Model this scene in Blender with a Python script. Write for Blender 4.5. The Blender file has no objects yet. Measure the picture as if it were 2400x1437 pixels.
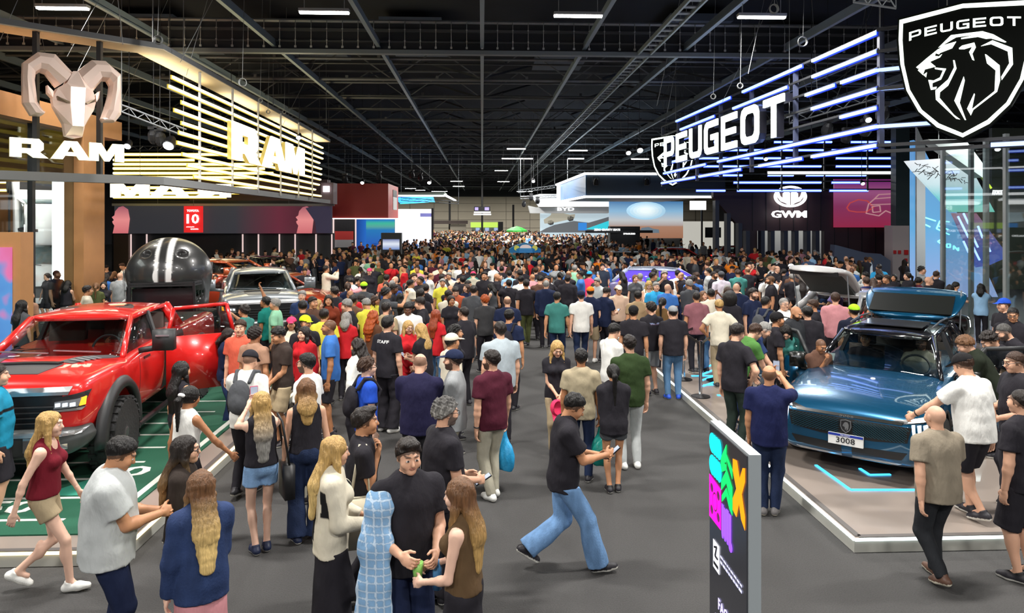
import bpy, bmesh, math, random
import numpy as np
from mathutils import Vector, Matrix
from mathutils.bvhtree import BVHTree
random.seed(7)
PI = math.pi
C = bpy.context.scene.collection
SC = bpy.context.scene
# ---------------------------------------------------------------- camera
FPX, CH, HV = 1680.0, 3.3, 515.0
PSI = math.atan(70 / FPX)
cam = bpy.data.cameras.new('camera'); camo = bpy.data.objects.new('camera', cam); C.objects.link(camo)
camo.location = (0, 0, CH); camo.rotation_euler = (PI / 2, 0, -PSI)
cam.sensor_width = 36; cam.lens = 36 * FPX / 2400; cam.shift_y = -(718.5 - HV) / 2400; cam.clip_end = 400
SC.camera = camo
SC.view_settings.view_transform = 'Standard'; SC.view_settings.look = 'None'
SC.view_settings.exposure = -0.1; SC.view_settings.gamma = 1.0
SC.view_settings.use_curve_mapping = False
def ray(u, v):
    a = (u - 1200) / FPX; b = -(v - HV) / FPX
    return Vector((math.sin(PSI) + a * math.cos(PSI), math.cos(PSI) - a * math.sin(PSI), b))
def PZ(u, v, z=0.0):
    d = ray(u, v); return d * ((z - CH) / d.z) + Vector((0, 0, CH))
def PY(u, v, y):
    d = ray(u, v); return d * (y / d.y) + Vector((0, 0, CH))
def PX(u, v, x):
    d = ray(u, v); return d * (x / d.x) + Vector((0, 0, CH))
# ---------------------------------------------------------------- world and hall lamps
w = bpy.data.worlds.new('hall_air'); SC.world = w; w.use_nodes = True
w.node_tree.nodes['Background'].inputs[0].default_value = (0.55, 0.6, 0.7, 1)
w.node_tree.nodes['Background'].inputs[1].default_value = 0.25
def area(name, loc, sx, sy, power, col=(1, 1, 1), rot=(0, 0, 0), parent=None, spread=PI):
    l = bpy.data.lights.new(name, 'AREA'); l.shape = 'RECTANGLE'; l.size = sx; l.size_y = sy
    l.energy = power; l.color = col; l.spread = spread
    o = bpy.data.objects.new(name, l); C.objects.link(o); o.location = loc; o.rotation_euler = rot
    if parent: o.parent = parent
    return o
# ---------------------------------------------------------------- materials
MC = {}
def sock(n, k, v):
    if k in n.inputs: n.inputs[k].default_value = v
def mat(name, col=(.5, .5, .5), rough=.5, metal=0, em=None, es=0, coat=0, noise=0, nscale=20, bump=0, spec=.5, col2=None):
    if name in MC: return MC[name]
    m = bpy.data.materials.new(name); m.use_nodes = True; nt = m.node_tree; b = nt.nodes['Principled BSDF']
    sock(b, 'Base Color', (*col, 1)); sock(b, 'Roughness', rough); sock(b, 'Metallic', metal)
    sock(b, 'Coat Weight', coat); sock(b, 'Coat Roughness', .04); sock(b, 'Specular IOR Level', spec)
    if em: sock(b, 'Emission Color', (*em, 1)); sock(b, 'Emission Strength', es)
    if noise or bump or col2:
        tc = nt.nodes.new('ShaderNodeTexCoord'); nz = nt.nodes.new('ShaderNodeTexNoise')
        nz.inputs['Scale'].default_value = nscale; nz.inputs['Detail'].default_value = 4
        nt.links.new(tc.outputs['Object'], nz.inputs['Vector'])
        if noise or col2:
            mx = nt.nodes.new('ShaderNodeMix'); mx.data_type = 'RGBA'
            c2 = col2 or tuple(min(1, c * (1 + noise)) for c in col)
            c1 = col if col2 else tuple(c * (1 - noise) for c in col)
            mx.inputs[6].default_value = (*c1, 1); mx.inputs[7].default_value = (*c2, 1)
            nt.links.new(nz.outputs[0], mx.inputs[0]); nt.links.new(mx.outputs[2], b.inputs['Base Color'])
        if bump:
            bp = nt.nodes.new('ShaderNodeBump'); bp.inputs['Strength'].default_value = bump; bp.inputs['Distance'].default_value = .02
            nt.links.new(nz.outputs[0], bp.inputs['Height']); nt.links.new(bp.outputs[0], b.inputs['Normal'])
    MC[name] = m; return m
def emit(name, col, s): 
    return mat(name, tuple(c * .6 for c in col), .5, em=col, es=s)
def dye(name, rough=.8, var=.12, scale=(9, 9, 9), bump=.25, bs=(40, 40, 40), spec=.3, coat=0):
    """cloth, skin, hair or leather: base colour is the object's own colour, crossed with the painted marks"""
    if name in MC: return MC[name]
    m = bpy.data.materials.new(name); m.use_nodes = True; nt = m.node_tree; b = nt.nodes['Principled BSDF']
    sock(b, 'Roughness', rough); sock(b, 'Specular IOR Level', spec); sock(b, 'Coat Weight', coat)
    oi = nt.nodes.new('ShaderNodeObjectInfo'); at = nt.nodes.new('ShaderNodeAttribute'); at.attribute_name = 'paint'
    mx = nt.nodes.new('ShaderNodeMix'); mx.data_type = 'RGBA'
    nt.links.new(at.outputs['Alpha'], mx.inputs[0]); nt.links.new(oi.outputs['Color'], mx.inputs[6]); nt.links.new(at.outputs['Color'], mx.inputs[7])
    tc = nt.nodes.new('ShaderNodeTexCoord'); mp = nt.nodes.new('ShaderNodeMapping'); mp.inputs['Scale'].default_value = scale
    nz = nt.nodes.new('ShaderNodeTexNoise'); nz.inputs['Scale'].default_value = 1; nz.inputs['Detail'].default_value = 5
    nt.links.new(tc.outputs['Object'], mp.inputs[0]); nt.links.new(mp.outputs[0], nz.inputs['Vector'])
    rg = nt.nodes.new('ShaderNodeMapRange'); rg.inputs[1].default_value = .3; rg.inputs[2].default_value = .7
    rg.inputs[3].default_value = 1 - var; rg.inputs[4].default_value = 1 + var
    nt.links.new(nz.outputs[0], rg.inputs[0])
    ml = nt.nodes.new('ShaderNodeVectorMath'); ml.operation = 'SCALE'
    nt.links.new(mx.outputs[2], ml.inputs[0]); nt.links.new(rg.outputs[0], ml.inputs['Scale'])
    nt.links.new(ml.outputs[0], b.inputs['Base Color'])
    if bump:
        mp2 = nt.nodes.new('ShaderNodeMapping'); mp2.inputs['Scale'].default_value = bs
        n2 = nt.nodes.new('ShaderNodeTexNoise'); n2.inputs['Scale'].default_value = 1; n2.inputs['Detail'].default_value = 3
        nt.links.new(tc.outputs['Object'], mp2.inputs[0]); nt.links.new(mp2.outputs[0], n2.inputs['Vector'])
        bp = nt.nodes.new('ShaderNodeBump'); bp.inputs['Strength'].default_value = bump; bp.inputs['Distance'].default_value = .016
        nt.links.new(n2.outputs[0], bp.inputs['Height']); nt.links.new(bp.outputs[0], b.inputs['Normal'])
    MC[name] = m; return m
def glassy(name='clear_glass', tint=(.9, .95, .95), refl=.12, rough=.02):
    """thin pane: clear transmission with a fresnel reflection"""
    if name in MC: return MC[name]
    m = bpy.data.materials.new(name); m.use_nodes = True; nt = m.node_tree; nt.nodes.clear()
    o = nt.nodes.new('ShaderNodeOutputMaterial'); t = nt.nodes.new('ShaderNodeBsdfTransparent'); g = nt.nodes.new('ShaderNodeBsdfGlossy')
    t.inputs[0].default_value = (*tint, 1); g.inputs['Roughness'].default_value = rough
    fr = nt.nodes.new('ShaderNodeLayerWeight'); fr.inputs[0].default_value = .5; pw_ = nt.nodes.new('ShaderNodeMath'); pw_.operation = 'POWER'; pw_.inputs[1].default_value = 4.5
    ma = nt.nodes.new('ShaderNodeMath'); ma.operation = 'MULTIPLY_ADD'; ma.inputs[1].default_value = .7; ma.inputs[2].default_value = refl * .25
    nt.links.new(fr.outputs['Facing'], pw_.inputs[0]); nt.links.new(pw_.outputs[0], ma.inputs[0])
    mx = nt.nodes.new('ShaderNodeMixShader')
    nt.links.new(ma.outputs[0], mx.inputs[0]); nt.links.new(t.outputs[0], mx.inputs[1]); nt.links.new(g.outputs[0], mx.inputs[2])
    nt.links.new(mx.outputs[0], o.inputs[0]); MC[name] = m; return m
# ---------------------------------------------------------------- object helpers
def tag(o, label=None, cat=None, group=None, kind=None):
    if label: o['label'] = label
    if cat: o['category'] = cat
    if group: o['group'] = group
    if kind: o['kind'] = kind
    return o
def thing(name, loc=(0, 0, 0), rz=0, label=None, cat=None, group=None):
    o = bpy.data.objects.new(name, None); C.objects.link(o); o.empty_display_size = .2
    o.location = loc; o.rotation_euler = (0, 0, rz)
    return tag(o, label, cat, group)
def mobj(name, me, m=None, parent=None, **k):
    o = bpy.data.objects.new(name, me); C.objects.link(o)
    if m is not None and not me.materials: me.materials.append(m)
    if parent: o.parent = parent
    tag(o, **k); return o
def link(name, bm, m, parent=None, smooth=False, bevel=0, **k):
    me = bpy.data.meshes.new(name)
    if bevel:
        es = [e for e in bm.edges if e.is_manifold and e.calc_face_angle(0) > .5]
        try: bmesh.ops.bevel(bm, geom=es, offset=bevel, segments=2, affect='EDGES', clamp_overlap=True)
        except Exception: pass
    bmesh.ops.recalc_face_normals(bm, faces=bm.faces)
    for f in bm.faces: f.smooth = smooth
    bm.to_mesh(me); bm.free()
    if isinstance(m, (list, tuple)):
        for q in m: me.materials.append(q)
        m = None
    return mobj(name, me, m, parent, **k)
def BM(): return bmesh.new()
def box(bm, c, s, R=None, mi=0):
    hx, hy, hz = s[0] / 2, s[1] / 2, s[2] / 2; c = Vector(c)
    vs = []
    for z in (-hz, hz):
        for x, y in ((-hx, -hy), (hx, -hy), (hx, hy), (-hx, hy)):
            p = Vector((x, y, z)); p = R @ p if R else p; vs.append(bm.verts.new(p + c))
    for q in ((3, 2, 1, 0), (4, 5, 6, 7), (0, 1, 5, 4), (1, 2, 6, 5), (2, 3, 7, 6), (3, 0, 4, 7)):
        bm.faces.new([vs[i] for i in q]).material_index = mi
    return bm
def beam(bm, a, b, wd, ht=None, up=(0, 0, 1)):
    """rectangular bar from a to b"""
    a = Vector(a); b = Vector(b); ht = ht or wd; d = (b - a); L = d.length
    if L < 1e-5: return bm
    y = d / L; u = Vector(up)
    if abs(y.dot(u)) > .99: u = Vector((1, 0, 0))
    x = y.cross(u).normalized(); z = x.cross(y)
    R = Matrix((x, y, z)).transposed()
    return box(bm, (a + b) / 2, (wd, L, ht), R)
def tube(bm, pts, r, n=8, cap=True):
    pts = [Vector(p) for p in pts]; rings = []
    rr = r if isinstance(r, (list, tuple)) else [r] * len(pts)
    prev = None
    for i, p in enumerate(pts):
        t = (pts[min(i + 1, len(pts) - 1)] - pts[max(i - 1, 0)]).normalized()
        u = prev if prev is not None else (Vector((0, 0, 1)) if abs(t.z) < .9 else Vector((1, 0, 0)))
        x = t.cross(u).normalized(); u = x.cross(t).normalized(); prev = u
        rings.append([bm.verts.new(p + (x * math.cos(2 * PI * k / n) + u * math.sin(2 * PI * k / n)) * rr[i]) for k in range(n)])
    for a, b in zip(rings, rings[1:]):
        for k in range(n): bm.faces.new((a[k], a[(k + 1) % n], b[(k + 1) % n], b[k])).smooth = True
    if cap: bm.faces.new(rings[0][::-1]); bm.faces.new(rings[-1])
    return bm
def lathe(bm, prof, n=24, c=(0, 0, 0), R=None):
    """revolve (r,z) profile round z"""
    c = Vector(c); rings = []
    for r, z in prof:
        ring = []
        for k in range(n):
            p = Vector((max(r, 1e-4) * math.cos(2 * PI * k / n), max(r, 1e-4) * math.sin(2 * PI * k / n), z))
            ring.append(bm.verts.new((R @ p if R else p) + c))
        rings.append(ring)
    for a, b in zip(rings, rings[1:]):
        for k in range(n): bm.faces.new((a[k], a[(k + 1) % n], b[(k + 1) % n], b[k]))
    bm.faces.new(rings[0][::-1]); bm.faces.new(rings[-1])
    return bm
def prism(bm, poly, fr, depth, holes=()):
    """extrude a 2D polygon: fr(x, y, d) -> Vector"""
    n = len(poly)
    a = [bm.verts.new(fr(x, y, 0)) for x, y in poly]; b = [bm.verts.new(fr(x, y, depth)) for x, y in poly]
    bm.faces.new(a[::-1]); bm.faces.new(b)
    for i in range(n): bm.faces.new((a[i], a[(i + 1) % n], b[(i + 1) % n], b[i]))
    return bm
def frame(o, x, y):
    """plane frame: origin, x-axis, y-axis (world) ; depth along x cross y"""
    o = Vector(o); x = Vector(x).normalized(); y = Vector(y).normalized(); n = x.cross(y).normalized()
    return lambda a, b, d=0: o + x * a + y * b + n * d
def text_bm(txt, fr, height, depth=.02, width=None, bold=0.0, align='CENTER', shear=0):
    """text as mesh in frame fr, cap height = height, centred at 0,0"""
    cu = bpy.data.curves.new('t', 'FONT'); cu.body = txt; cu.size = 1; cu.offset = bold; cu.extrude = .5; cu.shear = shear
    cu.resolution_u = 2
    ob = bpy.data.objects.new('t', cu); C.objects.link(ob)
    dg = bpy.context.evaluated_depsgraph_get(); me = bpy.data.meshes.new_from_object(ob.evaluated_get(dg))
    bm = bmesh.new(); bm.from_mesh(me); bpy.data.objects.remove(ob); bpy.data.curves.remove(cu); bpy.data.meshes.remove(me)
    xs = [v.co.x for v in bm.verts]; ys = [v.co.y for v in bm.verts]
    x0, x1, y0, y1 = min(xs), max(xs), min(ys), max(ys); sy = height / (y1 - y0); sx = sy
    if width: sx = width / (x1 - x0)
    for v in bm.verts:
        X = (v.co.x - (x0 + x1) / 2) * sx; Y = (v.co.y - (y0 + y1) / 2) * sy; D = (v.co.z + .5) * depth
        v.co = fr(X, Y, D)
    return bm
def raw_mesh(name, V, F, paint=None, mats=(), smooth=True):
    me = bpy.data.meshes.new(name); n = len(V); m = len(F)
    me.vertices.add(n); me.vertices.foreach_set('co', np.asarray(V, dtype=np.float32).ravel())
    me.loops.add(m * 4); me.loops.foreach_set('vertex_index', np.asarray(F, dtype=np.int32).ravel())
    me.polygons.add(m); me.polygons.foreach_set('loop_start', np.arange(0, m * 4, 4, dtype=np.int32))
    me.polygons.foreach_set('use_smooth', np.full(m, smooth))
    me.update(calc_edges=True)
    at = me.attributes.new('paint', 'FLOAT_COLOR', 'POINT')
    pc = np.zeros((n, 4), dtype=np.float32) if paint is None else np.asarray(paint, dtype=np.float32)
    at.data.foreach_set('color', pc.ravel())
    for q in mats: me.materials.append(q)
    return me
def srgb(h):
    h = h.lstrip('#'); return tuple((lambda c: c / 12.92 if c <= .04045 else ((c + .055) / 1.055) ** 2.4)(int(h[i:i + 2], 16) / 255) for i in (0, 2, 4))
# ================================================================ the hall
M_STEEL = mat('grey_steel', (.22, .24, .26), .45, .4); M_DSTEEL = mat('dark_steel', (.035, .037, .042), .5, .3)
M_BLACK = mat('black_paint', (.012, .012, .014), .45); M_RUB = mat('rubber', (.015, .015, .015), .8)
M_WHITE = mat('white_paint', (.75, .75, .74), .5); M_LGREY = mat('light_grey', (.42, .43, .44), .5)
bm = BM(); bmesh.ops.create_grid(bm, x_segments=1, y_segments=1, size=100, matrix=Matrix.Translation((0, 80, 0)))
link('floor', bm, mat('carpet', (.030, .029, .029), .95, nscale=75, bump=.6, col2=(.070, .068, .067)), kind='structure')
bm = BM(); box(bm, (0, 80, 12.2), (110, 200, .2)); link('ceiling', bm, mat('roof_deck', (.016, .019, .027), .9, noise=.3, nscale=.6), kind='structure')
mw = mat('cream_panels', (.50, .45, .35), .8, noise=.06, nscale=.3)
bm = BM(); box(bm, (0, 150, 4.05), (110, .3, 8.1)); link('wall_back', bm, mw, kind='structure')
bm = BM(); box(bm, (0, 149.95, 10.1), (110, .4, 4.0)); link('wall_back_upper', bm, mat('upper_wall', (.03, .032, .036), .9), kind='structure')
bm = BM()
for z in (1.6, 3.3, 5.0, 6.7): box(bm, (0, 149.8, z), (110, .08, .06))
for x in range(-50, 51, 5): box(bm, (x, 149.8, 4), (.06, .08, 8))
link('trim_1', bm, mat('panel_seam', (.2, .18, .15), .8), kind='structure')
md = mat('dark_wall', (.03, .032, .038), .9)
for sx, nm in ((-1, 'left'), (1, 'right')):
    bm = BM(); box(bm, (sx * 50, 82, 6), (.3, 136, 12)); link('wall_' + nm, bm, md, kind='structure')
# roof steel: longitudinal rails, cross purlins, deep trusses
bm = BM(); box(bm, (0, 85, 0), (.13, 180, .05)); box(bm, (0, 85, .14), (.05, 180, .24))
rail = bm
me = None
for k in range(-7, 8):
    if me is None:
        o = link('roof_rail', rail, mat('rail_steel', (.27, .34, .39), .4, .3), label='pale steel rail running the length of the dark roof', cat='roof rail', group='roof rails along the hall'); me = o.data
    else: o = mobj('roof_rail', me, label='pale steel rail running the length of the dark roof', cat='roof rail', group='roof rails along the hall')
    o.location = (k * 3.62, 0, 9.35)
me = {}
yy = 28.0; i = 0
while yy < 148:
    kind = i % 3
    if kind not in me:
        bm = BM(); r_ = (.055, .04, .075)[kind]; tube(bm, [(-48, 0, 0), (48, 0, 0)], r_, 6)
        if kind == 2:
            for x in range(-44, 45, 4): beam(bm, (x, 0, 0), (x + 2, 0, 1.4), .05); beam(bm, (x + 2, 0, 1.4), (x + 4, 0, 0), .05)
            beam(bm, (-48, 0, 1.4), (48, 0, 1.4), .08)
        for x in range(-44, 45, 4): box(bm, (x + kind, 0, .09), (.12, .12, .14))
        me[kind] = link('roof_purlin', bm, mat('purlin%d' % kind, ((.14, .15, .16), (.07, .075, .08), (.16, .17, .18))[kind], .5, .3), label='thin dark steel purlin crossing under the roof deck', cat='roof purlin', group='roof purlins across the hall')
        o = me[kind]
    else: o = mobj('roof_purlin', me[kind].data, label='thin dark steel purlin crossing under the roof deck', cat='roof purlin', group='roof purlins across the hall')
    o.location = (0, yy, 9.55 + .25 * (i % 2)); yy += 1.7 + .012 * yy; i += 1
rod_me = None
for n_, Y in enumerate((25.3, 76, 127)):
    t = thing('roof_truss', (0, Y, 0), 0, ('nearest', 'middle', 'farthest')[n_] + ' deep black roof truss crossing the whole hall', 'roof truss')
    bm = BM(); box(bm, (0, 0, 9.17), (96, .25, .14)); link('bottom_chord', bm, mat('chord_steel', (.20, .23, .25), .5, .2), t)
    bm = BM(); tube(bm, [(-48, 0, 10.25), (48, 0, 10.25)], .07, 6); link('top_chord', bm, M_STEEL, t)
    bm = BM(); box(bm, (0, .12, 9.7), (96, .06, 1.0)); link('web_panel', bm, M_DSTEEL, t)
    bm = BM(); box(bm, (0, .05, 9.95), (96, .08, .1)); box(bm, (0, .05, 9.55), (96, .08, .06)); link('stringer', bm, mat('mid_steel', (.08, .085, .09), .6), t)
    for k in range(-42, 43):
        x = k * .54
        if abs(x / Y) > .8: continue
        if rod_me is None:
            bm = BM(); tube(bm, [(0, 0, 9.3), (0, 0, 10.25)], .014, 5); box(bm, (0, 0, 9.32), (.07, .05, .07)); box(bm, (0, 0, 9.55), (.05, .05, .04)); box(bm, (0, 0, 9.95), (.05, .05, .03))
            rod_me = bpy.data.meshes.new('hanger_rod'); bm.to_mesh(rod_me); bm.free(); rod_me.materials.append(mat('rod_grey', (.45, .46, .46), .5))
        if Y < 100 and (Y < 50 or k % 2 == 0): o = mobj('hanger_rod', rod_me, parent=t); o.location = (x, -.12, 0)
# far roof bracing above the purlins
bm = BM()
for Y in range(30, 120, 6):
    for x in range(-42, 42, 6):
        beam(bm, (x, Y, 10.4), (x + 3, Y + 3, 11.8), .14, .1); 
        if (x // 6) % 2: beam(bm, (x + 6, Y, 10.4), (x + 3, Y + 3, 11.8), .14, .1)
o = link('trim_2', bm, mat('brace_steel', (.05, .055, .065), .6), kind='structure')
bm = BM()
for x, Y in ((-8, 34), (-3, 33), (4, 36), (9, 32), (14, 34), (-14, 33)): box(bm, (x, Y, 11.6), (2.6, 6, .3))
link('trim_3', bm, mat('blue_duct', (.10, .13, .19), .6), kind='structure')
# cable tray with rungs
t = thing('cable_tray', (5.75, 0, 9.2), 0, 'long ladder cable tray running under the roof right of centre', 'cable tray')
bm = BM(); box(bm, (-.22, 80, 0), (.06, 150, .14)); box(bm, (.22, 80, 0), (.06, 150, .14)); link('side_rail', bm, mat('galvanised', (.35, .42, .44), .4, .4), t)
bm = BM()
for k in range(180): box(bm, (0, 6 + k * .62, .0), (.44, .2, .04)); box(bm, (.26, 6 + k * .62, .35), (.02, .02, .6))
link('rungs', bm, M_STEEL, t, kind='stuff')
# sloping wire stays
random.seed(3); n_ = 0
for i in range(34):
    sx = random.choice((-1, 1)); X = sx * random.uniform(6.5, 14); Y = random.uniform(16, 42)
    a = (X, Y, 7.6); b = (X + random.uniform(-3, 3), Y + random.uniform(-2.5, 2.5), 12.08)
    bm = BM(); tube(bm, [a, b], .009, 4)
    link('wire_stay', bm, mat('wire', (.2, .21, .21), .6), label='thin wire stay slanting up to the roof ' + ('above the left stand' if sx < 0 else 'above the right stand'), cat='wire', group='wire stays over the ' + ('left' if sx < 0 else 'right') + ' stand')
for j, (u, v, Y) in enumerate(((370, 93, 19), (568, 193, 22), (628, 262, 28), (666, 262, 30), (1882, 97, 19), (1735, 201, 21), (1672, 226, 23), (1815, 20, 16), (610, 235, 26))):
    p = PY(u, v, Y); bm = BM(); r_ = (.11, .12, .07, .07, .13, .08, .08, .1, .07)[j]
    for q in range(3): tube(bm, [p + Vector((r_ * (1 - .06 * q) * math.cos(a), .03 * q, r_ * math.sin(a))) for a in np.linspace(0, 2 * PI, 17)], .012, 4, False)
    tube(bm, [p + Vector((0, 0, r_)), Vector((p.x + .1, p.y, 12.08))], .007, 4)
    link('wire_coil', bm, mat('wire', (.2, .21, .21), .6), label='small coil of steel wire hanging in the roof stays', cat='wire coil', group='coils of wire in the roof')
# ceiling lamps: a steel tray, a glowing diffuser, and the light it throws
lampme = {}
def hall_lamp(x, y, z, ln, power, lbl, grp=None, col=(1, .97, .92)):
    t = thing('ceiling_light', (x, y, z), 0, lbl, 'ceiling light', grp)
    if 'h' not in lampme:
        bm = BM(); box(bm, (0, 0, .06), (1.0, .22, .08)); beam(bm, (-.4, 0, .1), (-.4, 0, .9), .012); beam(bm, (.4, 0, .1), (.4, 0, .9), .012)
        o = link('housing', bm, M_LGREY, t); lampme['h'] = o.data
        bm = BM(); box(bm, (0, 0, -.0), (.98, .14, .05)); o2 = link('diffuser', bm, emit('lamp_white', (1, .96, .9), 22), t); lampme['d'] = o2.data
    else: o = mobj('housing', lampme['h'], parent=t); o2 = mobj('diffuser', lampme['d'], parent=t)
    o.scale = (ln, 1, 1); o2.scale = (ln, 1, 1)
    if power: area('lamp_glow', (0, 0, -.05), ln, .5, power, col, parent=t)
for (u, v), nm in zip(((147, 20), (760, 30), (1355, 38), (1785, 41)), ('over the left stand', 'left of the roof centre', 'right of the roof centre', 'above the blue light bars')):
    p = PY(u, v, 19.7); hall_lamp(p.x, p.y, p.z, 1.35, 800, 'bright linear lamp in the near row, ' + nm)
for Y in (-5, 7.5):
    for X in (-10.5, -3.5, 3.5, 10.5): hall_lamp(X, Y, 9.0, 1.6, 900, 'bright linear lamp high behind the viewpoint', 'lamps behind the viewpoint')
for u, v, Y in ((1210, 349, 57), (1355, 353, 57), (1500, 373, 60), (1350, 372, 66), (1195, 372, 66), (1175, 400, 80), (1180, 426, 90), (1070, 425, 90), (1230, 372, 66), (962, 442, 100), (985, 446, 110), (1075, 437, 95)):
    p = PY(u, v, Y); hall_lamp(p.x, p.y, p.z, 1.5, 1500, 'small linear lamp far down the hall roof', 'far lamps down the hall')
for X in (-24, -8, 8, 24): hall_lamp(X, 135, 8.6, 3.0, 2500, 'strip lamp washing the cream far wall', 'lamps before the far wall')  # extra row put in to brighten the dark far wall
# ================================================================ people
class SDF:
    def __init__(s, lo, hi, h):
        s.h = h; s.lo = np.array(lo, float) - 3 * h; n = np.ceil((np.array(hi) - s.lo) / h).astype(int) + 4
        s.n = n; s.F = np.full(n, .25, dtype=np.float32)
        s.ax = [s.lo[i] + h * np.arange(n[i]) for i in range(3)]
    def sub(s, c, r):
        c = np.asarray(c, float)
        a = np.clip(np.floor((c - r - s.lo) / s.h).astype(int), 0, s.n); b = np.clip(np.ceil((c + r - s.lo) / s.h).astype(int) + 1, 0, s.n)
        if np.any(b <= a): return None, None
        sl = tuple(slice(a[i], b[i]) for i in range(3))
        X, Y, Z = np.meshgrid(*[s.ax[i][sl[i]] for i in range(3)], indexing='ij')
        return sl, np.stack((X, Y, Z), -1)
    def put(s, sl, d, k, op):
        f = s.F[sl]
        if op > 0:
            if k > 0:
                h = np.maximum(k - np.abs(f - d), 0) / k; s.F[sl] = np.minimum(f, d) - h * h * k * .25
            else: s.F[sl] = np.minimum(f, d)
        else:
            d = -d
            if k > 0:
                h = np.maximum(k - np.abs(f - d), 0) / k; s.F[sl] = np.maximum(f, d) + h * h * k * .25
            else: s.F[sl] = np.maximum(f, d)
    def cone(s, a, b, r1, r2, k=.02, flat=0, op=1, sc=None, scv=None):
        a = np.asarray(a, float); b = np.asarray(b, float); L = np.linalg.norm(b - a) + 1e-9
        sl, P = s.sub((a + b) / 2, L / 2 + max(r1, r2) * (1.05 if sc is None or sc > .99 else 1.05) + k + s.h * 2)
        if sl is None: return
        q = P - a; ba = (b - a) / L
        if sc is not None:      # squash the section along direction scv
            v = np.asarray(scv, float); v = v - ba * (v @ ba); v /= np.linalg.norm(v) + 1e-9
            q = q + ((q @ v) * (1 / sc - 1))[..., None] * v
        t = q @ ba; tc = np.clip(t, 0, L)
        d = np.linalg.norm(q - tc[..., None] * ba, axis=-1) - (r1 + (r2 - r1) * tc / L)
        if flat & 1: d = np.maximum(d, t - L)
        if flat & 2: d = np.maximum(d, -t)
        s.put(sl, d, k, op)
    def ell(s, c, r, R=None, k=.02, op=1):
        r = np.asarray(r, float) * np.ones(3)
        sl, P = s.sub(c, max(r) + k + s.h * 2)
        if sl is None: return
        q = P - np.asarray(c, float)
        if R is not None: q = q @ R
        k0 = np.linalg.norm(q / r, axis=-1); k1 = np.linalg.norm(q / (r * r), axis=-1) + 1e-6
        s.put(sl, k0 * (k0 - 1) / k1, k, op)
    def cut(s, p, n):
        """remove the side the normal points to"""
        X, Y, Z = np.meshgrid(*s.ax, indexing='ij'); n = np.asarray(n, float); n = n / np.linalg.norm(n)
        s.F = np.maximum(s.F, ((X - p[0]) * n[0] + (Y - p[1]) * n[1] + (Z - p[2]) * n[2]).astype(np.float32))
    def wob(s, amp, fr, seed=0):
        rs = np.random.RandomState(seed); X, Y, Z = np.meshgrid(*s.ax, indexing='ij'); w_ = 0
        for i in range(4):
            d = rs.normal(size=3); d *= fr * (1 + .5 * i) / np.linalg.norm(d)
            w_ = w_ + np.sin(X * d[0] + Y * d[1] + Z * d[2] + rs.rand() * 6) / (1 + .6 * i)
        s.F = s.F + (amp * w_ * .5).astype(np.float32)
    def mesh(s):
        F = s.F; S = F < 0; nx, ny, nz = F.shape
        cnt = np.zeros((nx - 1, ny - 1, nz - 1), np.int8)
        offs = [(i, j, k) for i in (0, 1) for j in (0, 1) for k in (0, 1)]
        for i, j, k in offs: cnt += S[i:nx - 1 + i, j:ny - 1 + j, k:nz - 1 + k]
        idx = np.argwhere((cnt > 0) & (cnt < 8))
        if len(idx) == 0: return np.zeros((0, 3)), np.zeros((0, 4), int)
        G = np.stack([F[idx[:, 0] + i, idx[:, 1] + j, idx[:, 2] + k] for i, j, k in offs], 1)
        acc = np.zeros((len(idx), 3)); num = np.zeros(len(idx)); O = np.array(offs, float)
        for a in range(8):
            for b in range(a + 1, 8):
                if np.abs(O[a] - O[b]).sum() != 1: continue
                fa, fb = G[:, a], G[:, b]; m = (fa < 0) != (fb < 0)
                t = np.where(m, fa / np.where(m, fa - fb, 1), 0)
                acc += np.where(m[:, None], O[a] + t[:, None] * (O[b] - O[a]), 0); num += m
        V = (idx + acc / num[:, None]) * s.h + s.lo
        vid = np.full(cnt.shape, -1, np.int64); vid[idx[:, 0], idx[:, 1], idx[:, 2]] = np.arange(len(idx))
        Q = []
        for ax in range(3):
            A = [slice(None)] * 3; B = [slice(None)] * 3; A[ax] = slice(0, -1); B[ax] = slice(1, None)
            ch = np.argwhere(S[tuple(A)] != S[tuple(B)]); o1, o2 = (ax + 1) % 3, (ax + 2) % 3
            ch = ch[(ch[:, o1] > 0) & (ch[:, o2] > 0) & (ch[:, o1] < F.shape[o1] - 1) & (ch[:, o2] < F.shape[o2] - 1)]
            ins = S[tuple(ch.T)]
            def g(d1, d2):
                c = ch.copy(); c[:, o1] -= d1; c[:, o2] -= d2; return vid[tuple(c.T)]
            q = np.stack((g(1, 1), g(0, 1), g(0, 0), g(1, 0)), 1)
            Q.append(np.where(ins[:, None], q, q[:, ::-1]))
        Q = np.concatenate(Q); Q = Q[(Q >= 0).all(1)]
        return V, Q
def rx(a): c, s = math.cos(a), math.sin(a); return np.array([[1, 0, 0], [0, c, -s], [0, s, c]])
def ry(a): c, s = math.cos(a), math.sin(a); return np.array([[c, 0, s], [0, 1, 0], [-s, 0, c]])
def rz(a): c, s = math.cos(a), math.sin(a); return np.array([[c, -s, 0], [s, c, 0], [0, 0, 1]])
def unit(v): v = np.asarray(v, float); return v / (np.linalg.norm(v) + 1e-9)
def ik(a, t, l1, l2, pole):
    a = np.asarray(a, float); t = np.asarray(t, float); d = t - a; L = np.linalg.norm(d); mx = (l1 + l2) * .995
    if L > mx: t = a + d / L * mx; L = mx; d = t - a
    L = max(L, abs(l1 - l2) + .02); u = unit(d); x = (l1 * l1 - l2 * l2 + L * L) / (2 * L)
    h = math.sqrt(max(l1 * l1 - x * x, 0)); p = np.asarray(pole, float); p = unit(p - u * (p @ u))
    return a + u * x + p * h, t
M_SKIN = dye('skin', .5, .05, (6, 6, 6), .05, (90, 90, 90), .4)
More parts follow.
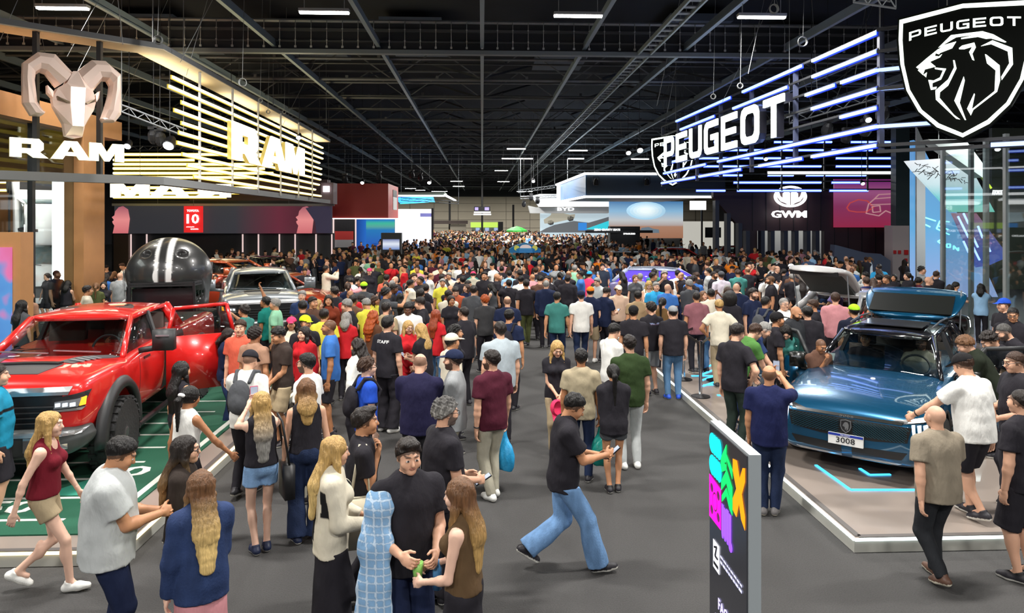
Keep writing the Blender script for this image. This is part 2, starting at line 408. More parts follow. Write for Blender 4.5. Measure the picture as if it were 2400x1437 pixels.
M_CLOTH = dye('cloth', .85, .08, (7, 7, 7), .7, (19, 19, 8), .2)
M_DENIM = dye('denim', .8, .22, (14, 14, 5), .3, (90, 90, 60), .2)
M_HAIR = dye('hair', .45, .32, (70, 70, 7), .8, (110, 110, 9), .4)
M_SHOE = dye('shoe_leather', .5, .06, (20, 20, 20), .1, (90, 90, 90), .4)
LOD = [dict(b=.0175, c=.0125, hd=.0056, ha=.0056, hr=.0075), dict(b=.028, c=.021, hd=.0095, ha=.0105, hr=.013), dict(b=.042, c=.036, hd=.02, ha=0, hr=.024), dict(b=.085, c=.072, hd=.042, ha=0, hr=.046)]
POSES = {  # right hand, left hand in torso frame (x right, y forward, z above the shoulder), stride, lean, nod
    'stand': ((.24, .03, -.60), (-.24, .03, -.60), .0, 0, 0),
    'loose': ((.25, .10, -.56), (-.22, .0, -.60), .12, 0, 0),
    'walk': ((.24, -.16, -.54), (-.24, .22, -.52), .55, .04, 0),
    'stroll': ((.24, .14, -.55), (-.24, -.08, -.56), .36, .02, 0),
    'phone': ((.05, .34, -.26), (-.07, .33, -.28), .06, .03, .45),
    'phone1': ((.08, .33, -.2), (-.24, .03, -.6), .06, .02, .35),
    'stridephone': ((.05, .37, -.24), (-.05, .34, -.27), .72, .05, .5),
    'raise': ((.06, .38, .10), (-.06, .38, .09), .04, -.03, -.1),
    'raise1': ((.12, .40, .12), (-.22, .05, -.58), .04, 0, 0),
    'wave': ((.16, .2, .5), (-.22, .05, -.58), .04, 0, -.15),
    'akimbo': ((.21, .06, -.42), (-.21, .06, -.42), .08, .05, .2),
    'akimbo1': ((.20, .08, -.42), (-.23, .03, -.6), .08, .02, .1),
    'cross': ((-.08, .22, -.3), (.1, .24, -.33), .05, -.02, 0),
    'clasp': ((.03, .2, -.46), (-.03, .2, -.46), .05, .02, .1),
    'chin': ((.02, .2, -.05), (-.12, .2, -.36), .05, .03, .15),
    'strap': ((.1, .12, -.06), (-.23, .05, -.58), .3, .02, 0),
    'reach': ((.25, .52, -.32), (-.2, .2, -.5), .2, .35, .2),
    'reachl': ((.22, .0, -.56), (-.36, .50, -.38), .25, .12, .3),
    'reachr': ((.42, .34, -.5), (-.22, .0, -.55), .3, .05, .1),
    'bend': ((.15, .45, -.35), (-.15, .42, -.4), .1, .75, .1),
    'hold': ((.12, .26, -.36), (-.12, .26, -.38), .05, .0, .1),
    'holdwalk': ((.12, .27, -.34), (-.24, .05, -.56), .35, .03, .0),
    'drive': ((.15, .42, -.22), (-.15, .42, -.22), 0, -.12, .1),
}
HEX = dict(black='1c1b1d', ink='26242a', white='e8e8e4', cream='d8d0bc', beige='bfae8e', grey='8f9294', lgrey='b9bdbd', dgrey='4a4c50', navy='1b2440', blue='3a6db5', royal='2450c0', lblue='8fb6d8', sky='2e9ad0', teal='3f7f78', dteal='187a70', mint='8fc6a4', green='4c7a3c', olive='4a4f2e', dgreen='2c3d20', neon='a6e02a', lime='c4ee20', yellow='d8d048', orange='e07c20', rust='b0583a', red='c0222a', maroon='6e1826', wine='4e1c2c', pink='f03f6c', rose='c88a90', lilac='a88fc8', purple='5c2f7a', brown='5a4034', tan='a5806a', khaki='a8977a', sand='a69a80', mauve='8a5a62', denim='2a3a60', ldenim='7fa2cc', mdenim='54789c', ddenim='202c48', stone='a9a493', aqua='1d86a8', coral='d0604a', ash='6d6a6a')
HAIRC = dict(black='120f0e', dark='1e1613', brown='3a261a', lbrown='6b4a30', blonde='b8945a', fair='d8b878', ombre='8a6a42', red='8a3a1c', grey='8a8884', dgrey='4c4a48', white='c8c6c2', ginger='a04818')
SKINC = dict(l='d7a68a', m='c08a66', t='a5714e', d='6b432e', k='3e271c', p='e0b6a0')
def body_parts(P, lod):
    """build one figure: dict part -> (V, Q, paint). Faces +y, stands on z = 0."""
    L = LOD[lod]; H = P.get('H', 1.72); s = H / 1.75; fem = P.get('fem', 0); w_ = P.get('w', 1.0) * (.9 if fem else 1.0)
    seed = P.get('seed', 1); rs = np.random.RandomState(seed)
    pose = POSES[P.get('pose', 'stand')]; rh, lh, stride, lean, nod = pose
    stride = P.get('stride', stride); lean = P.get('lean', lean); nod = P.get('nod', nod); twist = P.get('twist', 0); sit = P.get('sit', 0)
    rh = P.get('rh', rh); lh = P.get('lh', lh)
    th, sh = .245 * H, .235 * H
    drop = .5 * stride * stride * .16 + (.012 if stride else 0)
    pz = .525 * H - drop
    if sit: pz = .48
    pelv = np.array([0, 0, pz]); T = rz(twist) @ rx(-lean)
    def tor(x, y, z): return pelv + T @ (np.array([x, y, z]) * s)
    shx = .185 * (.88 if fem else 1) * (1 + (w_ - 1) * .5); SHZ = .50
    hipx = .092
    out = {}
    # ---- legs
    legs = []
    for sd in (1, -1):
        hip = pelv + rz(twist * .3) @ np.array([sd * hipx * s, 0, -.01])
        y = sd * stride * .5 * s * .9 * P.get('lead', 1)
        back = y < -.08
        ank = np.array([sd * (.095 if not stride else .06) * s, y - .01, .085 * s + (abs(y) * .35 if back else 0)])
        pitch = -.55 * min(1, abs(y) / .3) if back else (.18 * min(1, abs(y) / .3) if y > .08 else 0)
        yaw = -sd * (.18 if not stride else .05)
        pole = np.array([sd * .12, 1, .1])
        if sit: hip = pelv + np.array([sd * .1, 0, 0]); ank = np.array([sd * .12, .55, .1]); pitch = 0
        kn, ank = ik(hip, ank, th, sh, pole)
        legs.append((sd, hip, kn, ank, pitch, yaw))
    # ---- arms
    arms = []
    ua, fa = .165 * H, .142 * H
    for sd, tg in ((1, rh), (-1, lh)):
        S = tor(sd * shx, 0, SHZ - .048); tgt = tor(tg[0], tg[1], SHZ - .03 + tg[2])
        down = np.array([sd * .45, -.7, -.6]) if tg[2] < .3 else np.array([sd * 1., -.1, -.2])
        if P.get('pose', '').startswith('akimbo') and abs(tg[2] + .42) < .01: down = np.array([sd * 1., -.5, 0])
        el, wr = ik(S, tgt, ua, fa, T @ down); arms.append((sd, S, el, wr))
    HR = T @ rz(P.get('hyaw', 0)) @ rx(-nod) @ ry(P.get('tilt', 0))
    neck0 = tor(0, -.01, .525); HC = neck0 + T @ np.array([0, .02, .075]) * s + HR @ np.array([0, .012 + .02 * max(nod, 0), .075]) * s
    fy = T @ np.array([0, 1., 0]); hd = lambda x, y, z: HC + HR @ (np.array([x, y, z]) * s)
    # ---- body skin
    pts = [pelv, HC] + [q for l in legs for q in l[1:4]] + [q for a in arms for q in a[1:4]]
    lo = np.min(pts, 0) - .2; hi = np.max(pts, 0) + .2; lo[2] = -.02
    B = SDF(lo, hi, L['b']); k = .05
    ww = w_ * s
    def torso(G, o, k=.05, fem=fem):
        G.ell(tor(0, 0, .36), np.array([.160 * w_ + o / s, .108 * w_ + o / s, .19 + o / s]) * s, T, k)
        G.ell(tor(0, .008 + .03 * max(w_ - 1.05, 0), .17), np.array([(.125 if fem else .14) * w_ + o / s, (.095 if w_ < 1.1 else .135) * w_ + o / s, .15]) * s, T, k)
        G.ell(tor(0, -.012, .02), np.array([(.168 if fem else .152) * w_ + o / s, .115 * w_ + o / s, .12]) * s, T, k)
        for q in (1, -1): G.cone(tor(0, -.008, SHZ - .01), tor(q * shx * .86, 0, SHZ - .052), .054 * s + o, .05 * s + o, k)
        G.cone(tor(-.03, -.012, SHZ + .005), tor(.03, -.012, SHZ + .005), .046 * s + o * .7, .046 * s + o * .7, k)
        if fem:
            for q in (1, -1): G.ell(tor(q * .072, .085, .35), .062 * s + o, None, .03)
    torso(B, 0)
    B.cone(neck0 - T @ np.array([0, 0, .02]), HC - HR @ np.array([0, .015, .05]) * s, .052 * s, .046 * s, .03)
    for sd, hip, kn, ank, pitch, yaw in legs:
        B.cone(hip, kn, .082 * ww, .052 * ww, .03); B.cone(kn, ank, .05 * ww, .034 * s, .02)
        if P.get('bot') in ('shorts', 'mini', 'skirt') or P.get('top') == 'dress': B.ell(kn * .68 + ank * .32 + np.array([0, -.016, 0]), np.array([.045, .048, .1]) * ww, None, .03)
        B.cone(ank, ank + np.array([0, .09, -.04]), .03 * s, .025 * s, .02)
    for sd, S, el, wr in arms:
        ar = (.86 if fem else 1) * (.5 + .5 * w_) * s
        B.cone(S, el, .052 * ar, .040 * ar, .03); B.cone(el, wr, .041 * ar, .027 * ar, .02)
        B.ell(el * .72 + wr * .28, .043 * ar, None, .02)
        if not L['ha']: B.cone(wr, wr + unit(wr - el) * .12, .03, .02, .02)
    V, Q = B.mesh(); Vs, Qs, Ps = [V], [Q], [np.zeros((len(V), 4))]
    def addm(V, Q, paint=None):
        n = sum(len(v) for v in Vs); Vs.append(V); Qs.append(Q + n); Ps.append(np.zeros((len(V), 4)) if paint is None else paint)
    # ---- head
    r = .17 * s; G = SDF(HC - r, HC + r, L['hd'])
    e = lambda c, rr, k=.02, op=1: G.ell(hd(*c), np.array(rr) * s * np.ones(3), HR, k, op)
    fm = .94 if fem else 1
    e((0, -.014, .022), (.073, .093, .088), .02); e((0, .028, -.03), (.058 * fm, .066, .08), .04); e((0, .066, -.085), (.024 * fm, .022, .02), .035)
    if lod < 2:
        G.cone(hd(0, .088, .012), hd(0, .106, -.024), .008 * s, .013 * s, .014)
        e((0, .084, .03), (.05, .012, .009), .016)
        for q in (1, -1):
            e((q * .031, .103, .006), (.016, .014, .011), .012, -1); e((q * .031, .082, .004), (.0135, .013, .012), .003)
            e((q * .073, -.008, -.004), (.009, .02, .031), .008); e((q * .045, .065, -.03), (.02, .02, .022), .03)
        e((0, .0925, -.05), (.022, .009, .0095), .006); e((0, .104, -.0505), (.03, .006, .0018), .003, -1)
    G.cone(hd(0, -.02, -.03), neck0 + T @ np.array([0, 0, .0]), .05 * s, .054 * s, .02)
    V, Q = G.mesh(); q = (V - HC) @ HR / s; pt = np.zeros((len(V), 4)); hc = np.array(srgb(HAIRC[P.get('hc', 'dark')]))
    if lod < 2:
        def pm(m, col, a=1.0):
            pt[m, :3] = col; pt[m, 3] = a
        if P.get('hair') not in ('bald',) or 1:
            for sg in (1, -1):
                d = ((q[:, 0] - sg * .032) / .024) ** 2 + ((q[:, 2] - .029 - .004 * (1 - np.abs(q[:, 0] - sg * .032) / .02)) / .006) ** 2
                pm((d < 1) & (q[:, 1] > .06), hc if P.get('hc') not in ('blonde', 'fair', 'white') else np.array(srgb('5a4028')), .8)
        lc = srgb('a04048') if fem else srgb('8e5048')
        pm((((q[:, 0] / .024) ** 2 + ((q[:, 2] + .05) / .0105) ** 2) < 1) & (q[:, 1] > .08), lc, .75)
        for sg in (1, -1):
            d = ((q[:, 0] - sg * .031) / .0145) ** 2 + ((q[:, 2] - .004) / .0075) ** 2
            pm((d < 1) & (q[:, 1] > .07), (.7, .68, .66)); d = ((q[:, 0] - sg * .031) / .0072) ** 2 + ((q[:, 2] - .004) / .0085) ** 2
            pm((d < 1) & (q[:, 1] > .07), (.03, .02, .015))
            if P.get('glasses'):
                d = ((q[:, 0] - sg * .034) / .03) ** 2 + ((q[:, 2]) / .022) ** 2
        if P.get('beard'):
            m = (q[:, 2] < -.028 - .02 * (np.abs(q[:, 0]) < .03) + .35 * np.clip(.05 - q[:, 1], 0, .1)) & (q[:, 1] > -.005) & (q[:, 2] > -.13) & ~((np.abs(q[:, 0]) < .022) & (np.abs(q[:, 2] + .05) < .009))
            m |= (np.abs(q[:, 0]) < .032) & (np.abs(q[:, 2] + .038) < .006) & (q[:, 1] > .07)
            pm(m, hc * 1.1, .85)
    if P.get('hair') in ('short', 'quiff', 'curly', 'crop'):
        jag = .006 * np.sin(q[:, 0] * 190) * np.sin(q[:, 2] * 170)
        m = ((q[:, 2] > .062 + .69 * (q[:, 1] - .09) - .008 + jag) & (q[:, 1] < .085)) | ((q[:, 1] < .03) & (q[:, 1] > .005) & (q[:, 2] > -.022) & (np.abs(q[:, 0]) > .055))
        pt[m, :3] = hc; pt[m, 3] = .82
    if P.get('hair') in ('bald', 'balding', 'buzz'):
        m = (q[:, 2] > .065 + .69 * (q[:, 1] - .09)) & (q[:, 1] < .09)
        a = .15 if P['hair'] == 'bald' else .7
        if P['hair'] == 'balding': m &= q[:, 2] < .055
        pt[m, :3] = hc; pt[m, 3] = a
    addm(V, Q, pt)
    # ---- hands
    hands = []
    for sd, S, el, wr in arms:
        d = unit(wr - el); spec = P.get('hn' + ('r' if sd > 0 else 'l'))
        hang = d[2] < -.75
        if hang: t = T @ np.array([-sd * .25, 1, 0]); n = T @ np.array([-sd, -.2, 0]); curl = .45
        elif wr[2] > S[2] - .12: t = T @ np.array([-sd * 1., 0, .5]); n = T @ np.array([-sd * .4, -.6, .1]); curl = .7
        else: t = T @ np.array([-sd * .3, 0, 1.]); n = T @ np.array([-sd, .1, .3]); curl = .8
        if P.get('flat'): curl = .12; t = T @ np.array([-sd * 1., 0, 0.]); n = np.array([0, 0, -1.])
        t = unit(t - d * (t @ d)); n2 = np.cross(d, t); n = n2 if n2 @ n > 0 else -n2
        g = s * (.9 if fem else 1.0); hands.append((sd, wr, d, t, n, g))
        if not L['ha']: continue
        c = wr + d * .09 * g; G = SDF(c - .135 * g, c + .135 * g, L['ha'])
        R = np.stack((d, t, n), 1); G.cone(wr - d * .04, wr + d * .02, .026 * g, .025 * g, .01)
        G.ell(wr + d * .05 * g, np.array([.055, .042, .017]) * g, R, .012)
        for i, (off, ln) in enumerate(((.030, .070), (.010, .080), (-.010, .074), (-.029, .058))):
            cc = curl * (1 + .12 * i); p0 = wr + (d * .085 + t * off) * g
            d1 = d * math.cos(cc * .6) + n * math.sin(cc * .6) + t * off * 1.5; d2 = d * math.cos(cc * 1.5) + n * math.sin(cc * 1.5) + t * off; d3 = d * math.cos(cc * 2.2) + n * math.sin(cc * 2.2)
            p1 = p0 + unit(d1) * ln * .45 * g; p2 = p1 + unit(d2) * ln * .33 * g; p3 = p2 + unit(d3) * ln * .25 * g
            G.cone(p0, p1, .0095 * g, .0088 * g, .003); G.cone(p1, p2, .0088 * g, .008 * g, .003); G.cone(p2, p3, .008 * g, .0068 * g, .003)
        p0 = wr + (d * .022 + t * .028) * g; p1 = p0 + unit(d * .7 + t * .65 + n * .3) * .042 * g; p2 = p1 + unit(d * .9 + t * .25 + n * .4) * .034 * g
        G.cone(p0, p1, .014 * g, .011 * g, .01); G.cone(p1, p2, .011 * g, .0085 * g, .003)
        V, Q = G.mesh(); addm(V, Q)
    out['body'] = (np.concatenate(Vs), np.concatenate(Qs), np.concatenate(Ps), M_SKIN)
    # ---- top
    top = P.get('top', 'tee'); o = {'tee': .014, 'tank': .008, 'long': .016, 'jacket': .024, 'polo': .016, 'crop': .008, 'dress': .012}[top]
    if P.get('loose'): o += .012
    G = SDF(lo, hi, L['c']); torso(G, o, .06)
    hem = P.get('hem', {'tee': -.10, 'tank': .03, 'long': -.08, 'jacket': -.12, 'polo': -.10, 'crop': .1, 'dress': -.28}[top])
    wz = .16; rr_ = (.150 if not fem else .142) * w_ * s + o; fl = P.get('flare', .012)
    bot = pelv + T @ np.array([0, -.006, 0]) + rz(twist) @ rx(-lean * .5) @ np.array([0, 0, hem * s])
    G.cone(tor(0, 0, .33), bot, rr_ + .006, rr_ + fl + (.02 if fem else .004), .05, 1, 1, .74 if w_ < 1.1 else .86, fy)
    if P.get('pose') != 'x': G.cut(bot + np.array([0, 0, 0]), pelv - tor(0, 0, .3))
    if top in ('tee', 'polo', 'long', 'jacket', 'dress'):
        for sd, S, el, wr in arms:
            f_ = 1.0 if fem else 1.08; ar = (.5 + .5 * w_) * s * f_
            if top in ('long', 'jacket'):
                e2 = el + (wr - el) * .96
                G.cone(S, el, .056 * ar + o, .046 * ar + o, .035); G.cone(el, e2, .046 * ar + o, .034 * ar + o * .6, .02, 1)
            else:
                sl = P.get('sleeve', .62 if not fem else .5); e2 = S + (el - S) * sl
                G.cone(S, e2, .053 * ar + o * .7, .056 * ar + o * 1.2, .04, 1)
    if top == 'polo' or top == 'jacket': G.cone(tor(0, -.008, .50), tor(0, .004, .548), .058 * s + .008, .056 * s + .008, .012, 1)
    G.cone(tor(0, .004, .54), tor(0, -.01, .7), .05 * s + .004, .08 * s, 0, 0, -1)
    if top in ('tank', 'crop'):
        for sd, S, el, wr in arms: G.ell(tor(sd * (shx + .035), 0, SHZ - .03), np.array([.055, .12, .11]) * s, T, .01, -1)
        G.ell(tor(0, .09, .56), np.array([.075, .1, .11]) * s, T, .01, -1)
    if lod < 2: G.wob(.005 * (1.5 if P.get('loose') else 1), 26, seed)
    V, Q = G.mesh(); pt = np.zeros((len(V), 4)); q = (V - pelv) @ T / s
    for pr in P.get('print', ()):   # (side, x0, x1, z0, z1, hex, alpha)
        sd_, x0, x1, z0, z1, hx, al = pr
        m = (q[:, 1] * sd_ > 0) & (q[:, 0] > x0) & (q[:, 0] < x1) & (q[:, 2] > z0) & (q[:, 2] < z1)
        pt[m, :3] = srgb(hx); pt[m, 3] = al
    if P.get('blob') and lod < 2:
        sd_, z0, z1, x0, x1, hx = P['blob']
        nz_ = np.sin(q[:, 0] * 95 + np.sin(q[:, 2] * 60) * 2) * np.sin(q[:, 2] * 80 + np.sin(q[:, 0] * 70) * 2)
        m = (q[:, 1] * sd_ > 0) & (q[:, 2] > z0) & (q[:, 2] < z1) & (q[:, 0] > x0) & (q[:, 0] < x1) & (nz_ > -.05); pt[m, :3] = srgb(hx); pt[m, 3] = .8
    if P.get('stripes'):
        m = np.sin(q[:, 2] * 2 * PI / .09) > .3; pt[m, :3] = srgb(P['stripes']); pt[m, 3] = .8
    out[{'tee': 't_shirt', 'tank': 'tank_top', 'long': 'long_sleeve_shirt', 'jacket': 'jacket', 'polo': 'polo_shirt', 'crop': 'crop_top', 'dress': 'dress'}[top]] = (V, Q, pt, M_DENIM if P.get('dj') else M_CLOTH)
    # ---- bottom
    bt = P.get('bot', 'pants')
    if bt and not (top == 'dress'):
        o = {'pants': .014, 'jeans': .012, 'wide': .03, 'slim': .010, 'shorts': .022, 'mini': .014, 'skirt': .02, 'longskirt': .02}[bt]
        lo2 = lo.copy(); hi2 = hi.copy(); hi2[2] = pelv[2] + .3
        G = SDF(lo2, hi2, L['c'])
        G.ell(tor(0, -.01, .02), np.array([(.166 if fem else .155) * w_ + o, .12 * w_ + o * .7, .13]) * s, T, .04)
        G.ell(tor(0, 0, .10), np.array([.142 * w_ + .006, .105 * w_ + .006, .09]) * s, T, .04)
        if bt in ('skirt', 'longskirt'):
            z1 = .42 if bt == 'skirt' else .1
            G.cone(pelv + np.array([0, 0, .02]), np.array([0, 0, z1 * s]), .15 * s, (.2 if bt == 'skirt' else .21) * s, .05, 1, 1, .8, fy)
            for sd, hip, kn, ank, pitch, yaw in legs: G.cone(hip, kn, .09 * ww, .085 * ww, .05); 
            G.cut((0, 0, z1), (0, 0, -1))
        else:
            for sd, hip, kn, ank, pitch, yaw in legs:
                if bt in ('shorts', 'mini'):
                    fr = P.get('shl', .92 if bt == 'shorts' else .42); e2 = hip + (kn - hip) * fr
                    G.cone(hip, e2, .088 * ww + o * .5, (.074 if bt == 'shorts' else .09) * ww + o, .03, 1)
                else:
                    e2 = ank - unit(ank - kn) * .0 + np.array([0, 0, -.02])
                    kr, ar = (.056 * ww + o, .042 * s + o) if bt != 'wide' else (.085 * s, .10 * s)
                    G.cone(hip, kn, .088 * ww + o * .5, kr, .035); G.cone(kn, e2, kr, ar, .02, 1)
        G.cut(tor(0, 0, .14 if hem > -.02 else (hem + .045) / s), T @ np.array([0, 0, 1.]))
        if lod < 2: G.wob(.0045 if bt != 'wide' else .009, 24, seed + 5)
        V, Q = G.mesh()
        out[{'pants': 'trousers', 'jeans': 'jeans', 'wide': 'wide_jeans', 'slim': 'trousers', 'shorts': 'shorts', 'mini': 'shorts', 'skirt': 'skirt', 'longskirt': 'long_skirt'}[bt]] = (V, Q, None, M_DENIM if P.get('bdenim') else M_CLOTH)
    # ---- shoes
    if not P.get('noshoe'):
        for j, (sd, hip, kn, ank, pitch, yaw) in enumerate(legs):
            R = rz(yaw) @ rx(pitch); A = lambda x, y, z: ank + R @ (np.array([x, y, z]) * s)
            c = A(0, .05, -.03); G = SDF(c - .2, c + .2, L["hd"] * (1.45 if lod < 2 else 1.9))
            G.cone(A(0, -.045, -.045), A(sd * .008, .075, -.05), .040 * s, .042 * s, .02); G.cone(A(sd * .008, .075, -.05), A(sd * .004, .145, -.06), .044 * s, .032 * s, .02)
            G.cone(A(0, -.02, -.03), A(0, -.005, .012), .040 * s, .04 * s, .02, 1)
            G.cut(A(0, 0, -.085), R @ np.array([0, 0, -1.]))
            V, Q = G.mesh(); q = (V - ank) @ R / s; pt = np.zeros((len(V), 4)); m = q[:, 2] < -.058
            pt[m, :3] = srgb(P.get('sole', 'e4e2da')); pt[m, 3] = 1
            if P.get('sock'):
                m = q[:, 2] > -.01; pt[m, :3] = srgb(HEX.get(P['sock'], 'e8e8e4')); pt[m, 3] = 1
            out['shoe.%d' % j] = (V, Q, pt, M_SHOE)
    # ---- hair and cap
    hs = P.get('hair', 'short')
    if hs not in ('bald', 'balding', 'buzz'):
        long_ = hs in ('long', 'shoulder', 'afro', 'pony', 'curlylong', 'bob')
        r = .2 if hs != 'afro' else .3; lo2 = HC - r; hi2 = HC + r
        if hs in ('long', 'curlylong'): lo2 = lo2 - np.array([.08, .08, .38]); hi2 = hi2 + .08
        if hs in ('shoulder', 'pony', 'bob'): lo2 = lo2 - np.array([.06, .1, .32]); hi2 = hi2 + .03
        G = SDF(lo2, hi2, L['hr']); t_ = {'short': .0035, 'crop': .003, 'curly': .022, 'quiff': .014, 'afro': .05}.get(hs, .012)
        e = lambda c, rr, k=.02, op=1: G.ell(hd(*c), np.array(rr) * s * np.ones(3), HR, k, op)
        b_ = .076 if not long_ else .079; e((0, -.016, .026), (b_ + t_, b_ + .019 + t_, b_ + .013 + t_), .02)
        if hs == 'short': e((0, -.012, .05), (.081, .10, .080), .03)
        if hs == 'quiff': e((0, .055, .105), (.06, .04, .026), .03)
        if hs == 'curly': G.wob(.014, 110, seed)
        if hs in ('short', 'quiff'): G.wob(.005, 95, seed)
        if hs == 'afro': e((0, -.05, -.04), (.15, .12, .16), .06)
        if not long_:
            G.cut(hd(0, .088 if hs != 'quiff' else .1, .082), HR @ np.array([0, .57, -.82])); 
            e((0, .112, .0), (.09, .07, .068), .01, -1); G.cut(hd(0, 0, -.07), HR @ np.array([0, 0, -1.]))
        else:
            e((0, .115, -.03), (.068, .085, .10), .015, -1)
            if hs in ('long', 'curlylong', 'shoulder', 'bob'):
                bk = {'jacket': .045, 'long': .02}.get(top, .005); ln = {'long': .46, 'curlylong': .4, 'shoulder': .27, 'bob': .17}[hs] * s * P.get('hlen', 1)
                b0 = hd(0, -.055, -.02); b1 = b0 + T @ np.array([0, -.07 - .5 * bk, -.5 * ln]); b2 = b0 + T @ np.array([0, -.075 - bk, -ln])
                wd = .085 if hs != 'curlylong' else .11
                G.cone(b0, b1, wd * s, (wd + .01) * s, .04, 0, 1, .62, fy); G.cone(b1, b2, (wd + .01) * s, .055 * s, .03, 0, 1, .5, fy)
                for q in (1, -1):
                    p0 = hd(q * .068, .0, .02); p1 = hd(q * .082, .01, -.08); p2 = p1 + T @ np.array([q * .015, .03, -.45 * ln])
                    G.cone(p0, p1, .026 * s, .03 * s, .03); G.cone(p1, p2, .03 * s, .018 * s, .02)
                G.wob(.005 if hs != 'curlylong' else .013, 60 if hs != 'curlylong' else 90, seed)
            if hs == 'pony':
                G.cut(hd(0, 0, -.06), HR @ np.array([0, .3, -1.]))
                p0 = hd(0, -.10, .03); p1 = p0 + T @ np.array([0, -.06, -.05]); p2 = p1 + T @ np.array([0, .01, -.32 * s * P.get('hlen', 1)])
                G.cone(p0, p1, .025 * s, .034 * s, .02); G.cone(p1, p2, .036 * s, .014 * s, .02)
        if P.get('cap'): G.cut(hd(0, 0, .035), HR @ np.array([0, .1, 1.]))
        G.wob(.002 if lod < 1 else .0, 150, seed + 3)
        V, Q = G.mesh(); pt = None
        if P.get('hc2'):
            z = (V[:, 2] - V[:, 2].min()) / (np.ptp(V[:, 2]) + 1e-6); pt = np.zeros((len(V), 4)); pt[:, :3] = srgb(HAIRC[P['hc2']]); pt[:, 3] = np.clip((.75 - z) * 2.2, 0, 1)
        if len(V): out['hair'] = (V, Q, pt, M_HAIR)
    if P.get('cap'):
        G = SDF(HC - .25, HC + .25, L['hr']); e = lambda c, rr, k=.02, op=1: G.ell(hd(*c), np.array(rr) * s * np.ones(3), HR, k, op)
        e((0, -.012, .045), (.092, .11, .09)); G.cut(hd(0, 0, .038), HR @ np.array([0, .06, -1.]))
        bk = -1 if P.get('capback') else 1
        G.cone(hd(0, bk * .07, .05), hd(0, bk * .145, .038), .07 * s, .06 * s, .01, 0, 1, .12, HR @ np.array([0, 0, 1.]))
        V, Q = G.mesh(); out['cap'] = (V, Q, None, M_CLOTH)
    if P.get('backpack'):
        G = SDF(tor(-.3, -.4, -.1) - .1, tor(.3, .2, .7) + .1, L['c'])
        G.ell(tor(0, -.185, .27), np.array([.135, .085, .2]) * s, T, .03); G.ell(tor(0, -.235, .2), np.array([.1, .06, .11]) * s, T, .03)
        for q in (1, -1):
            P0 = [tor(q * .09, -.13, .44), tor(q * .105, -.05, .555), tor(q * .115, .05, .54), tor(q * .12, .14, .40), tor(q * .16, .05, .2), tor(q * .13, -.12, .12)]
            for a, b in zip(P0, P0[1:]): G.cone(a, b, .024, .024, .005)
        V, Q = G.mesh(); out['backpack'] = (V, Q, None, M_CLOTH)
    meta = dict(hands=hands, HC=HC, HR=HR, T=T, pelv=pelv, s=s, tor=tor, hd=hd, arms=arms)
    return out, meta
def hexcol(n, table=HEX):
    n = str(n); return (*srgb(table.get(n, n)), 1) if n in table else (*srgb(n), 1)
def part_color(part, P):
    p = part.split('.')[0]
    if p == 'body': return hexcol(P.get('skin', 'm'), SKINC)
    if p == 'hair': return hexcol(P.get('hc', 'dark'), HAIRC)
    if p == 'cap': return hexcol(P['cap'])
    if p == 'shoe': return hexcol(P.get('shc', 'ink'))
    if p == 'backpack': return hexcol(P['backpack'])
    if p in ('trousers', 'jeans', 'wide_jeans', 'shorts', 'skirt', 'long_skirt'): return hexcol(P.get('bc', 'ink'))
    return hexcol(P.get('tc', 'ink'))
def glasses(meta, parent, bake=None):
    s = meta['s']; hd = meta['hd']; bm = BM()
    for q in (1, -1):
        tube(bm, [hd(q * .034 + .025 * math.cos(a), .104 - .006 * abs(math.cos(a)), .002 + .018 * math.sin(a)) for a in np.linspace(0, 2 * PI, 13)], .0028, 4, False)
        tube(bm, [hd(q * .058, .1, .006), hd(q * .084, .0, .012)], .0028, 4)
    tube(bm, [hd(-.009, .106, .004), hd(.009, .106, .004)], .0028, 4)
    return link('glasses', bm, mat('spectacle_frame', (.02, .02, .02), .3), parent)
def spawn(P, lod, loc, rz_, label, cat='person', group=None, parts=None):
    """one figure: an Empty with body, clothing, hair and shoes as children"""
    root = thing('person', loc, rz_, label, cat, group)
    if parts is None:
        ps, meta = body_parts(P, lod)
        meshes = {k: raw_mesh(k.split('.')[0], V, Q, pt, [m]) for k, (V, Q, pt, m) in ps.items() if len(V)}
    else: meshes, meta = parts
    for k, me in meshes.items():
        if k == 'backpack':
            o = mobj('backpack', me); o.location = loc; o.rotation_euler = (0, 0, rz_)
            o['label'] = (str(P['backpack']) + ' backpack worn by ' + label)[:110]; o['category'] = 'backpack'
            o['label'] = ' '.join(o['label'].split()[:15])
        else: o = mobj(k.split('.')[0], me, parent=root)
        o.color = part_color(k, P)
    if P.get('glasses') and lod < 2 and parts is None: glasses(meta, root)
    return root, meta, meshes
# ================================================================ exhibition stands
def loops_bm(loops, fr, depth, off=0):
    """flat outlines (with holes) extruded to depth in frame fr"""
    cu = bpy.data.curves.new('t', 'CURVE'); cu.dimensions = '2D'; cu.fill_mode = 'BOTH'; cu.extrude = .5
    for lp in loops:
        sp = cu.splines.new('POLY'); sp.points.add(len(lp) - 1); sp.use_cyclic_u = True
        for i, (x, y) in enumerate(lp): sp.points[i].co = (x, y, 0, 1)
    ob = bpy.data.objects.new('t', cu); C.objects.link(ob)
    dg = bpy.context.evaluated_depsgraph_get(); me = bpy.data.meshes.new_from_object(ob.evaluated_get(dg))
    bm = bmesh.new(); bm.from_mesh(me); bpy.data.objects.remove(ob); bpy.data.curves.remove(cu); bpy.data.meshes.remove(me)
    for v in bm.verts: v.co = fr(v.co.x, v.co.y, off + (v.co.z + .5) * depth)
    return bm
def merge(bm, b2):
    me = bpy.data.meshes.new('t'); b2.to_mesh(me); b2.free(); bm.from_mesh(me); bpy.data.meshes.remove(me); return bm
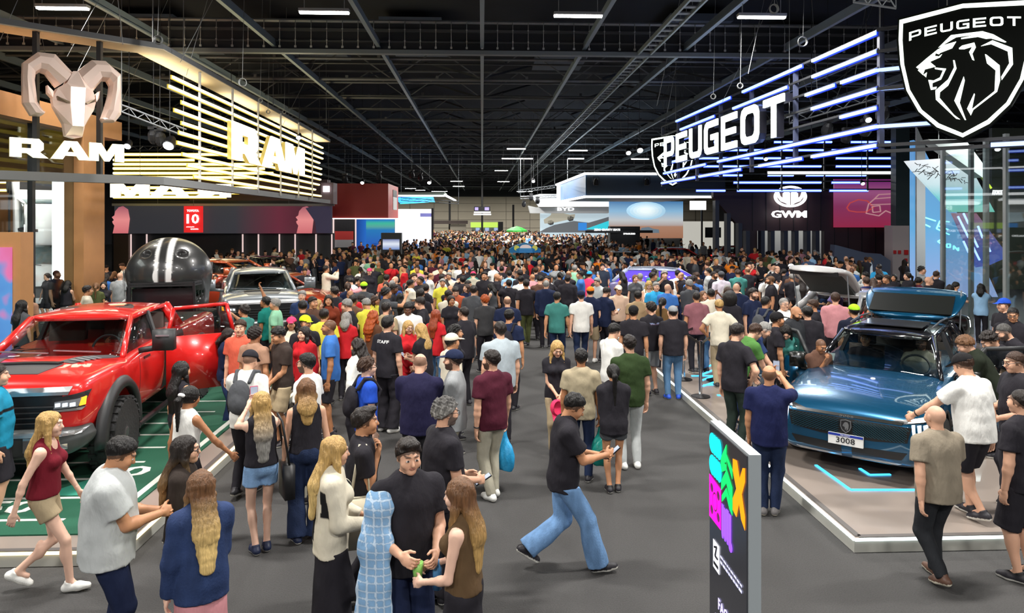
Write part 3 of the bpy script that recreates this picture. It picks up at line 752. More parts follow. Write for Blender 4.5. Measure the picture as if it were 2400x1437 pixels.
M_WLED = emit('white_led', (1, 1, 1), 2.2); M_WARM = emit('warm_led', (1, .86, .50), 3.2); M_BLUE = emit('blue_led', (.30, .44, 1), 2.6)
M_CYAN = emit('cyan_led', (.05, .5, 1), 2.6); M_SIGN = emit('sign_face', (.9, 1, .88), 2.4); M_RSIGN = emit('warm_sign_face', (1, .95, .70), 3.5)
M_WOOD = mat('pale_wood', (.46, .38, .26), .6, noise=.12, nscale=5); M_OAK = mat('orange_wood', (.42, .20, .075), .55, noise=.1, nscale=4)
M_GLASS = glassy('clear_glass'); M_FRAME = mat('frame_grey', (.10, .105, .11), .5)
R_L = [[(0, 0), (.62, 0), (.62, .22), (.9, .22), (1.25, 0), (2.05, 0), (1.6, .3), (1.8, .45), (1.8, .78), (1.55, 1), (0, 1)], [(.62, .48), (.62, .72), (1.15, .72), (1.15, .48)]]
A_L = [[(0, 0), (.75, 1), (1.5, 1), (2.25, 0), (1.6, 0), (1.45, .2), (.8, .2), (.66, 0)], [(.92, .4), (1.33, .4), (1.12, .72)]]
M_L = [[(0, 0), (0, 1), (.7, 1), (1.05, .5), (1.4, 1), (2.1, 1), (2.1, 0), (1.55, 0), (1.55, .5), (1.2, 0), (.9, 0), (.55, .5), (.55, 0)]]
def ram_word(name, fr, width, height, depth, m, side, label, slab=True):
    t = thing(name, fr(0, 0, 0), 0, label, 'sign'); T0 = Vector(fr(0, 0, 0)); x = 0; sc = width / 6.6
    for nm, L in (('letter', R_L), ('letter', A_L), ('letter', M_L)):
        LL = [[(-width / 2 + (x + a) * sc, (b - .5) * height) for a, b in lp] for lp in L]
        f2 = lambda a, b, d=0: fr(a, b, d) - T0
        bm = loops_bm(LL, f2, depth * .3, depth * .7); o = link(nm, bm, m, t)
        link('letter_side', loops_bm(LL, f2, depth * .69), side, o)
        x += 2.2
    return t
def polybar(pts, w_, h_, bm=None):
    bm = bm or BM()
    for a, b in zip(pts, pts[1:]): beam(bm, a, b, w_, h_)
    return bm
# ---------------------------------------------------------------- left stand: hanging frame
A_ = Vector((-8.45, 19.4, 0)); B_ = Vector((-8.8, 42, 0)); C_ = Vector((-11.35, 16.8, 0)); D_ = Vector((-16.5, 12.3, 0))
ZT, ZL = 7.85, 4.32
t = thing('hanging_canopy_frame', (-8.45, 19.4, 0), 0, 'black and pale wood hanging frame looping over the left stand', 'canopy frame'); t0 = Vector((-8.45, 19.4, 0))
up = lambda p, z: Vector((p.x, p.y, z)) - t0
inn = Vector((-.85, 0, 0)); inc = Vector((-.5, .55, 0))
bm = BM()
def strip(bm, a, b, oa, ob, z0, z1):
    v = [bm.verts.new(q) for q in (up(a, z0), up(b, z0), up(b + ob, z0), up(a + oa, z0), up(a, z1), up(b, z1), up(b + ob, z1), up(a + oa, z1))]
    for q in ((0, 1, 2, 3), (4, 7, 6, 5), (0, 4, 5, 1), (1, 5, 6, 2), (2, 6, 7, 3), (3, 7, 4, 0)): bm.faces.new([v[i] for i in q])
oD = Vector((-.6, .6, 0)); oA = Vector((-.85, .35, 0))
strip(bm, A_, B_, oA, inn, ZT - .02, ZT + .12); strip(bm, C_, A_, oD, oA, ZT - .02, ZT + .12); strip(bm, D_, C_, oD, oD, ZT - .02, ZT + .12); link('top_fascia', bm, M_FRAME, t)
bm = BM(); strip(bm, A_, B_, oA, inn, ZT - .05, ZT - .021); strip(bm, C_, A_, oD, oA, ZT - .05, ZT - .021); strip(bm, D_, C_, oD, oD, ZT - .05, ZT - .021); link('wood_soffit', bm, M_WOOD, t)
bm = BM()
for a, b, oa, ob in ((A_, B_, oA * .35, inn * .35), (C_, A_, oD * .35, oA * .35), (D_, C_, oD * .35, oD * .35)): strip(bm, a, b, oa, ob, ZL - .09, ZL + .12)
link('lower_rail', bm, mat('rail_grey', (.17, .175, .175), .5), t)
for u in (468, 545, 605, 658, 700, 732):
    p = PX(u, 300, -8.6); bm = BM(); beam(bm, up(p, ZL), up(p, ZT), .06); link('post', bm, M_LGREY, t)
for u in (87, 237):
    d = ray(u, 300); k = (C_ - A_); # ray against the chamfer
    den = d.x * k.y - d.y * k.x; tt = (A_.x * k.y - A_.y * k.x) / den; p = Vector((d.x * tt, d.y * tt, 0)) + Vector((-.1, .12, 0))
    bm = BM(); beam(bm, up(p, ZL), up(p, ZT), .11); link('post', bm, M_BLACK, t)
zs = [7.25 - i * .296 for i in range(10)]
lx = [405, 397, 428, 411, 428, 422, 418, 430, 442, 457]; rx_ = [757, 758, 757, 750, 754, 754, 752, 749, 740, 753]
def led_bar(a, b, m, label, grp, r=.03, casing=None):
    t = thing('light_bar', a, 0, label, 'light bar', grp); a0 = Vector(a)
    bm = BM(); beam(bm, (0, 0, 0), Vector(b) - a0, r * 1.5, r * 2.3); link('tube', bm, m, t)
    bm = BM(); d_ = (Vector(b) - a0).normalized(); sh = Vector((-d_.y, d_.x, 0)) * r * (1 if d_.x > 0 or True else -1); sh = sh if (a0 + sh).length > a0.length else -sh; beam(bm, sh * 1.6, Vector(b) - a0 + sh * 1.6, r * 1.2, r * 3.9); link('casing', bm, casing or M_DSTEEL, t)
    return t
ordn = ('topmost', 'second', 'third', 'fourth', 'fifth', 'sixth', 'seventh', 'eighth', 'ninth', 'lowest')
Myc = mat('yellow_casing', (.45, .36, .06), .5, em=(.6, .42, .02), es=.7)  # emission imitates the yellow halo around the warm bars
for i, z in enumerate(zs):
    a = PX(lx[i], 300, -8.55); b = PX(rx_[i], 300, -8.75)
    led_bar((-8.55, a.y, z), (-8.75, b.y, z), M_WARM, ordn[i] + ' warm light bar running along the left stand behind its big letters', 'warm light bars on the left', casing=Myc)
for i, v in enumerate((362, 375, 385, 395, 406, 416, 440, 452, 462)):
    a = PY(265, v, 44); b = PY((640, 455, 640, 620, 640, 595, 605, 560, 530)[i], v, 44)
    led_bar(a, b, M_WARM, 'warm horizontal light bar on the far side of the left stand, row %s from top' % ('one', 'two', 'three', 'four', 'five', 'six', 'seven', 'eight', 'nine')[i], 'far side warm light bars', .05, casing=Myc)
for i, v in enumerate((300, 315, 331, 347, 362, 377, 392, 433, 452)):
    a = PY(-40, v - 6, 27); b = PY((210, 225, 60, 210, 60, 210, 225, 220, 220)[i], v + 8, 27); 
    led_bar(a, (b.x, b.y, a.z), M_WARM, 'warm light bar seen through the glass of the wood building, row %s' % ('one', 'two', 'three', 'four', 'five', 'six', 'seven', 'eight', 'nine')[i], 'warm bars behind the glass', .03, casing=Myc)
fr = frame((-8.3, 29.4, 5.97), (0, 1, 0), (0, 0, 1)); fr_ = fr
ram_word('letter_sign', lambda a, b, d=0: Vector((-8.5 + d, 29.2 + a, 5.97 + b)), 9.8, 1.27, .2, M_RSIGN, mat('yellow_side', (.6, .5, .15), .5), 'large glowing RAM letters across the warm light bars')
p = PY(400, 447, 43.8); ram_word('letter_sign', lambda a, b, d=0: p + Vector((-a, -d, b)), 7.2, .8, .12, M_RSIGN, M_LGREY, 'glowing back to front RAM letters at the far side of the left stand')
# warm wash on the soffit, from added area lights without fixtures
for y in (22, 28, 34, 40): area('soffit_wash', (-9.3, y, 7.3), .3, 4, 60, (1, .85, .55), (PI, 0, 0), t).location = Vector((-9.3, y, 7.3)) - t0
# ram head emblem on the chamfer
cd = (A_ - C_).normalized(); cn = Vector((cd.y, -cd.x, 0)); cm = (A_ + C_) / 2 + cn * .3
def onplane(u, v, o, n):
    d = ray(u, v); c0 = Vector((0, 0, CH)); return c0 + d * ((o - c0).dot(n) / d.dot(n))
def emb(cx, cy, h): return onplane(cx / 4.634, 90 + cy / 4.634, cm, cn) + cn * h
ec = emb(800, 620, 0); te = thing('horned_head_emblem', ec, 0, 'large rose gold horned ram head emblem on black posts', 'emblem')
def facets(name, verts, faces, m, th=.12, parent=te):
    bm = BM(); vs = [bm.verts.new(emb(*v) - ec) for v in verts]
    for f in faces: bm.faces.new([vs[i] for i in f])
    bmesh.ops.recalc_face_normals(bm, faces=bm.faces)
    if sum((f.normal.dot(cn) for f in bm.faces)) < 0: bmesh.ops.reverse_faces(bm, faces=bm.faces)
    r = bmesh.ops.extrude_face_region(bm, geom=bm.faces[:], use_keep_orig=True)
    ev = [g for g in r['geom'] if isinstance(g, bmesh.types.BMVert)]
    for v in ev:
        hgt = v.co.dot(cn) ; v.co = v.co - cn * (hgt + th)
    return link(name, bm, m, parent)
M_ROSE = mat('rose_metal', (.92, .72, .62), .36, .2)
for nm, st in (('left_horn', [((775, 368), (700, 470), (605, 535)), ((595, 175), (500, 298), (490, 385)), ((405, 152), (420, 283), (430, 365)), ((245, 265), (325, 335), (388, 395)), ((240, 430), (315, 445), (378, 460)), ((245, 700), (350, 715), (405, 690)), ((330, 838), (410, 790), (470, 795)), ((440, 845), (455, 825), (482, 800))]),
               ('right_horn', [((825, 370), (910, 520), (988, 600)), ((990, 240), (1055, 375), (1105, 460)), ((1140, 250), (1180, 385), (1160, 465)), ((1305, 395), (1240, 440), (1190, 520)), ((1308, 555), (1235, 565), (1180, 600)), ((1308, 830), (1200, 790), (1135, 770)), ((1240, 912), (1150, 880), (1100, 868)), ((1110, 912), (1100, 890), (1092, 870))])):
    vs = []; 
    for a, b, c in st: vs += [(*a, .06), ((a[0] * .55 + b[0] * .45), (a[1] * .55 + b[1] * .45), .26), (*b, .28), (b[0] * .35 + c[0] * .65, b[1] * .35 + c[1] * .65, .2), (*c, 0)]
    fs = [(5 * i + j, 5 * i + j + 1, 5 * i + 6 + j, 5 * i + 5 + j) for i in range(len(st) - 1) for j in range(4)]
    facets(nm, vs, fs, M_ROSE)
HV_ = [(775, 368, .2), (825, 370, .2), (695, 500, .3), (912, 528, .3), (720, 548, .42), (880, 562, .42), (740, 968, .42), (855, 975, .42), (610, 545, .2), (555, 660, .12), (570, 740, .1), (680, 930, .12), (700, 1060, .12), (800, 1090, .15), (880, 1075, .12), (990, 590, .2), (1030, 690, .12), (1010, 780, .1), (910, 950, .12), (722, 730, .36), (875, 740, .36)]
facets('face', HV_, [(0, 1, 3, 5, 4, 2), (6, 7, 14, 13, 12), (2, 4, 8), (8, 4, 19, 9), (9, 19, 10), (10, 19, 6, 11), (11, 6, 12), (3, 15, 5), (15, 16, 20, 5), (16, 17, 20), (17, 18, 7, 20), (18, 14, 7), (4, 5, 20, 7, 6, 19)], M_ROSE)
facets('nose_plate', [(722, 549, .45), (878, 562, .45), (855, 973, .45), (740, 966, .45)], [(0, 1, 2, 3)], emit('lit_plate', (1, .93, .82), 1.5), .3 - .2)
for vs in ([(590, 640, .3), (718, 712, .42), (690, 722, .4), (600, 682, .3)], [(1000, 672, .3), (880, 722, .42), (905, 735, .4), (992, 705, .3)]): facets('eye', vs, [(0, 1, 2, 3)], mat('bronze_shade', (.14, .10, .06), .4, .6))
for vs in ([(505, 512, .1), (565, 582, .16), (560, 652, .16), (508, 592, .08)], [(1075, 578, .1), (1020, 622, .16), (1028, 700, .16), (1068, 655, .08)]): facets('ear', vs, [(0, 1, 2, 3)], M_ROSE)
pw = onplane(163, 353, cm, cn)
ram_word('letter_sign', lambda a, b, d=0: pw + cd * a + Vector((0, 0, b)) + cn * d, 2.42, .44, .1, M_RSIGN, mat('yellow_side', (.6, .5, .15), .5), 'glowing white RAM letters under the rose gold ram head')
# ---------------------------------------------------------------- wood building
t = thing('wood_building', (-11.6, 17, 0), 0, 'orange wood stand building with glass front behind the ram head', 'stand building')
def bb(name, lo, hi, m, par, org, **k):
    bm = BM(); lo = Vector(lo); hi = Vector(hi); box(bm, (lo + hi) / 2 - org, hi - lo); return link(name, bm, m, par, **k)
o0 = Vector((-11.6, 17, 0))
bb('fascia', (-12.1, 9, 5.82), (-11.5, 23.4, 6.4), M_OAK, t, o0); bb('pillar', (-12.05, 21.2, 0), (-11.5, 22.35, 5.82), M_OAK, t, o0)
bb('roof', (-24, 9, 6.0), (-12.1, 23.3, 6.2), M_OAK, t, o0); bb('ceiling_panel', (-24, 22.2, 4.5), (-12.1, 23.3, 6.0), M_OAK, t, o0)
for y in (12, 14.5, 17, 19.2): bb('mullion', (-11.85, y, 0), (-11.72, y + .13, 5.82), M_BLACK, t, o0)
bb('glass_wall', (-11.8, 9, 0), (-11.78, 21.2, 5.8), M_GLASS, t, o0)
p = PY(146, 400, 21.0); 
bb('teal_panel', (-17.5, 29.5, 3.5), (-16.0, 29.7, 6), mat('teal_panel', (.30, .42, .40), .6), t, o0)
bb('back_wall', (-26, 30, 0), (-16, 30.2, 6), M_OAK, t, o0); bb('side_wall', (-16.4, 30, 0), (-15.6, 30.2, 3.0), M_WHITE, t, o0)
t = thing('light_column', (-12.9, 22.6, 0), 0, 'tall glowing white light column behind the ram head', 'light column'); bb('glowing_column', (-13.15, 22.5, 0), (-12.55, 22.8, 5.4), emit('column_glow', (1, 1, .97), 2.2), t, Vector((-12.9, 22.6, 0)))
t = thing('video_screen', (-9.6, 13.6, 0), 0, 'portrait video screen in orange wood frame at the left edge', 'video screen'); o0 = Vector((-9.6, 13.6, 0))
pa = PY(-60, 545, 14.2); pb = PY(48, 545, 14.2)
bb('wood_frame', (pa.x, 14.2, 0), (pb.x, 14.6, pa.z), M_OAK, t, o0)
ms = bpy.data.materials.new('screen_noise'); ms.use_nodes = True; nt = ms.node_tree; bs = nt.nodes['Principled BSDF']
tc = nt.nodes.new('ShaderNodeTexCoord'); nz = nt.nodes.new('ShaderNodeTexNoise'); nz.inputs['Scale'].default_value = 1.3; cr = nt.nodes.new('ShaderNodeValToRGB')
cr.color_ramp.elements[0].color = (.02, .12, .55, 1); cr.color_ramp.elements[1].color = (.8, .05, .08, 1); e_ = cr.color_ramp.elements.new(.5); e_.color = (.1, .35, .8, 1); e_ = cr.color_ramp.elements.new(.6); e_.color = (.9, .2, .5, 1)
nt.links.new(tc.outputs['Object'], nz.inputs[0]); nt.links.new(nz.outputs[0], cr.inputs[0]); nt.links.new(cr.outputs[0], bs.inputs['Emission Color']); bs.inputs['Emission Strength'].default_value = .9; bs.inputs['Base Color'].default_value = (.02, .02, .02, 1)
pa = PY(-50, 580, 14.15); pb = PY(25, 580, 14.15); bb('screen', (pa.x, 14.14, .3), (pb.x, 14.2, pa.z), ms, t, o0)
area('showroom_lamp', (-15.5, 23.6, 5.9), 4, 2, 700, (1, .97, .92)); area('showroom_lamp', (-14, 14, 5.9), 3, 4, 250, (1, .97, .92))
# ---------------------------------------------------------------- Toyota screen band and dark wall
def quadscreen(name, u0, u1, v0, v1, Y, m, par=None, th=.15, z0=None, **k):
    a = PY(u0, v0, Y); b = PY(u1, v1, Y); zb = b.z if z0 is None else z0
    bm = BM(); box(bm, ((a.x + b.x) / 2, Y + th / 2, (a.z + zb) / 2), (abs(b.x - a.x), th, abs(a.z - zb))); return link(name, bm, m, par, **k)
def gradmat(name, stops, axis='Z', z0=0, z1=1, s=1.0, nz=0.0):
    m = bpy.data.materials.new(name); m.use_nodes = True; nt = m.node_tree; b = nt.nodes['Principled BSDF']
    tc = nt.nodes.new('ShaderNodeTexCoord'); sp = nt.nodes.new('ShaderNodeSeparateXYZ'); mr = nt.nodes.new('ShaderNodeMapRange'); cr = nt.nodes.new('ShaderNodeValToRGB')
    mr.inputs[1].default_value = z0; mr.inputs[2].default_value = z1
    nt.links.new(tc.outputs['Object'], sp.inputs[0]); nt.links.new(sp.outputs[axis], mr.inputs[0]); nt.links.new(mr.outputs[0], cr.inputs[0])
    el = cr.color_ramp.elements
    while len(el) < len(stops): el.new(.5)
    for e, (p, c) in zip(el, stops): e.position = p; e.color = (*c, 1)
    nt.links.new(cr.outputs[0], b.inputs['Emission Color']); b.inputs['Emission Strength'].default_value = s; b.inputs['Base Color'].default_value = (.02, .02, .02, 1); return m
t = thing('led_screen_band', (0, 0, 0), 0, 'long dark LED screen band showing a red lit face at each end', 'screen')
xa = PY(268, 500, 45).x; xb = PY(780, 500, 45).x
quadscreen('screen', 268, 778, 483, 547, 45, gradmat('band_screen', [(0, (.03, .03, .035)), (.55, (.035, .036, .045)), (.75, (.13, .02, .04)), (.9, (.05, .01, .02)), (1, (.03, .03, .05))], 'X', xa, xb, 1.0), t)
quadscreen('grey_header', 262, 783, 477, 483, 45.05, M_LGREY, t)
mf = gradmat('screen_face', [(0, (.55, .12, .14)), (.5, (.75, .25, .25)), (1, (.25, .06, .1))], 'Z', 2.3, 4.3, 1.1)
for u0, flip in ((264, 1), (695, 1)):
    sc = 1.0; pts = [(0, 64), (4, 46), (0, 40), (-1, 36), (3, 33), (-2, 26), (4, 22), (6, 12), (14, 3), (24, 0), (36, 8), (40, 30), (36, 64)]
    LL = [[(PY(u0 + x, 483 + y, 44.95).x, PY(u0 + x, 483 + y, 44.95).z) for x, y in pts]]
    link('face_image', loops_bm(LL, lambda a, b, d=0: Vector((a, 44.97 - d, b)), .02), mf, t)
LL = [[(PY(u, v, 44.9).x, PY(u, v, 44.9).z) for u, v in ((716, 488), (735, 483), (770, 484), (776, 500), (774, 546), (742, 546), (738, 520), (728, 505))]]
link('hair_image', loops_bm(LL, lambda a, b, d=0: Vector((a, 44.93 - d, b)), .02), emit('screen_dark', (.03, .025, .05), 1), t)
t = thing('anniversary_sign', (0, 0, 0), 0, 'red upright sign reading TOYOTA 10 in front of the LED band', 'sign')
quadscreen('board', 431, 474, 483, 545, 44.5, emit('sign_red', (.75, .02, .02), 1.0), t)
for tx, u, v, hpx, wpx in (('TOYOTA', 452, 494, 5, 27), ('10', 452, 513, 22, 28), ('ANOS DE JAPÃO', 446, 532, 2.6, 18), ('GARANTIA', 456, 537, 2.6, 18)):
    c = PY(u, v, 44.45); k = 44.45 / 1680; link('lettering', text_bm(tx, frame(c, (1, 0, 0), (0, 0, 1)), hpx * k, .02, wpx * k, .02), M_WLED, t)
t = thing('dark_panel_wall', (0, 0, 0), 0, 'dark panelled wall with thin vertical light strips under the LED band', 'panel wall')
quadscreen('panel', 262, 783, 547, 640, 45.6, mat('dark_panel', (.035, .04, .045), .6), t, .2, 0)
quadscreen('upper_panel', 262, 783, 470, 483, 45.6, mat('dark_panel', (.035, .04, .045), .6), t, .2)
for u in (305, 342, 567, 604, 653, 690, 739, 776):
    quadscreen('light_strip', u, u + 3, 549, 600, 45.4, emit('strip_rose', (1, .75, .72), .8), t, .05, .3)
bb('wood_slats', (PY(268, 0, 45.3).x, 45.2, 0), (PY(302, 0, 45.3).x, 45.4, 2.4), mat('slats', (.11, .075, .05), .7), t, Vector((0, 0, 0)))
# ---------------------------------------------------------------- red block, stage, canopy
t = thing('red_overhead_block', (0, 0, 0), 0, 'large red overhead block hanging left of the aisle', 'overhead sign'); xr = PY(910, 0, 48).x
a = PY(782, 430, 48); b = PY(910, 511, 48)
bb('red_body', (a.x - 3, 48, b.z), (b.x, 53.6, a.z), mat('red_panel', (.62, .055, .045), .45), t, Vector((0, 0, 0)))
bb('white_lip', (a.x - 3, 47.95, b.z - .08), (b.x + .03, 53.6, b.z), emit('lip', (1, .95, .95), 1.2), t, Vector((0, 0, 0)))
bb('black_tab', (b.x, 50.4, 4.9), (b.x + .03, 52.6, 5.4), M_BLACK, t, Vector((0, 0, 0))); bb('white_tab', (b.x, 50.4, 4.0), (b.x + .03, 52.6, 4.9), M_WHITE, t, Vector((0, 0, 0)))
bb('red_rear', (a.x - 9, 47, 4.2), (a.x - .2, 48, 5.9), mat('grey_red', (.16, .10, .11), .6), t, Vector((0, 0, 0)))
t = thing('overhead_box', (0, 0, 0), 0, 'pale overhead box with a white sign next to the red block', 'overhead box')
quadscreen('box_body', 752, 781, 428, 478, 43.5, mat('box_grey', (.30, .22, .24), .6), t, 1.2); quadscreen('white_logo', 757, 772, 436, 450, 43.4, M_WLED, t, .05)
t = thing('red_white_panel', (0, 0, 0), 0, 'black wall with red and white slanted panel below the red block', 'wall panel')
quadscreen('black_wall', 781, 832, 512, 640, 50, M_BLACK, t, .2, 0); quadscreen('red_panel', 785, 828, 542, 562, 49.9, mat('red_panel', (.62, .055, .045), .45), t, .05); quadscreen('white_panel', 785, 828, 562, 580, 49.9, M_LGREY, t, .05)
for u in (780, 832): quadscreen('light_strip', u, u + 3, 512, 640, 49.8, emit('strip_rose', (1, .75, .72), .8), t, .05, 0)
t = thing('blue_stage_screen', (0, 0, 0), 0, 'blue stage screen with drawn curtains under the red block', 'stage screen'); z0 = PY(0, 590, 60).z
quadscreen('curtain', 833, 925, 513, 600, 60, gradmat('curtain', [(0, (.01, .05, .25)), (.3, (.02, .16, .6)), (.5, (.01, .07, .35)), (.8, (.03, .25, .7)), (1, (.01, .1, .4))], 'X', PY(833, 0, 60).x, PY(925, 0, 60).x, 1.0), t, .1, 0)
quadscreen('seascape', 858, 925, 515, 570, 59.9, gradmat('seascape', [(0, (.02, .12, .5)), (.55, (.02, .2, .5)), (.7, (.1, .4, .35)), (.85, (.05, .5, .35)), (1, (.02, .2, .6))], 'Z', PY(0, 570, 60).z, PY(0, 515, 60).z, 1.0), t, .05)
t = thing('white_stage_screen', (0, 0, 0), 0, 'large glowing white stage screen right of the blue stage', 'stage screen')
quadscreen('screen', 926, 1013, 490, 595, 62, gradmat('white_scr', [(0, (.35, .5, .9)), (.25, (.8, .85, 1)), (.6, (1, .97, 1)), (1, (.9, .88, 1))], 'Z', 0.5, PY(0, 490, 62).z, 1.5), t, .2, 0.3)
quadscreen('dark_edge', 1011, 1016, 488, 595, 61.9, M_BLACK, t, .2, 0); quadscreen('blue_image', 985, 1011, 500, 508, 61.95, emit('dk', (.2, .2, .5), 1), t, .02)
t = thing('green_lit_canopy', (0, 0, 0), 0, 'white edged canopy with blue and green lit underside beyond the red block', 'canopy')
quadscreen('fascia', 925, 1042, 450, 457, 58, mat('green_grey', (.16, .2, .17), .6), t, 4); quadscreen('white_edge', 925, 1042, 457, 461, 57.9, M_WLED, t, .1)
a = PY(1042, 457, 57.9); b = PY(1068, 470, 75); bm = BM(); beam(bm, a, (b.x, b.y, a.z - .0), .12, .15); link('white_edge', bm, M_WLED, t)
for i in range(6):
    a = PY(930 + i * 2, 464 + i * 2.6, 60 + i * .6); b = PY(1012 + i * 1, 458 + i * 3.0, 66); bm = BM(); beam(bm, a, b, .25, .08); link('light_blade', bm, emit('teal_led', (.05, .65, .9), 2.0) if i % 2 else emit('azure_led', (.05, .3, 1), 2.0), t)
t = thing('video_kiosk', (0, 0, 0), 0, 'dark freestanding kiosk with a bright blue screen left of the aisle', 'kiosk'); quadscreen('cabinet', 893, 940, 546, 600, 42, M_DSTEEL, t, .6, 0); quadscreen('screen', 897, 936, 561, 585, 41.95, gradmat('kscr', [(0, (.2, .3, .6)), (.5, (.8, .85, .95)), (1, (.1, .15, .4))], 'Z', PY(0, 585, 42).z, PY(0, 561, 42).z, 1.0), t, .05)
def hangw(t, pts, m=None):
    bm = BM()
    for p in pts: tube(bm, [Vector(p) - t.location, Vector((p[0], p[1], 12.09)) - t.location], .015, 4)
    link('suspension_wires', bm, mat('wire', (.2, .21, .21), .6), t, kind='stuff')
# ---------------------------------------------------------------- far end
t = thing('hanging_sign', (0, 0, 0), 0, 'small black hanging sign with white lit edge far down the aisle', 'hanging sign')
quadscreen('board', 1111, 1149, 484, 496, 90, M_BLACK, t, .3); quadscreen('lit_edge', 1110, 1151, 501, 504, 90, M_WLED, t, .3); quadscreen('lit_edge', 1111, 1150, 496, 499, 90, M_WLED, t, .3)
quadscreen('logo', 1113, 1121, 486, 493, 89.9, emit('violet', (.5, .4, 1), 1), t, .05); quadscreen('logo', 1136, 1146, 486, 493, 89.9, emit('violet', (.5, .4, 1), 1), t, .05)
bm = BM(); a = PY(1130, 484, 90); beam(bm, a, (a.x, a.y, 11), .2); link('drop_pole', bm, M_BLACK, t)
t = thing('neon_food_booth', (0, 0, 0), 0, 'yellow green lit booth against the far wall', 'booth')
quadscreen('fascia', 1103, 1172, 521, 533, 128, emit('neon_green', (.55, .8, .12), 1.1), t, 1); quadscreen('booth_wall', 1106, 1170, 533, 548, 128.2, M_LGREY, t, .3, 0)
for u in (1115, 1137, 1158): quadscreen('window_sign', u, u + 9, 534, 541, 128.1, emit('booth_blue', (.4, .5, .8), .9), t, .1)
for u, v, lb in ((1054, 470, 'left of the centre'), (1130, 380, 'in the middle of the aisle'), (1203, 480, 'right of the centre'), (1173, 520, 'beside the green booth')):
    a = PY(u, v, 125); bm = BM(); box(bm, (a.x, 125, a.z / 2), (.35 if u != 1173 else .9, .35, a.z)); link('black_column', bm, M_BLACK, label='thin black column before the far wall, ' + lb, cat='column')
t = thing('food_stall', (0, 0, 0), 0, 'brown roofed stall left of the green booth', 'stall'); quadscreen('roof', 1015, 1096, 517, 525, 120, mat('brown_roof', (.12, .09, .08), .7), t, 2); quadscreen('counter', 1055, 1092, 526, 548, 121, mat('stall_cream', (.5, .45, .36), .7), t, 1, 0)
def parasol(u, v, Y, r, cols, label, ht=2.35):
    p = PY(u, v, Y); t = thing('parasol', (p.x, Y, 0), 0, label, 'parasol')
    bm = BM(); n = 8
    top = bm.verts.new((0, 0, p.z)); rg = [bm.verts.new((r * math.cos(2 * PI * k / n + .4), r * math.sin(2 * PI * k / n + .4), p.z - r * .38)) for k in range(n)]
    md_ = [bm.verts.new((r * .55 * math.cos(2 * PI * k / n + .4), r * .55 * math.sin(2 * PI * k / n + .4), p.z - r * .15)) for k in range(n)]
    lw = [bm.verts.new((r * math.cos(2 * PI * k / n + .4), r * math.sin(2 * PI * k / n + .4), p.z - r * .38 - .16)) for k in range(n)]
    for k in range(n):
        j = (k + 1) % n; bm.faces.new((top, md_[k], md_[j])).material_index = k % 2; bm.faces.new((md_[k], rg[k], rg[j], md_[j])).material_index = k % 2; bm.faces.new((rg[k], lw[k], lw[j], rg[j])).material_index = 0
    link('canopy', bm, cols, t); bm = BM(); tube(bm, [(0, 0, 0), (0, 0, p.z)], .025, 8); link('pole', bm, M_WHITE, t); return t, p
t, p = parasol(1230, 568, 33, .78, [mat('parasol_blue', (.02, .2, .5), .6), mat('parasol_lblue', (.06, .32, .6), .6)], 'blue parasol with an oval badge standing in the crowd')
bm = BM(); bmesh.ops.create_circle(bm, cap_ends=True, radius=1, segments=20, matrix=Matrix.Translation((0, -.62, p.z - .22)) @ Matrix.Rotation(PI / 2 - .35, 4, 'X') @ Matrix.Diagonal((.26, .14, 1, 1))); link('oval_badge', bm, mat('badge', (.75, .65, .65), .6), t)
for x in (-.4, .42):
    bm = BM(); bmesh.ops.create_circle(bm, cap_ends=True, radius=.13, segments=9, matrix=Matrix.Translation((x, -.56, p.z - .24)) @ Matrix.Rotation(PI / 2 - .35, 4, 'X')); link('flower_print', bm, mat('yellow_print', (.55, .55, .08), .6), t)
parasol(1211, 530, 78, 1.2, [mat('parasol_green', (.05, .5, .06), .6)] * 2, 'small bright green parasol far down the hall')
# ---------------------------------------------------------------- BYD stand
t = thing('white_wing_canopy', (0, 0, 0), 0, 'white wing shaped canopy with BYD sign at the far right stand', 'canopy'); Y = 84
f3 = lambda a, b, d=0: Vector((a, Y - d, b))
def pxl(pts, Y): return [(PY(u, v, Y).x, PY(u, v, Y).z) for u, v in pts]
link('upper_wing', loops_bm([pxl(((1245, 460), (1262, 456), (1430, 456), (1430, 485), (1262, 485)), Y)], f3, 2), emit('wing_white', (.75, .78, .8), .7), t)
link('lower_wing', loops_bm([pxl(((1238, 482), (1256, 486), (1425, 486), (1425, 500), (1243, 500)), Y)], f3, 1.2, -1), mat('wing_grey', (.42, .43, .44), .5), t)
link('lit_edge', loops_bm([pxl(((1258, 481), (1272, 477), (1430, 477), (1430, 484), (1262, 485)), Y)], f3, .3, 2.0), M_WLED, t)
c = PY(1326, 490, Y - .5); link('byd_letters', text_bm('BYD', frame(c, (1, 0, 0), (0, 0, 1)), .42, .06, 2.0, .03), emit('sign_soft', (1, 1, 1), 1.5), t)
t = thing('ramp_screen', (0, 0, 0), 0, 'pale screen showing a beige pickup climbing a ramp under the BYD wing', 'screen'); Y = 86
quadscreen('screen', 1266, 1430, 499, 545, 86, emit('pale_screen', (.55, .68, .75), .8), t, .2, 1.2)
f4 = lambda a, b, d=0: Vector((a, 85.95 - d, b))
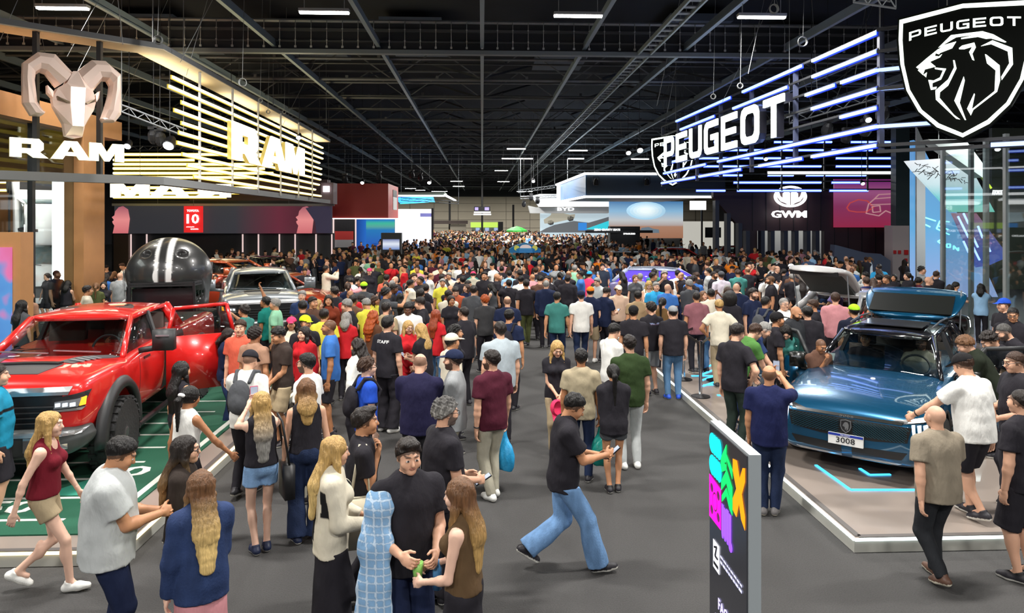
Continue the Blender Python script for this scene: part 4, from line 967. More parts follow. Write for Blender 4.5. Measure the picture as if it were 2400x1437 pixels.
for nm, pts, c in (('ramp_image', ((1262, 545), (1280, 535), (1300, 527), (1345, 518), (1380, 522), (1428, 508), (1428, 545)), (.10, .11, .12)), ('cyan_slope_image', ((1372, 537), (1428, 517), (1428, 540)), (.03, .55, .65)),
                   ('truck_image', ((1274, 515), (1290, 505), (1292, 500), (1315, 499), (1335, 503), (1348, 502), (1346, 512), (1322, 517), (1290, 524), (1276, 524)), (.36, .34, .27)),
                   ('wheel_image', ((1284, 518), (1292, 516), (1298, 520), (1297, 526), (1290, 528), (1284, 525)), (.03, .03, .03)), ('wheel_image', ((1330, 508), (1338, 506), (1345, 510), (1343, 517), (1335, 519), (1330, 515)), (.03, .03, .03)),
                   ('blue_logo_image', ((1355, 522), (1375, 522), (1375, 540), (1355, 540)), (.02, .2, .6))):
    link(nm, loops_bm([pxl(pts, 85.95)], f4, .03, .02 if 'ramp' not in nm else 0), emit('img%g%g%g' % c, c, 1), t)
t = thing('navy_canopy', (0, 0, 0), 0, 'big navy canopy with white light edges over the right stands', 'canopy'); Y = 50
a = PY(1374, 410, 50); b = PY(1700, 462, 50); a2 = PY(1306, 436, 66); x2 = a2.x; z1 = a.z; z0 = PY(1374, 458, 50).z
def hexa(name, q, z0, z1, m, par, **k):
    bm = BM(); v = [bm.verts.new((x, y, z)) for z in (z0, z1) for x, y in q]; n = len(q)
    bm.faces.new(v[:n][::-1]); bm.faces.new(v[n:])
    for i in range(n): bm.faces.new((v[i], v[(i + 1) % n], v[n + (i + 1) % n], v[n + i]))
    return link(name, bm, m, par, **k)
hexa('navy_fascia', ((a.x, 50), (b.x, 50), (b.x, 68), (x2, 66)), z0, z1, mat('navy_panel', (.03, .05, .075), .35), t)
hexa('blue_face', ((a.x - .05, 49.95), (a.x, 49.97), (x2 + .05, 65.9), (x2 - .03, 65.9)), z0 + .02, z1, mat('blue_panel', (.035, .14, .32), .4), t)
bm = polybar([(x2 - .1, 66, z1 + .08), (a.x - .1, 49.9, z1 + .08), (PY(1560, 0, 50).x, 49.9, z1 + .08)], .12, .16); link('top_light', bm, M_WLED, t)
bm = polybar([(x2 - .1, 66, z0 - .1), (a.x - .1, 49.9, z0 - .1), (b.x, 49.9, z0 - .1)], .12, .16); link('bottom_light', bm, M_WLED, t)
c = PY(1310, 453, 63.9); bb('round_logo', (c.x - .12, 62.6, c.z - .65), (c.x - .02, 64.6, c.z + .65), M_WLED, t, Vector((0, 0, 0)))
for u in (1397, 1516):
    p = PY(u, 418, 49.2); bm = BM(); lathe(bm, [(.05, 0), (.16, -.1), (.2, -.4), (.17, -.5)], 10, p); beam(bm, p + Vector((-.25, 0, -.35)), p + Vector((-.2, 0, .1)), .04); beam(bm, p + Vector((.25, 0, -.35)), p + Vector((.2, 0, .1)), .04); beam(bm, p + Vector((-.2, 0, .1)), p + Vector((.2, 0, .1)), .04)
    link('moving_head', bm, M_BLACK, t)
t = thing('sky_screen', (0, 0, 0), 0, 'huge screen showing blue sky over desert with a distant vehicle', 'screen'); Y = 76
quadscreen('screen', 1428, 1601, 472, 560, 76, gradmat('sky_scr', [(0, (.35, .16, .09)), (.32, (.42, .22, .14)), (.36, (.45, .38, .36)), (.5, (.55, .58, .6)), (.75, (.25, .48, .7)), (1, (.06, .2, .42))], 'Z', PY(0, 560, 76).z, PY(0, 472, 76).z, 1.0), t, .3, PY(0, 560, 76).z)
f5 = lambda a, b, d=0: Vector((a, 75.97 - d, b))
for q in range(5): link('sun_glow_image', loops_bm([pxl([(1514 + (46 - 8 * q) * math.cos(k / 12 * PI), 494 + (21 - 3.6 * q) * math.sin(k / 12 * PI)) for k in range(24)], 75.97)], f5, .01 + .012 * q), emit('sunimg%d' % q, (.36 + .1 * q, .58 + .07 * q, .74 + .03 * q), 1), t)
link('vehicle_image', loops_bm([pxl(((1500, 540), (1504, 534), (1520, 532), (1530, 536), (1544, 538), (1545, 546), (1500, 546)), 75.97)], f5, .04), emit('vehimg', (.12, .16, .2), 1), t)
t = thing('gravity_kiosk', (0, 0, 0), 0, 'dark kiosk with a long bar reading ZERO GRAVITY SEATS', 'kiosk'); quadscreen('tower', 1430, 1500, 531, 600, 58, M_DSTEEL, t, 1, 0); quadscreen('bar', 1372, 1530, 540, 546, 57.8, M_DSTEEL, t, .4)
c = PY(1423, 538.5, 57.4); k = 57.4 / 1680; link('lettering', text_bm('ZERO GRAVITY SEATS', frame(c, (1, 0, 0), (0, 0, 1)), 5 * k, .03, 62 * k, .03), M_WLED, t)
c = PY(1475, 548, 57.2); link('lettering', text_bm('DYNAUDIO', frame(c, (1, 0, 0), (0, 0, 1)), 4 * k, .03, 28 * k, .03), M_WLED, t)
t = thing('wall_monitor', (0, 0, 0), 0, 'small bright white monitor hanging left of the dark panelled wall', 'monitor'); quadscreen('screen', 1618, 1655, 471, 492, 70, M_WLED, t, .2); bm = BM(); a = PY(1645, 492, 70); beam(bm, a, (a.x, 70, 0), .15); link('stand_pole', bm, M_BLACK, t)
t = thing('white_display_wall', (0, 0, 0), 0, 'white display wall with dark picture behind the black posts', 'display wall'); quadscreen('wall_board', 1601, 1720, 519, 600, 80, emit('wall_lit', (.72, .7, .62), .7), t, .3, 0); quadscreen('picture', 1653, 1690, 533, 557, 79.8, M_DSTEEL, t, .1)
def hang_named(lb, pts):
    for o in C.objects:
        if o.parent is None and lb in str(o.get('label', '')): hangw(o, pts)
# ---------------------------------------------------------------- GWM wall
t = thing('maroon_panel_wall', (0, 0, 0), 0, 'dark maroon panelled stand wall with glowing GWM sign', 'stand wall'); Y = 42
M_MAR = mat('maroon_panel', (.050, .022, .026), .55)
link('panel_wall', loops_bm([pxl(((1672, 448), (2110, 448), (2110, 645), (1945, 645), (1932, 640), (1932, 541), (1775, 541), (1775, 645), (1752, 645), (1752, 548), (1738, 538), (1672, 462)), Y)], lambda a, b, d=0: Vector((a, Y - d, b)), .4, -.4), M_MAR, t)
bm = BM()
for u in range(1700, 2110, 32):
    for k in ((448, 541), (541, 645)):
        if u < 1945 and k[0] == 541 or u < 1750: continue
        a = PY(u, k[0], 41.98); b = PY(u, k[1], 41.98); beam(bm, a, b, .03, .03)
link('seams', bm, M_BLACK, t)
for u in (1676, 1703, 1730, 1748, 1783, 1806, 1837, 1862, 1890, 1911):
    v = {1676: 470, 1703: 500, 1730: 523, 1748: 541}.get(u, 541); a = PY(u, v, 41.5); b = PY(u + 9, 640, 41.5)
    bm = BM(); box(bm, ((a.x + b.x) / 2, 41.7, a.z / 2), (b.x - a.x, .5, a.z)); link('post', bm, mat('post_blue', (.03, .035, .055), .5), t)
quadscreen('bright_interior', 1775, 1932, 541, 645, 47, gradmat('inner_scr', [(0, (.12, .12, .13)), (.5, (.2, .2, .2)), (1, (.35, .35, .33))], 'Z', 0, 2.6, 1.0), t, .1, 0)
c = PY(1848, 502, 41.6); k = 41.6 / 1680; link('lettering', text_bm('GWM', frame(c, (1, 0, 0), (0, 0, 1)), 17 * k, .15, 84 * k, .015), M_WLED, t)
def ell_loop(cx, cy, rx, ry, n=28): return [(cx + rx * math.cos(2 * PI * i / n), cy + ry * math.sin(2 * PI * i / n)) for i in range(n)]
f6 = lambda a, b, d=0: Vector((a, 41.8 - d, b))
link('oval_emblem', loops_bm([pxl(ell_loop(1848, 461, 38, 25), Y), pxl(ell_loop(1848, 461, 32, 20), Y)], f6, .12), M_WLED, t)
for sg in (-1, 1): link('emblem_stroke', loops_bm([pxl([(1848 + sg * x, y) for x, y in ((2, 482), (2, 452), (9, 447), (17, 454), (17, 466), (24, 460), (27, 450), (31, 460), (22, 472), (11, 476))], Y)], f6, .12), M_WLED, t)
t = thing('pink_poster', (0, 0, 0), 0, 'large pink poster of outlined pickups on the maroon wall', 'poster'); quadscreen('poster_sheet', 1955, 2100, 420, 533, 41.8, gradmat('poster', [(0, (.28, .02, .06)), (.45, (.22, .03, .1)), (.75, (.30, .08, .2)), (1, (.16, .02, .14))], 'Z', PY(0, 533, 42).z, PY(0, 420, 42).z, 1.0), t, .1)
f7 = lambda a, b, d=0: Vector((a, 41.75 - d, b))
for pts, c in ((((1985, 487), (1992, 476), (2012, 468), (2033, 471), (2048, 486), (2030, 497), (2008, 497), (1990, 494), (1985, 487)), (.5, .06, .06)), (((2030, 500), (2036, 478), (2050, 466), (2099, 462)), (.5, .25, .27)), (((2040, 480), (2099, 478)), (.5, .25, .27)), (((2044, 484), (2062, 482), (2064, 496), (2046, 498), (2044, 484)), (.5, .25, .27)), (((2030, 500), (2060, 506), (2076, 494), (2090, 500), (2098, 512)), (.5, .25, .27)), (((2050, 466), (2060, 456), (2099, 454)), (.5, .25, .27))):
    link('truck_outline', polybar([PY(u, v, 41.74) for u, v in pts], .05, .06), emit('outl%g' % c[1], c, .9), t)
t = thing('fire_point_column', (0, 0, 0), 0, 'pale column with red fire signs beside the maroon wall', 'column'); quadscreen('column', 2092, 2131, 529, 640, 38, mat('pinkwhite', (.62, .5, .46), .6), t, .8, 0)
for u, v, s_ in ((2095, 587, 6), (2106, 587, 6), (2120, 586, 9), (2121, 606, 6)): quadscreen('red_sign', u, u + s_, v, v + s_ + 2, 37.9, mat('signal_red', (.7, .03, .03), .5), t, .05)
quadscreen('tall_panel', 2100, 2132, 300, 529, 38.2, mat('teal_dark', (.04, .06, .06), .6), t, .5)
t = thing('grey_lounge_wall', (0, 0, 0), 0, 'blue grey angled partition before the maroon wall', 'partition'); 
link('partition', loops_bm([pxl(((1946, 573), (2018, 592), (2052, 594), (2075, 610), (2075, 645), (1942, 645)), 38)], lambda a, b, d=0: Vector((a, 38 - d, b)), .5), mat('bluegrey', (.12, .14, .20), .6), t)
# ---------------------------------------------------------------- right stand: blue light frame
t = thing('blue_light_frame', (0, 0, 0), 0, 'dark steel frame carrying the blue light bars over the right stand', 'frame')
NR = Vector((9.56, 17, 0)); FRp = Vector((8.85, 35.2, 0)); BK = Vector((21.5, 39.5, 0)); NC = Vector((14.5, 13.2, 0))
zr = [7.83 - .455 * i for i in range(7)]
for q in np.linspace(0, 1, 7):
    p = NR.lerp(FRp, q ** .8); bm = BM(); beam(bm, (p.x + .1, p.y, 4.95), (p.x + .1, p.y, 7.9), .12); link('upright', bm, mat('navy_steel', (.05, .06, .11), .5), t)
def at(q): return NR.lerp(FRp, q)
def yq(u):
    lo, hi = 0., 1.
    for _ in range(30):
        m_ = (lo + hi) / 2; p = at(m_); x = 1130 + (p.x / p.y) * 1680
        if x > u: lo = m_
        else: hi = m_
    return lo
rows = [[(2075, 1920), (1893, 1750), (1720, 1590)], [(2075, 1920), (1857, 1727), (1681, 1600)], [(2075, 1990), (1973, 1903), (1640, 1560)], [(2075, 1918), (1600, 1555)], [(2075, 1988), (1610, 1560)], [(2075, 1870), (1868, 1690), (1660, 1560)], [(2075, 1918), (1893, 1790), (1745, 1645), (1635, 1555)]]
for i, rw in enumerate(rows):
    z = zr[i]
    bm = BM(); a = at(0); b = at(1); beam(bm, (a.x + .05, a.y, z + .06), (b.x + .05, b.y, z + .06), .06); link('rail', bm, M_DSTEEL, t)
    for j, (ua, ub) in enumerate(rw):
        a = at(yq(ua)); b = at(yq(ub)); led_bar((a.x - .03, a.y, z), (b.x - .03, b.y, z), M_BLUE, '%s row of blue light bars along the right stand, piece %s from the near end' % (ordn[i], ('one', 'two', 'three', 'four')[j]), None, .035, mat('blue_diffuser', (.02, .04, .3), .4, em=(.0, .04, .9), es=.8))  # casing emission stands in for the blue halo of each bar
for i, z in ((2, zr[2]), (3, zr[3]), (5, zr[5])):
    e = NR.lerp(NC, (.15, .2, .3)[(2, 3, 5).index(i)]); led_bar((NR.x, NR.y, z), (e.x, e.y, z), M_BLUE, 'short blue light bar turning the near corner, %s row' % ordn[i], None, .035, M_DSTEEL)
for z in (zr[6], zr[3], zr[1], 7.9, 4.95):
    bm = BM(); beam(bm, (NR.x, NR.y, z), (NC.x, NC.y, z), .08); link('corner_rail', bm, M_DSTEEL, t)
led_bar((11.35, 15.55, 4.97), (15, 12.7, 4.97), M_BLUE, 'blue light bar running out of the frame under the lion shield', None, .04, M_DSTEEL)
for i, (v, segs) in enumerate(((333, ((1650, 1770), (1815, 1950), (1995, 2100))), (352, ((1640, 1930), (1950, 2045))), (371, ((1630, 1830), (1842, 1860), (1960, 2098))), (390, ((1650, 1760), (1765, 1925), (1960, 2098))), (411, ((1637, 1740), (1800, 1860), (1890, 2030))), (428, ((1720, 1925), (1950, 2020))), (447, ((1632, 1700), (1728, 1925), (1945, 2035))))):
    a = PY(1560, v, 39); b = PY(2135, v, 39); bm = BM(); beam(bm, a + Vector((0, .1, .08)), b + Vector((0, .1, .08)), .07); link('back_rail', bm, M_BLACK, t)
    for j, (ua, ub) in enumerate(segs): led_bar(PY(ua, v, 39), PY(ub, v, 39), M_BLUE, 'blue bar on the far side of the right stand, %s row, %s from left' % (ordn[i], ordn[j + 1] if j else 'first'), None, .04, mat('blue_diffuser', (.02, .04, .3), .4, em=(.0, .04, .9), es=.8))
led_bar(PY(1800, 405, 38.8), PY(2098, 405, 38.8), M_WLED, 'long plain white light bar among the blue ones', None, .06, M_DSTEEL)
for u in (1730, 1832, 1932, 2033, 2133): a = PY(u, 330, 39); b = PY(u, 447, 39); bm = BM(); beam(bm, a, b, .08); link('back_upright', bm, M_BLACK, t)
# PEUGEOT letters along the frame
q0, q1 = yq(1882), yq(1582); A0 = at(q0); A1 = at(q1); mid = (A0 + A1) / 2; dr = (A0 - A1); ln = dr.length; dr.normalize(); nn = Vector((dr.y, -dr.x, 0))
if nn.x > 0: nn = -nn
t = thing('letter_sign', (mid.x, mid.y, 6.45), 0, 'large white glowing PEUGEOT letters on the blue light frame', 'sign')
def peug(L, w_=.8):
    """rounded geometric capitals in a unit box"""
    k = .19; r_ = .22
    def bar(x0, y0, x1, y1): return [(x0, y0), (x1, y0), (x1, y1), (x0, y1)]
    rnd = [(0, r_), (0, 1 - r_), (.07, 1 - .07), (r_, 1), (1 - r_, 1), (1 - .07, 1 - .07), (1, 1 - r_), (1, r_), (1 - .07, .07), (1 - r_, 0), (r_, 0), (.07, .07)]
    rin = [(k + (x) * (1 - 2 * k), k + y * (1 - 2 * k)) for x, y in rnd]
    if L == 'P': return [[(0, 0), (0, 1), (.8, 1), (.95, .93), (1, .8), (1, .5), (.95, .37), (.8, .3), (k, .3), (k, 0)], [(k, .3 + k * .9), (k, 1 - k), (.78, 1 - k), (.82, .76), (.82, .55), (.78, .3 + k * .9)]]
    if L == 'E': return [[(0, 0), (1, 0), (1, k), (k, k), (k, .41), (.92, .41), (.92, .59), (k, .59), (k, 1 - k), (1, 1 - k), (1, 1), (0, 1)]]
    if L == 'U': return [[(0, 1), (0, r_), (.07, .07), (r_, 0), (1 - r_, 0), (.93, .07), (1, r_), (1, 1), (1 - k, 1), (1 - k, .26), (.76, k), (.24, k), (k, .26), (k, 1)]]
    if L == 'G': return [[(1, 1), (r_, 1), (.07, .93), (0, 1 - r_), (0, r_), (.07, .07), (r_, 0), (1, 0), (1, .58), (.5, .58), (.5, .41), (1 - k, .41), (1 - k, k), (.24, k), (k, .26), (k, .74), (.24, 1 - k), (1, 1 - k)]]
    if L == 'O': return [rnd, rin]
    if L == 'T': return [[(.5 - k / 2, 0), (.5 + k / 2, 0), (.5 + k / 2, 1 - k), (1, 1 - k), (1, 1), (0, 1), (0, 1 - k), (.5 - k / 2, 1 - k)]]
def peug_word(par, fr, width, height, depth, m, side=None, gap=.28):
    x = 0; tot = 7 + 6 * gap; sc = width / tot
    for L in 'PEUGEOT':
        LL = [[(-width / 2 + (x + a) * sc, (b - .5) * height) for a, b in lp] for lp in peug(L)]
        o = link('letter', loops_bm(LL, fr, depth * .2, depth * .8 if side else 0), m, par)
        if side: link('letter_side', loops_bm(LL, fr, depth * .79), side, o)
        x += 1 + gap
peug_word(t, lambda a, b, d=0: dr * a + Vector((0, 0, b)) + nn * (d + .15), ln, 1.25, .3, M_SIGN, mat('letter_black', (.01, .01, .015), .3))
# lion shield
sn = Vector((-.643, -.766, 0)).normalized(); sx_ = Vector((.766, -.643, 0)).normalized(); so = Vector((10.55, 15.7, 6.4))
def sh_(cx, cy):
    p = onplane(2090 + cx / 4.2265, cy / 4.2265, so, sn) - so; return (p.dot(sx_), p.z)
def shield(origin, xd, nd, label, sc=1.0):
    t = thing('lion_shield', origin, 0, label, 'emblem')
    f = lambda a, b, d=0: xd * (a * sc) + Vector((0, 0, b * sc)) + nd * d
    cx = sh_(705, 1360)[0]
    def sym(pts):
        L = [sh_(*p) for p in pts]; top = L[0]; rest = L[1:]; tip = rest[-1]
        return [(cx, top[1])] + rest[:-1] + [(cx, tip[1])] + [(2 * cx - x, z) for x, z in rest[:-1][::-1]]
    outb = sym([(705, 15), (62, 185), (50, 400), (70, 650), (132, 915), (255, 1125), (440, 1285), (705, 1400)])
    out = sym([(705, 42), (80, 203), (72, 400), (90, 640), (150, 900), (270, 1108), (450, 1262), (705, 1362)])
    inn_ = sym([(705, 82), (114, 236), (108, 400), (125, 640), (182, 890), (300, 1088), (470, 1225), (705, 1322)])
    link('black_shield', loops_bm([outb], f, .22 * sc, -.2 * sc), mat('shield_black', (.004, .005, .004), .5, spec=.04), t)
    link('glowing_border', loops_bm([out, inn_], f, .03 * sc, .02 * sc), M_SIGN, t)
    lion = [[(465, 475), (590, 352), (900, 313), (1010, 345), (1137, 418), (1120, 424), (985, 383), (935, 388), (855, 368), (690, 390), (690, 380), (870, 340), (640, 372), (600, 395)],
            [(885, 460), (1000, 403), (1195, 478), (1202, 640), (1090, 797), (1085, 765), (1165, 630), (1150, 512), (985, 440)], [(668, 480), (700, 455), (820, 425), (835, 470), (800, 535), (820, 602), (800, 595), (768, 520), (800, 465), (720, 490), (670, 490)],
            [(437, 530), (500, 455), (640, 415), (600, 480), (480, 527), (470, 540)], [(245, 670), (350, 580), (465, 488), (435, 530), (430, 558), (470, 562), (500, 540), (480, 570), (380, 615), (437, 662), (330, 690), (310, 745), (262, 700), (290, 665), (262, 682)],
            [(315, 745), (350, 720), (342, 768)], [(430, 672), (540, 683), (490, 790), (405, 825), (405, 870), (448, 862), (440, 885), (390, 893), (365, 795), (420, 800), (480, 770), (510, 700), (430, 686)],
            [(610, 600), (625, 600), (643, 680), (560, 850), (480, 915), (475, 970), (620, 1140), (680, 1185), (640, 1178), (440, 990), (435, 900), (560, 790), (620, 670)], [(715, 760), (725, 800), (675, 1020), (738, 1190), (725, 1190), (622, 1000)],
            [(925, 540), (940, 545), (1070, 650), (1075, 800), (1045, 910), (810, 1090), (785, 1145), (748, 1080), (818, 928), (825, 935), (795, 1085), (1020, 905), (1030, 700), (945, 630)]]
    bm = BM()
    for lp in lion: merge(bm, loops_bm([[sh_(*p) for p in lp]], f, .03 * sc, .02 * sc))
    link('lion_head', bm, M_SIGN, t)
    a = sh_(190, 305); b = sh_(1300, 160)
    peug_word(t, lambda x, y, d=0: f(x + cx, y + (a[1] + b[1]) / 2 - .012 - .35 * x * x * .28, .02 + d), (b[0] - a[0]), .2, .03, M_SIGN)
    return t
shield(so, sx_, sn, 'big black lion shield with glowing PEUGEOT outline at the top right')
shield(Vector((9.1, 34.6, 6.0)), Vector((.9, -.43, 0)), Vector((-.43, -.9, 0)), 'small lion shield at the far corner of the blue light frame', .82)
# glass pavilion at the right
t = thing('glass_enclosure', (0, 0, 0), 0, 'tall clear glass enclosure with steel posts at the right edge', 'glass enclosure')
for u, w_, Y in ((2210, 9, 21), (2276, 9, 19.5), (2311, 10, 18.5), (2358, 10, 17)):
    a = PY(u, 330, Y); k = Y / 1680; bm = BM(); box(bm, (a.x, Y, 2.7), (w_ * k, .1, 5.4)); link('steel_post', bm, mat('pale_steel', (.38, .42, .42), .35, .5), t)
a = PY(2210, 0, 21); b = PY(2358, 0, 17); c = PY(2500, 0, 14)
for p, q in ((a, b), (b, c)): bm = BM(); beam(bm, (p.x, p.y, 2.6), (q.x, q.y, 2.6), .012, 5.2); link('glass_pane', bm, M_GLASS, t)
t = thing('concept_wall', (0, 0, 0), 0, 'light blue angular wall with outlined CE CONCEPT lettering', 'stand wall'); Y = 30
link('blue_face', loops_bm([pxl(((2132, 330), (2152, 345), (2290, 610), (2330, 700), (2132, 700)), Y)], lambda a, b, d=0: Vector((a, Y - d, b)), .3), gradmat('ltblue', [(0, (.35, .45, .8)), (.5, (.12, .42, .75)), (1, (.1, .3, .62))], 'Z', 0, 6, 1.0), t)
link('grey_face', loops_bm([pxl(((2132, 300), (2152, 345), (2152, 700), (2132, 700)), Y)], lambda a, b, d=0: Vector((a, Y - .4 - d, b)), .1), M_LGREY, t)
link('violet_face', loops_bm([pxl(((2214, 500), (2270, 500), (2345, 600), (2300, 620), (2270, 625)), Y)], lambda a, b, d=0: Vector((a, Y - .4 - d, b)), .1), gradmat('violetf', [(0, (.03, .1, .5)), (.6, (.12, .12, .32)), (1, (.4, .1, .1))], 'Z', 1, 4, 1.0), t)
for x0, y0, x1, y1 in ((2245, 507, 2270, 557), (2258, 500, 2270, 525), (2280, 555, 2292, 580), (2292, 530, 2303, 558), (2258, 565, 2270, 592), (2280, 578, 2296, 610), (2315, 578, 2321, 590)):
    bm = BM(); beam(bm, PY(x0, y0, Y - .6), PY(x1, y1, Y - .6), .06); link('light_dash', bm, M_BLUE, t)
bm = BM(); k = (Y - .4) / 1680
for pts in (((2193, 518), (2162, 508), (2155, 520), (2180, 532)), ((2225, 520), (2203, 518), (2195, 536), (2225, 550)), ((2200, 530), (2222, 538)), ((2205, 562), (2198, 566), (2205, 571), (2210, 570)), ((2219, 572), (2227, 572), (2227, 580), (2219, 580), (2219, 572)), ((2235, 585), (2235, 576), (2246, 588), (2246, 580))): polybar([PY(u, v, Y - .4) for u, v in pts], .05, .05, bm)
link('outlined_lettering', bm, emit('aqua_line', (.25, .85, 1), 1.6), t)
t = thing('tilted_screen', (0, 0, 0), 0, 'tilted overhead screen with teal hills and sketched cars at the right', 'screen'); Y = 26
link('screen_face', loops_bm([pxl(((2118, 378), (2205, 372), (2278, 410), (2325, 497), (2225, 497), (2135, 400)), Y)], lambda a, b, d=0: Vector((a, Y - d, b)), .15), gradmat('tilt', [(0, (.15, .65, .5)), (.3, (.2, .65, .7)), (.55, (.6, .8, .85)), (1, (.85, .9, .95))], 'Z', PY(0, 497, Y).z, PY(0, 372, Y).z, 1.0), t)
bm = BM(); random.seed(5)
for k in range(60):
    u = random.uniform(2150, 2200) if k < 30 else random.uniform(2215, 2262); v = 388 + (u - 2150) * .25 + random.uniform(-6, 14); a = PY(u, v, Y - .2); beam(bm, a, a + Vector((random.uniform(-.25, .25), 0, random.uniform(-.18, .1))), .02)
link('sketched_cars', bm, M_BLACK, t, kind='stuff')
link('white_beak', loops_bm([pxl(((2155, 330), (2240, 330), (2295, 405), (2280, 418), (2200, 362)), Y - 1)], lambda a, b, d=0: Vector((a, Y - 1 - d, b)), .5), mat('beak', (.55, .6, .58), .5), t)
bm = BM(); beam(bm, PY(2290, 400, Y - 1.2), PY(2322, 442, Y - 1.2), .08); link('lime_edge', bm, mat('lime_edge', (.45, .55, .03), .5), t)
t = thing('reflected_wordmark_wall', (0, 0, 0), 0, 'dark green wall with reversed TOYOTA lettering behind the glass', 'stand wall'); quadscreen('green_wall', 2325, 2560, 300, 640, 33, mat('dark_green', (.075, .085, .06), .6), t, .2, 0)
c = PY(2338, 451, 32.7); link('lettering', text_bm('TOYOTA', frame(c, (-1, 0, 0), (0, 0, 1)), .22, .03, .5, .02), M_WLED, t)
# spotlights
def spot(u, v, Y, r, label, warm=False):
    p = PY(u, v, Y); t = thing('spotlight', p, 0, label, 'spotlight'); bm = BM(); d = Vector((0, -.7, -.7)).normalized(); R = d.to_track_quat('Z', 'Y').to_matrix()
    lathe(bm, [(r * .6, -r * 2.2), (r * .9, -r * 1.6), (r * 1.1, 0), (r * 1.05, .02)], 14, (0, 0, 0), R); link('can', bm, M_BLACK, t)
    bm = BM(); lathe(bm, [(r * .9, .03), (r * .85, .05)], 14, (0, 0, 0), R); link('lens', bm, emit('spot_lens', (.95, 1, 1), 18), t)
    bm = BM(); tube(bm, [(0, .1, r), (0, .1, 12.09 - p.z)], .014, 5); link('yoke', bm, M_DSTEEL, t)
for u, v, Y, r, lb in ((395, 341, 24, .18, 'large glaring spotlight hanging left of the warm bars'), (299, 342, 24, .11, 'smaller glaring spotlight beside the wood pillar'), (540, 345, 30, .12, 'spotlight glowing between warm bars left of the big letters'), (700, 322, 34, .12, 'spotlight glowing at the frame above the big letters'), (849, 428, 46, .12, 'spotlight on top of the red block'), (1006, 428, 55, .15, 'spotlight shining beyond the red block'), (1758, 360, 30, .1, 'small spotlight under the white PEUGEOT letters'), (1795, 372, 33, .1, 'spotlight behind the blue light bars'), (2022, 430, 36, .1, 'spotlight right of the white oval sign'), (1250, 425, 60, .14, 'spotlight on the rig before the white wing'), (1500, 352, 36, .16, 'spotlight hanging over the navy canopy'), (1473, 358, 38, .14, 'spotlight hung left of another above the navy canopy'), (1905, 330, 24, .09, 'moving head lamp under the blue light frame'), (2035, 280, 20, .09, 'moving head lamp near the lion shield')): spot(u, v, Y, r, lb)
for i, (u0, v0, u1, v1, Y) in enumerate(((1215, 452, 1300, 440, 62), (1220, 466, 1330, 462, 66), (1290, 405, 1560, 408, 52), (1850, 290, 2060, 230, 22), (2000, 5, 2100, 20, 15), (285, 262, 430, 318, 23), (300, 352, 560, 352, 40), (940, 470, 1075, 478, 60))):
    a = PY(u0, v0, Y); b = PY(u1, v1, Y); bm = BM(); s_ = .22; d = (b - a); n_ = max(3, int(d.length / .5))
    for o_ in ((0, 0, 0), (0, s_, s_), (0, 0, s_)): tube(bm, [a + Vector(o_), b + Vector(o_)], .025, 5)
    for k in range(n_): beam(bm, a + d * (k / n_), a + d * ((k + .5) / n_) + Vector((0, 0, s_)), .02); beam(bm, a + d * ((k + .5) / n_) + Vector((0, 0, s_)), a + d * ((k + 1) / n_), .02)
    for q in (a, b): tube(bm, [q, Vector((q.x, q.y, 12.09))], .012, 4)
    link('lighting_truss', bm, M_STEEL, label=('lattice lighting truss by the centre rig', 'lower lattice truss before the white wing', 'lattice truss over the navy canopy', 'lattice truss behind the blue bars near the shield', 'grey lattice at the top right above the shield', 'lattice truss over the wood pillar', 'lattice truss behind the warm light bars', 'lattice truss under the green lit canopy')[i], cat='lighting truss')
for u, v, Y in ((1245, 462, 60), (1228, 478, 64), (1260, 470, 58), (965, 408, 48), (985, 415, 50), (808, 418, 44), (888, 412, 46), (2070, 262, 21), (2030, 300, 23), (1940, 300, 24), (1985, 318, 26), (375, 322, 24), (360, 318, 24)):
    p = PY(u, v, Y); bm = BM(); lathe(bm, [(.08, .2), (.16, .1), (.2, -.1), (.15, -.25)], 10, p, Matrix.Rotation(.6, 3, 'X')); box(bm, p + Vector((0, 0, .25)), (.3, .2, .1)); tube(bm, [p + Vector((0, 0, .25)), Vector((p.x, p.y, 12.09))], .012, 5); link('stage_lamp', bm, M_DSTEEL, label='dark unlit stage lamp clamped to the overhead rigging', cat='stage lamp', group='unlit stage lamps on the rigging')
hang_named('white wing shaped', [(7, 84, 5.5), (14, 84, 5.5)]); hang_named('big navy canopy', [(8.5, 54, 6.3), (15, 54, 6.3)]); hang_named('tilted overhead', [(PY(2200, 380, 26.05).x, 26.05, PY(2200, 380, 26).z)])
hang_named('long dark LED', [(-20, 45.1, 4.2), (-12, 45.1, 4.2)]); hang_named('red upright sign', [(PY(452, 0, 44.5).x, 44.6, 4.1)]); hang_named('pale overhead box', [(PY(766, 0, 43.5).x, 44, 5.5)]); hang_named('back to front RAM', [(PY(330, 0, 43.8).x, 43.7, 5), (PY(470, 0, 43.8).x, 43.7, 5)])
hang_named('large red overhead', [(-9, 50, 5.7), (-7, 50, 5.7)]); hang_named('looping over the left', [(-9, 20, 7.9), (-9.2, 32, 7.9), (-9.2, 41, 7.9)]); hang_named('blue light bars over', [(9.7, 17.1, 7.9), (9, 33, 7.9)]); hang_named('big black lion', [(10.55, 15.85, 7.6)])
area('pavilion_lamp', (19, 24, 6.5), 4, 4, 900, (.95, 1, .98))  # area light added to brighten the dark pavilion, no fixture
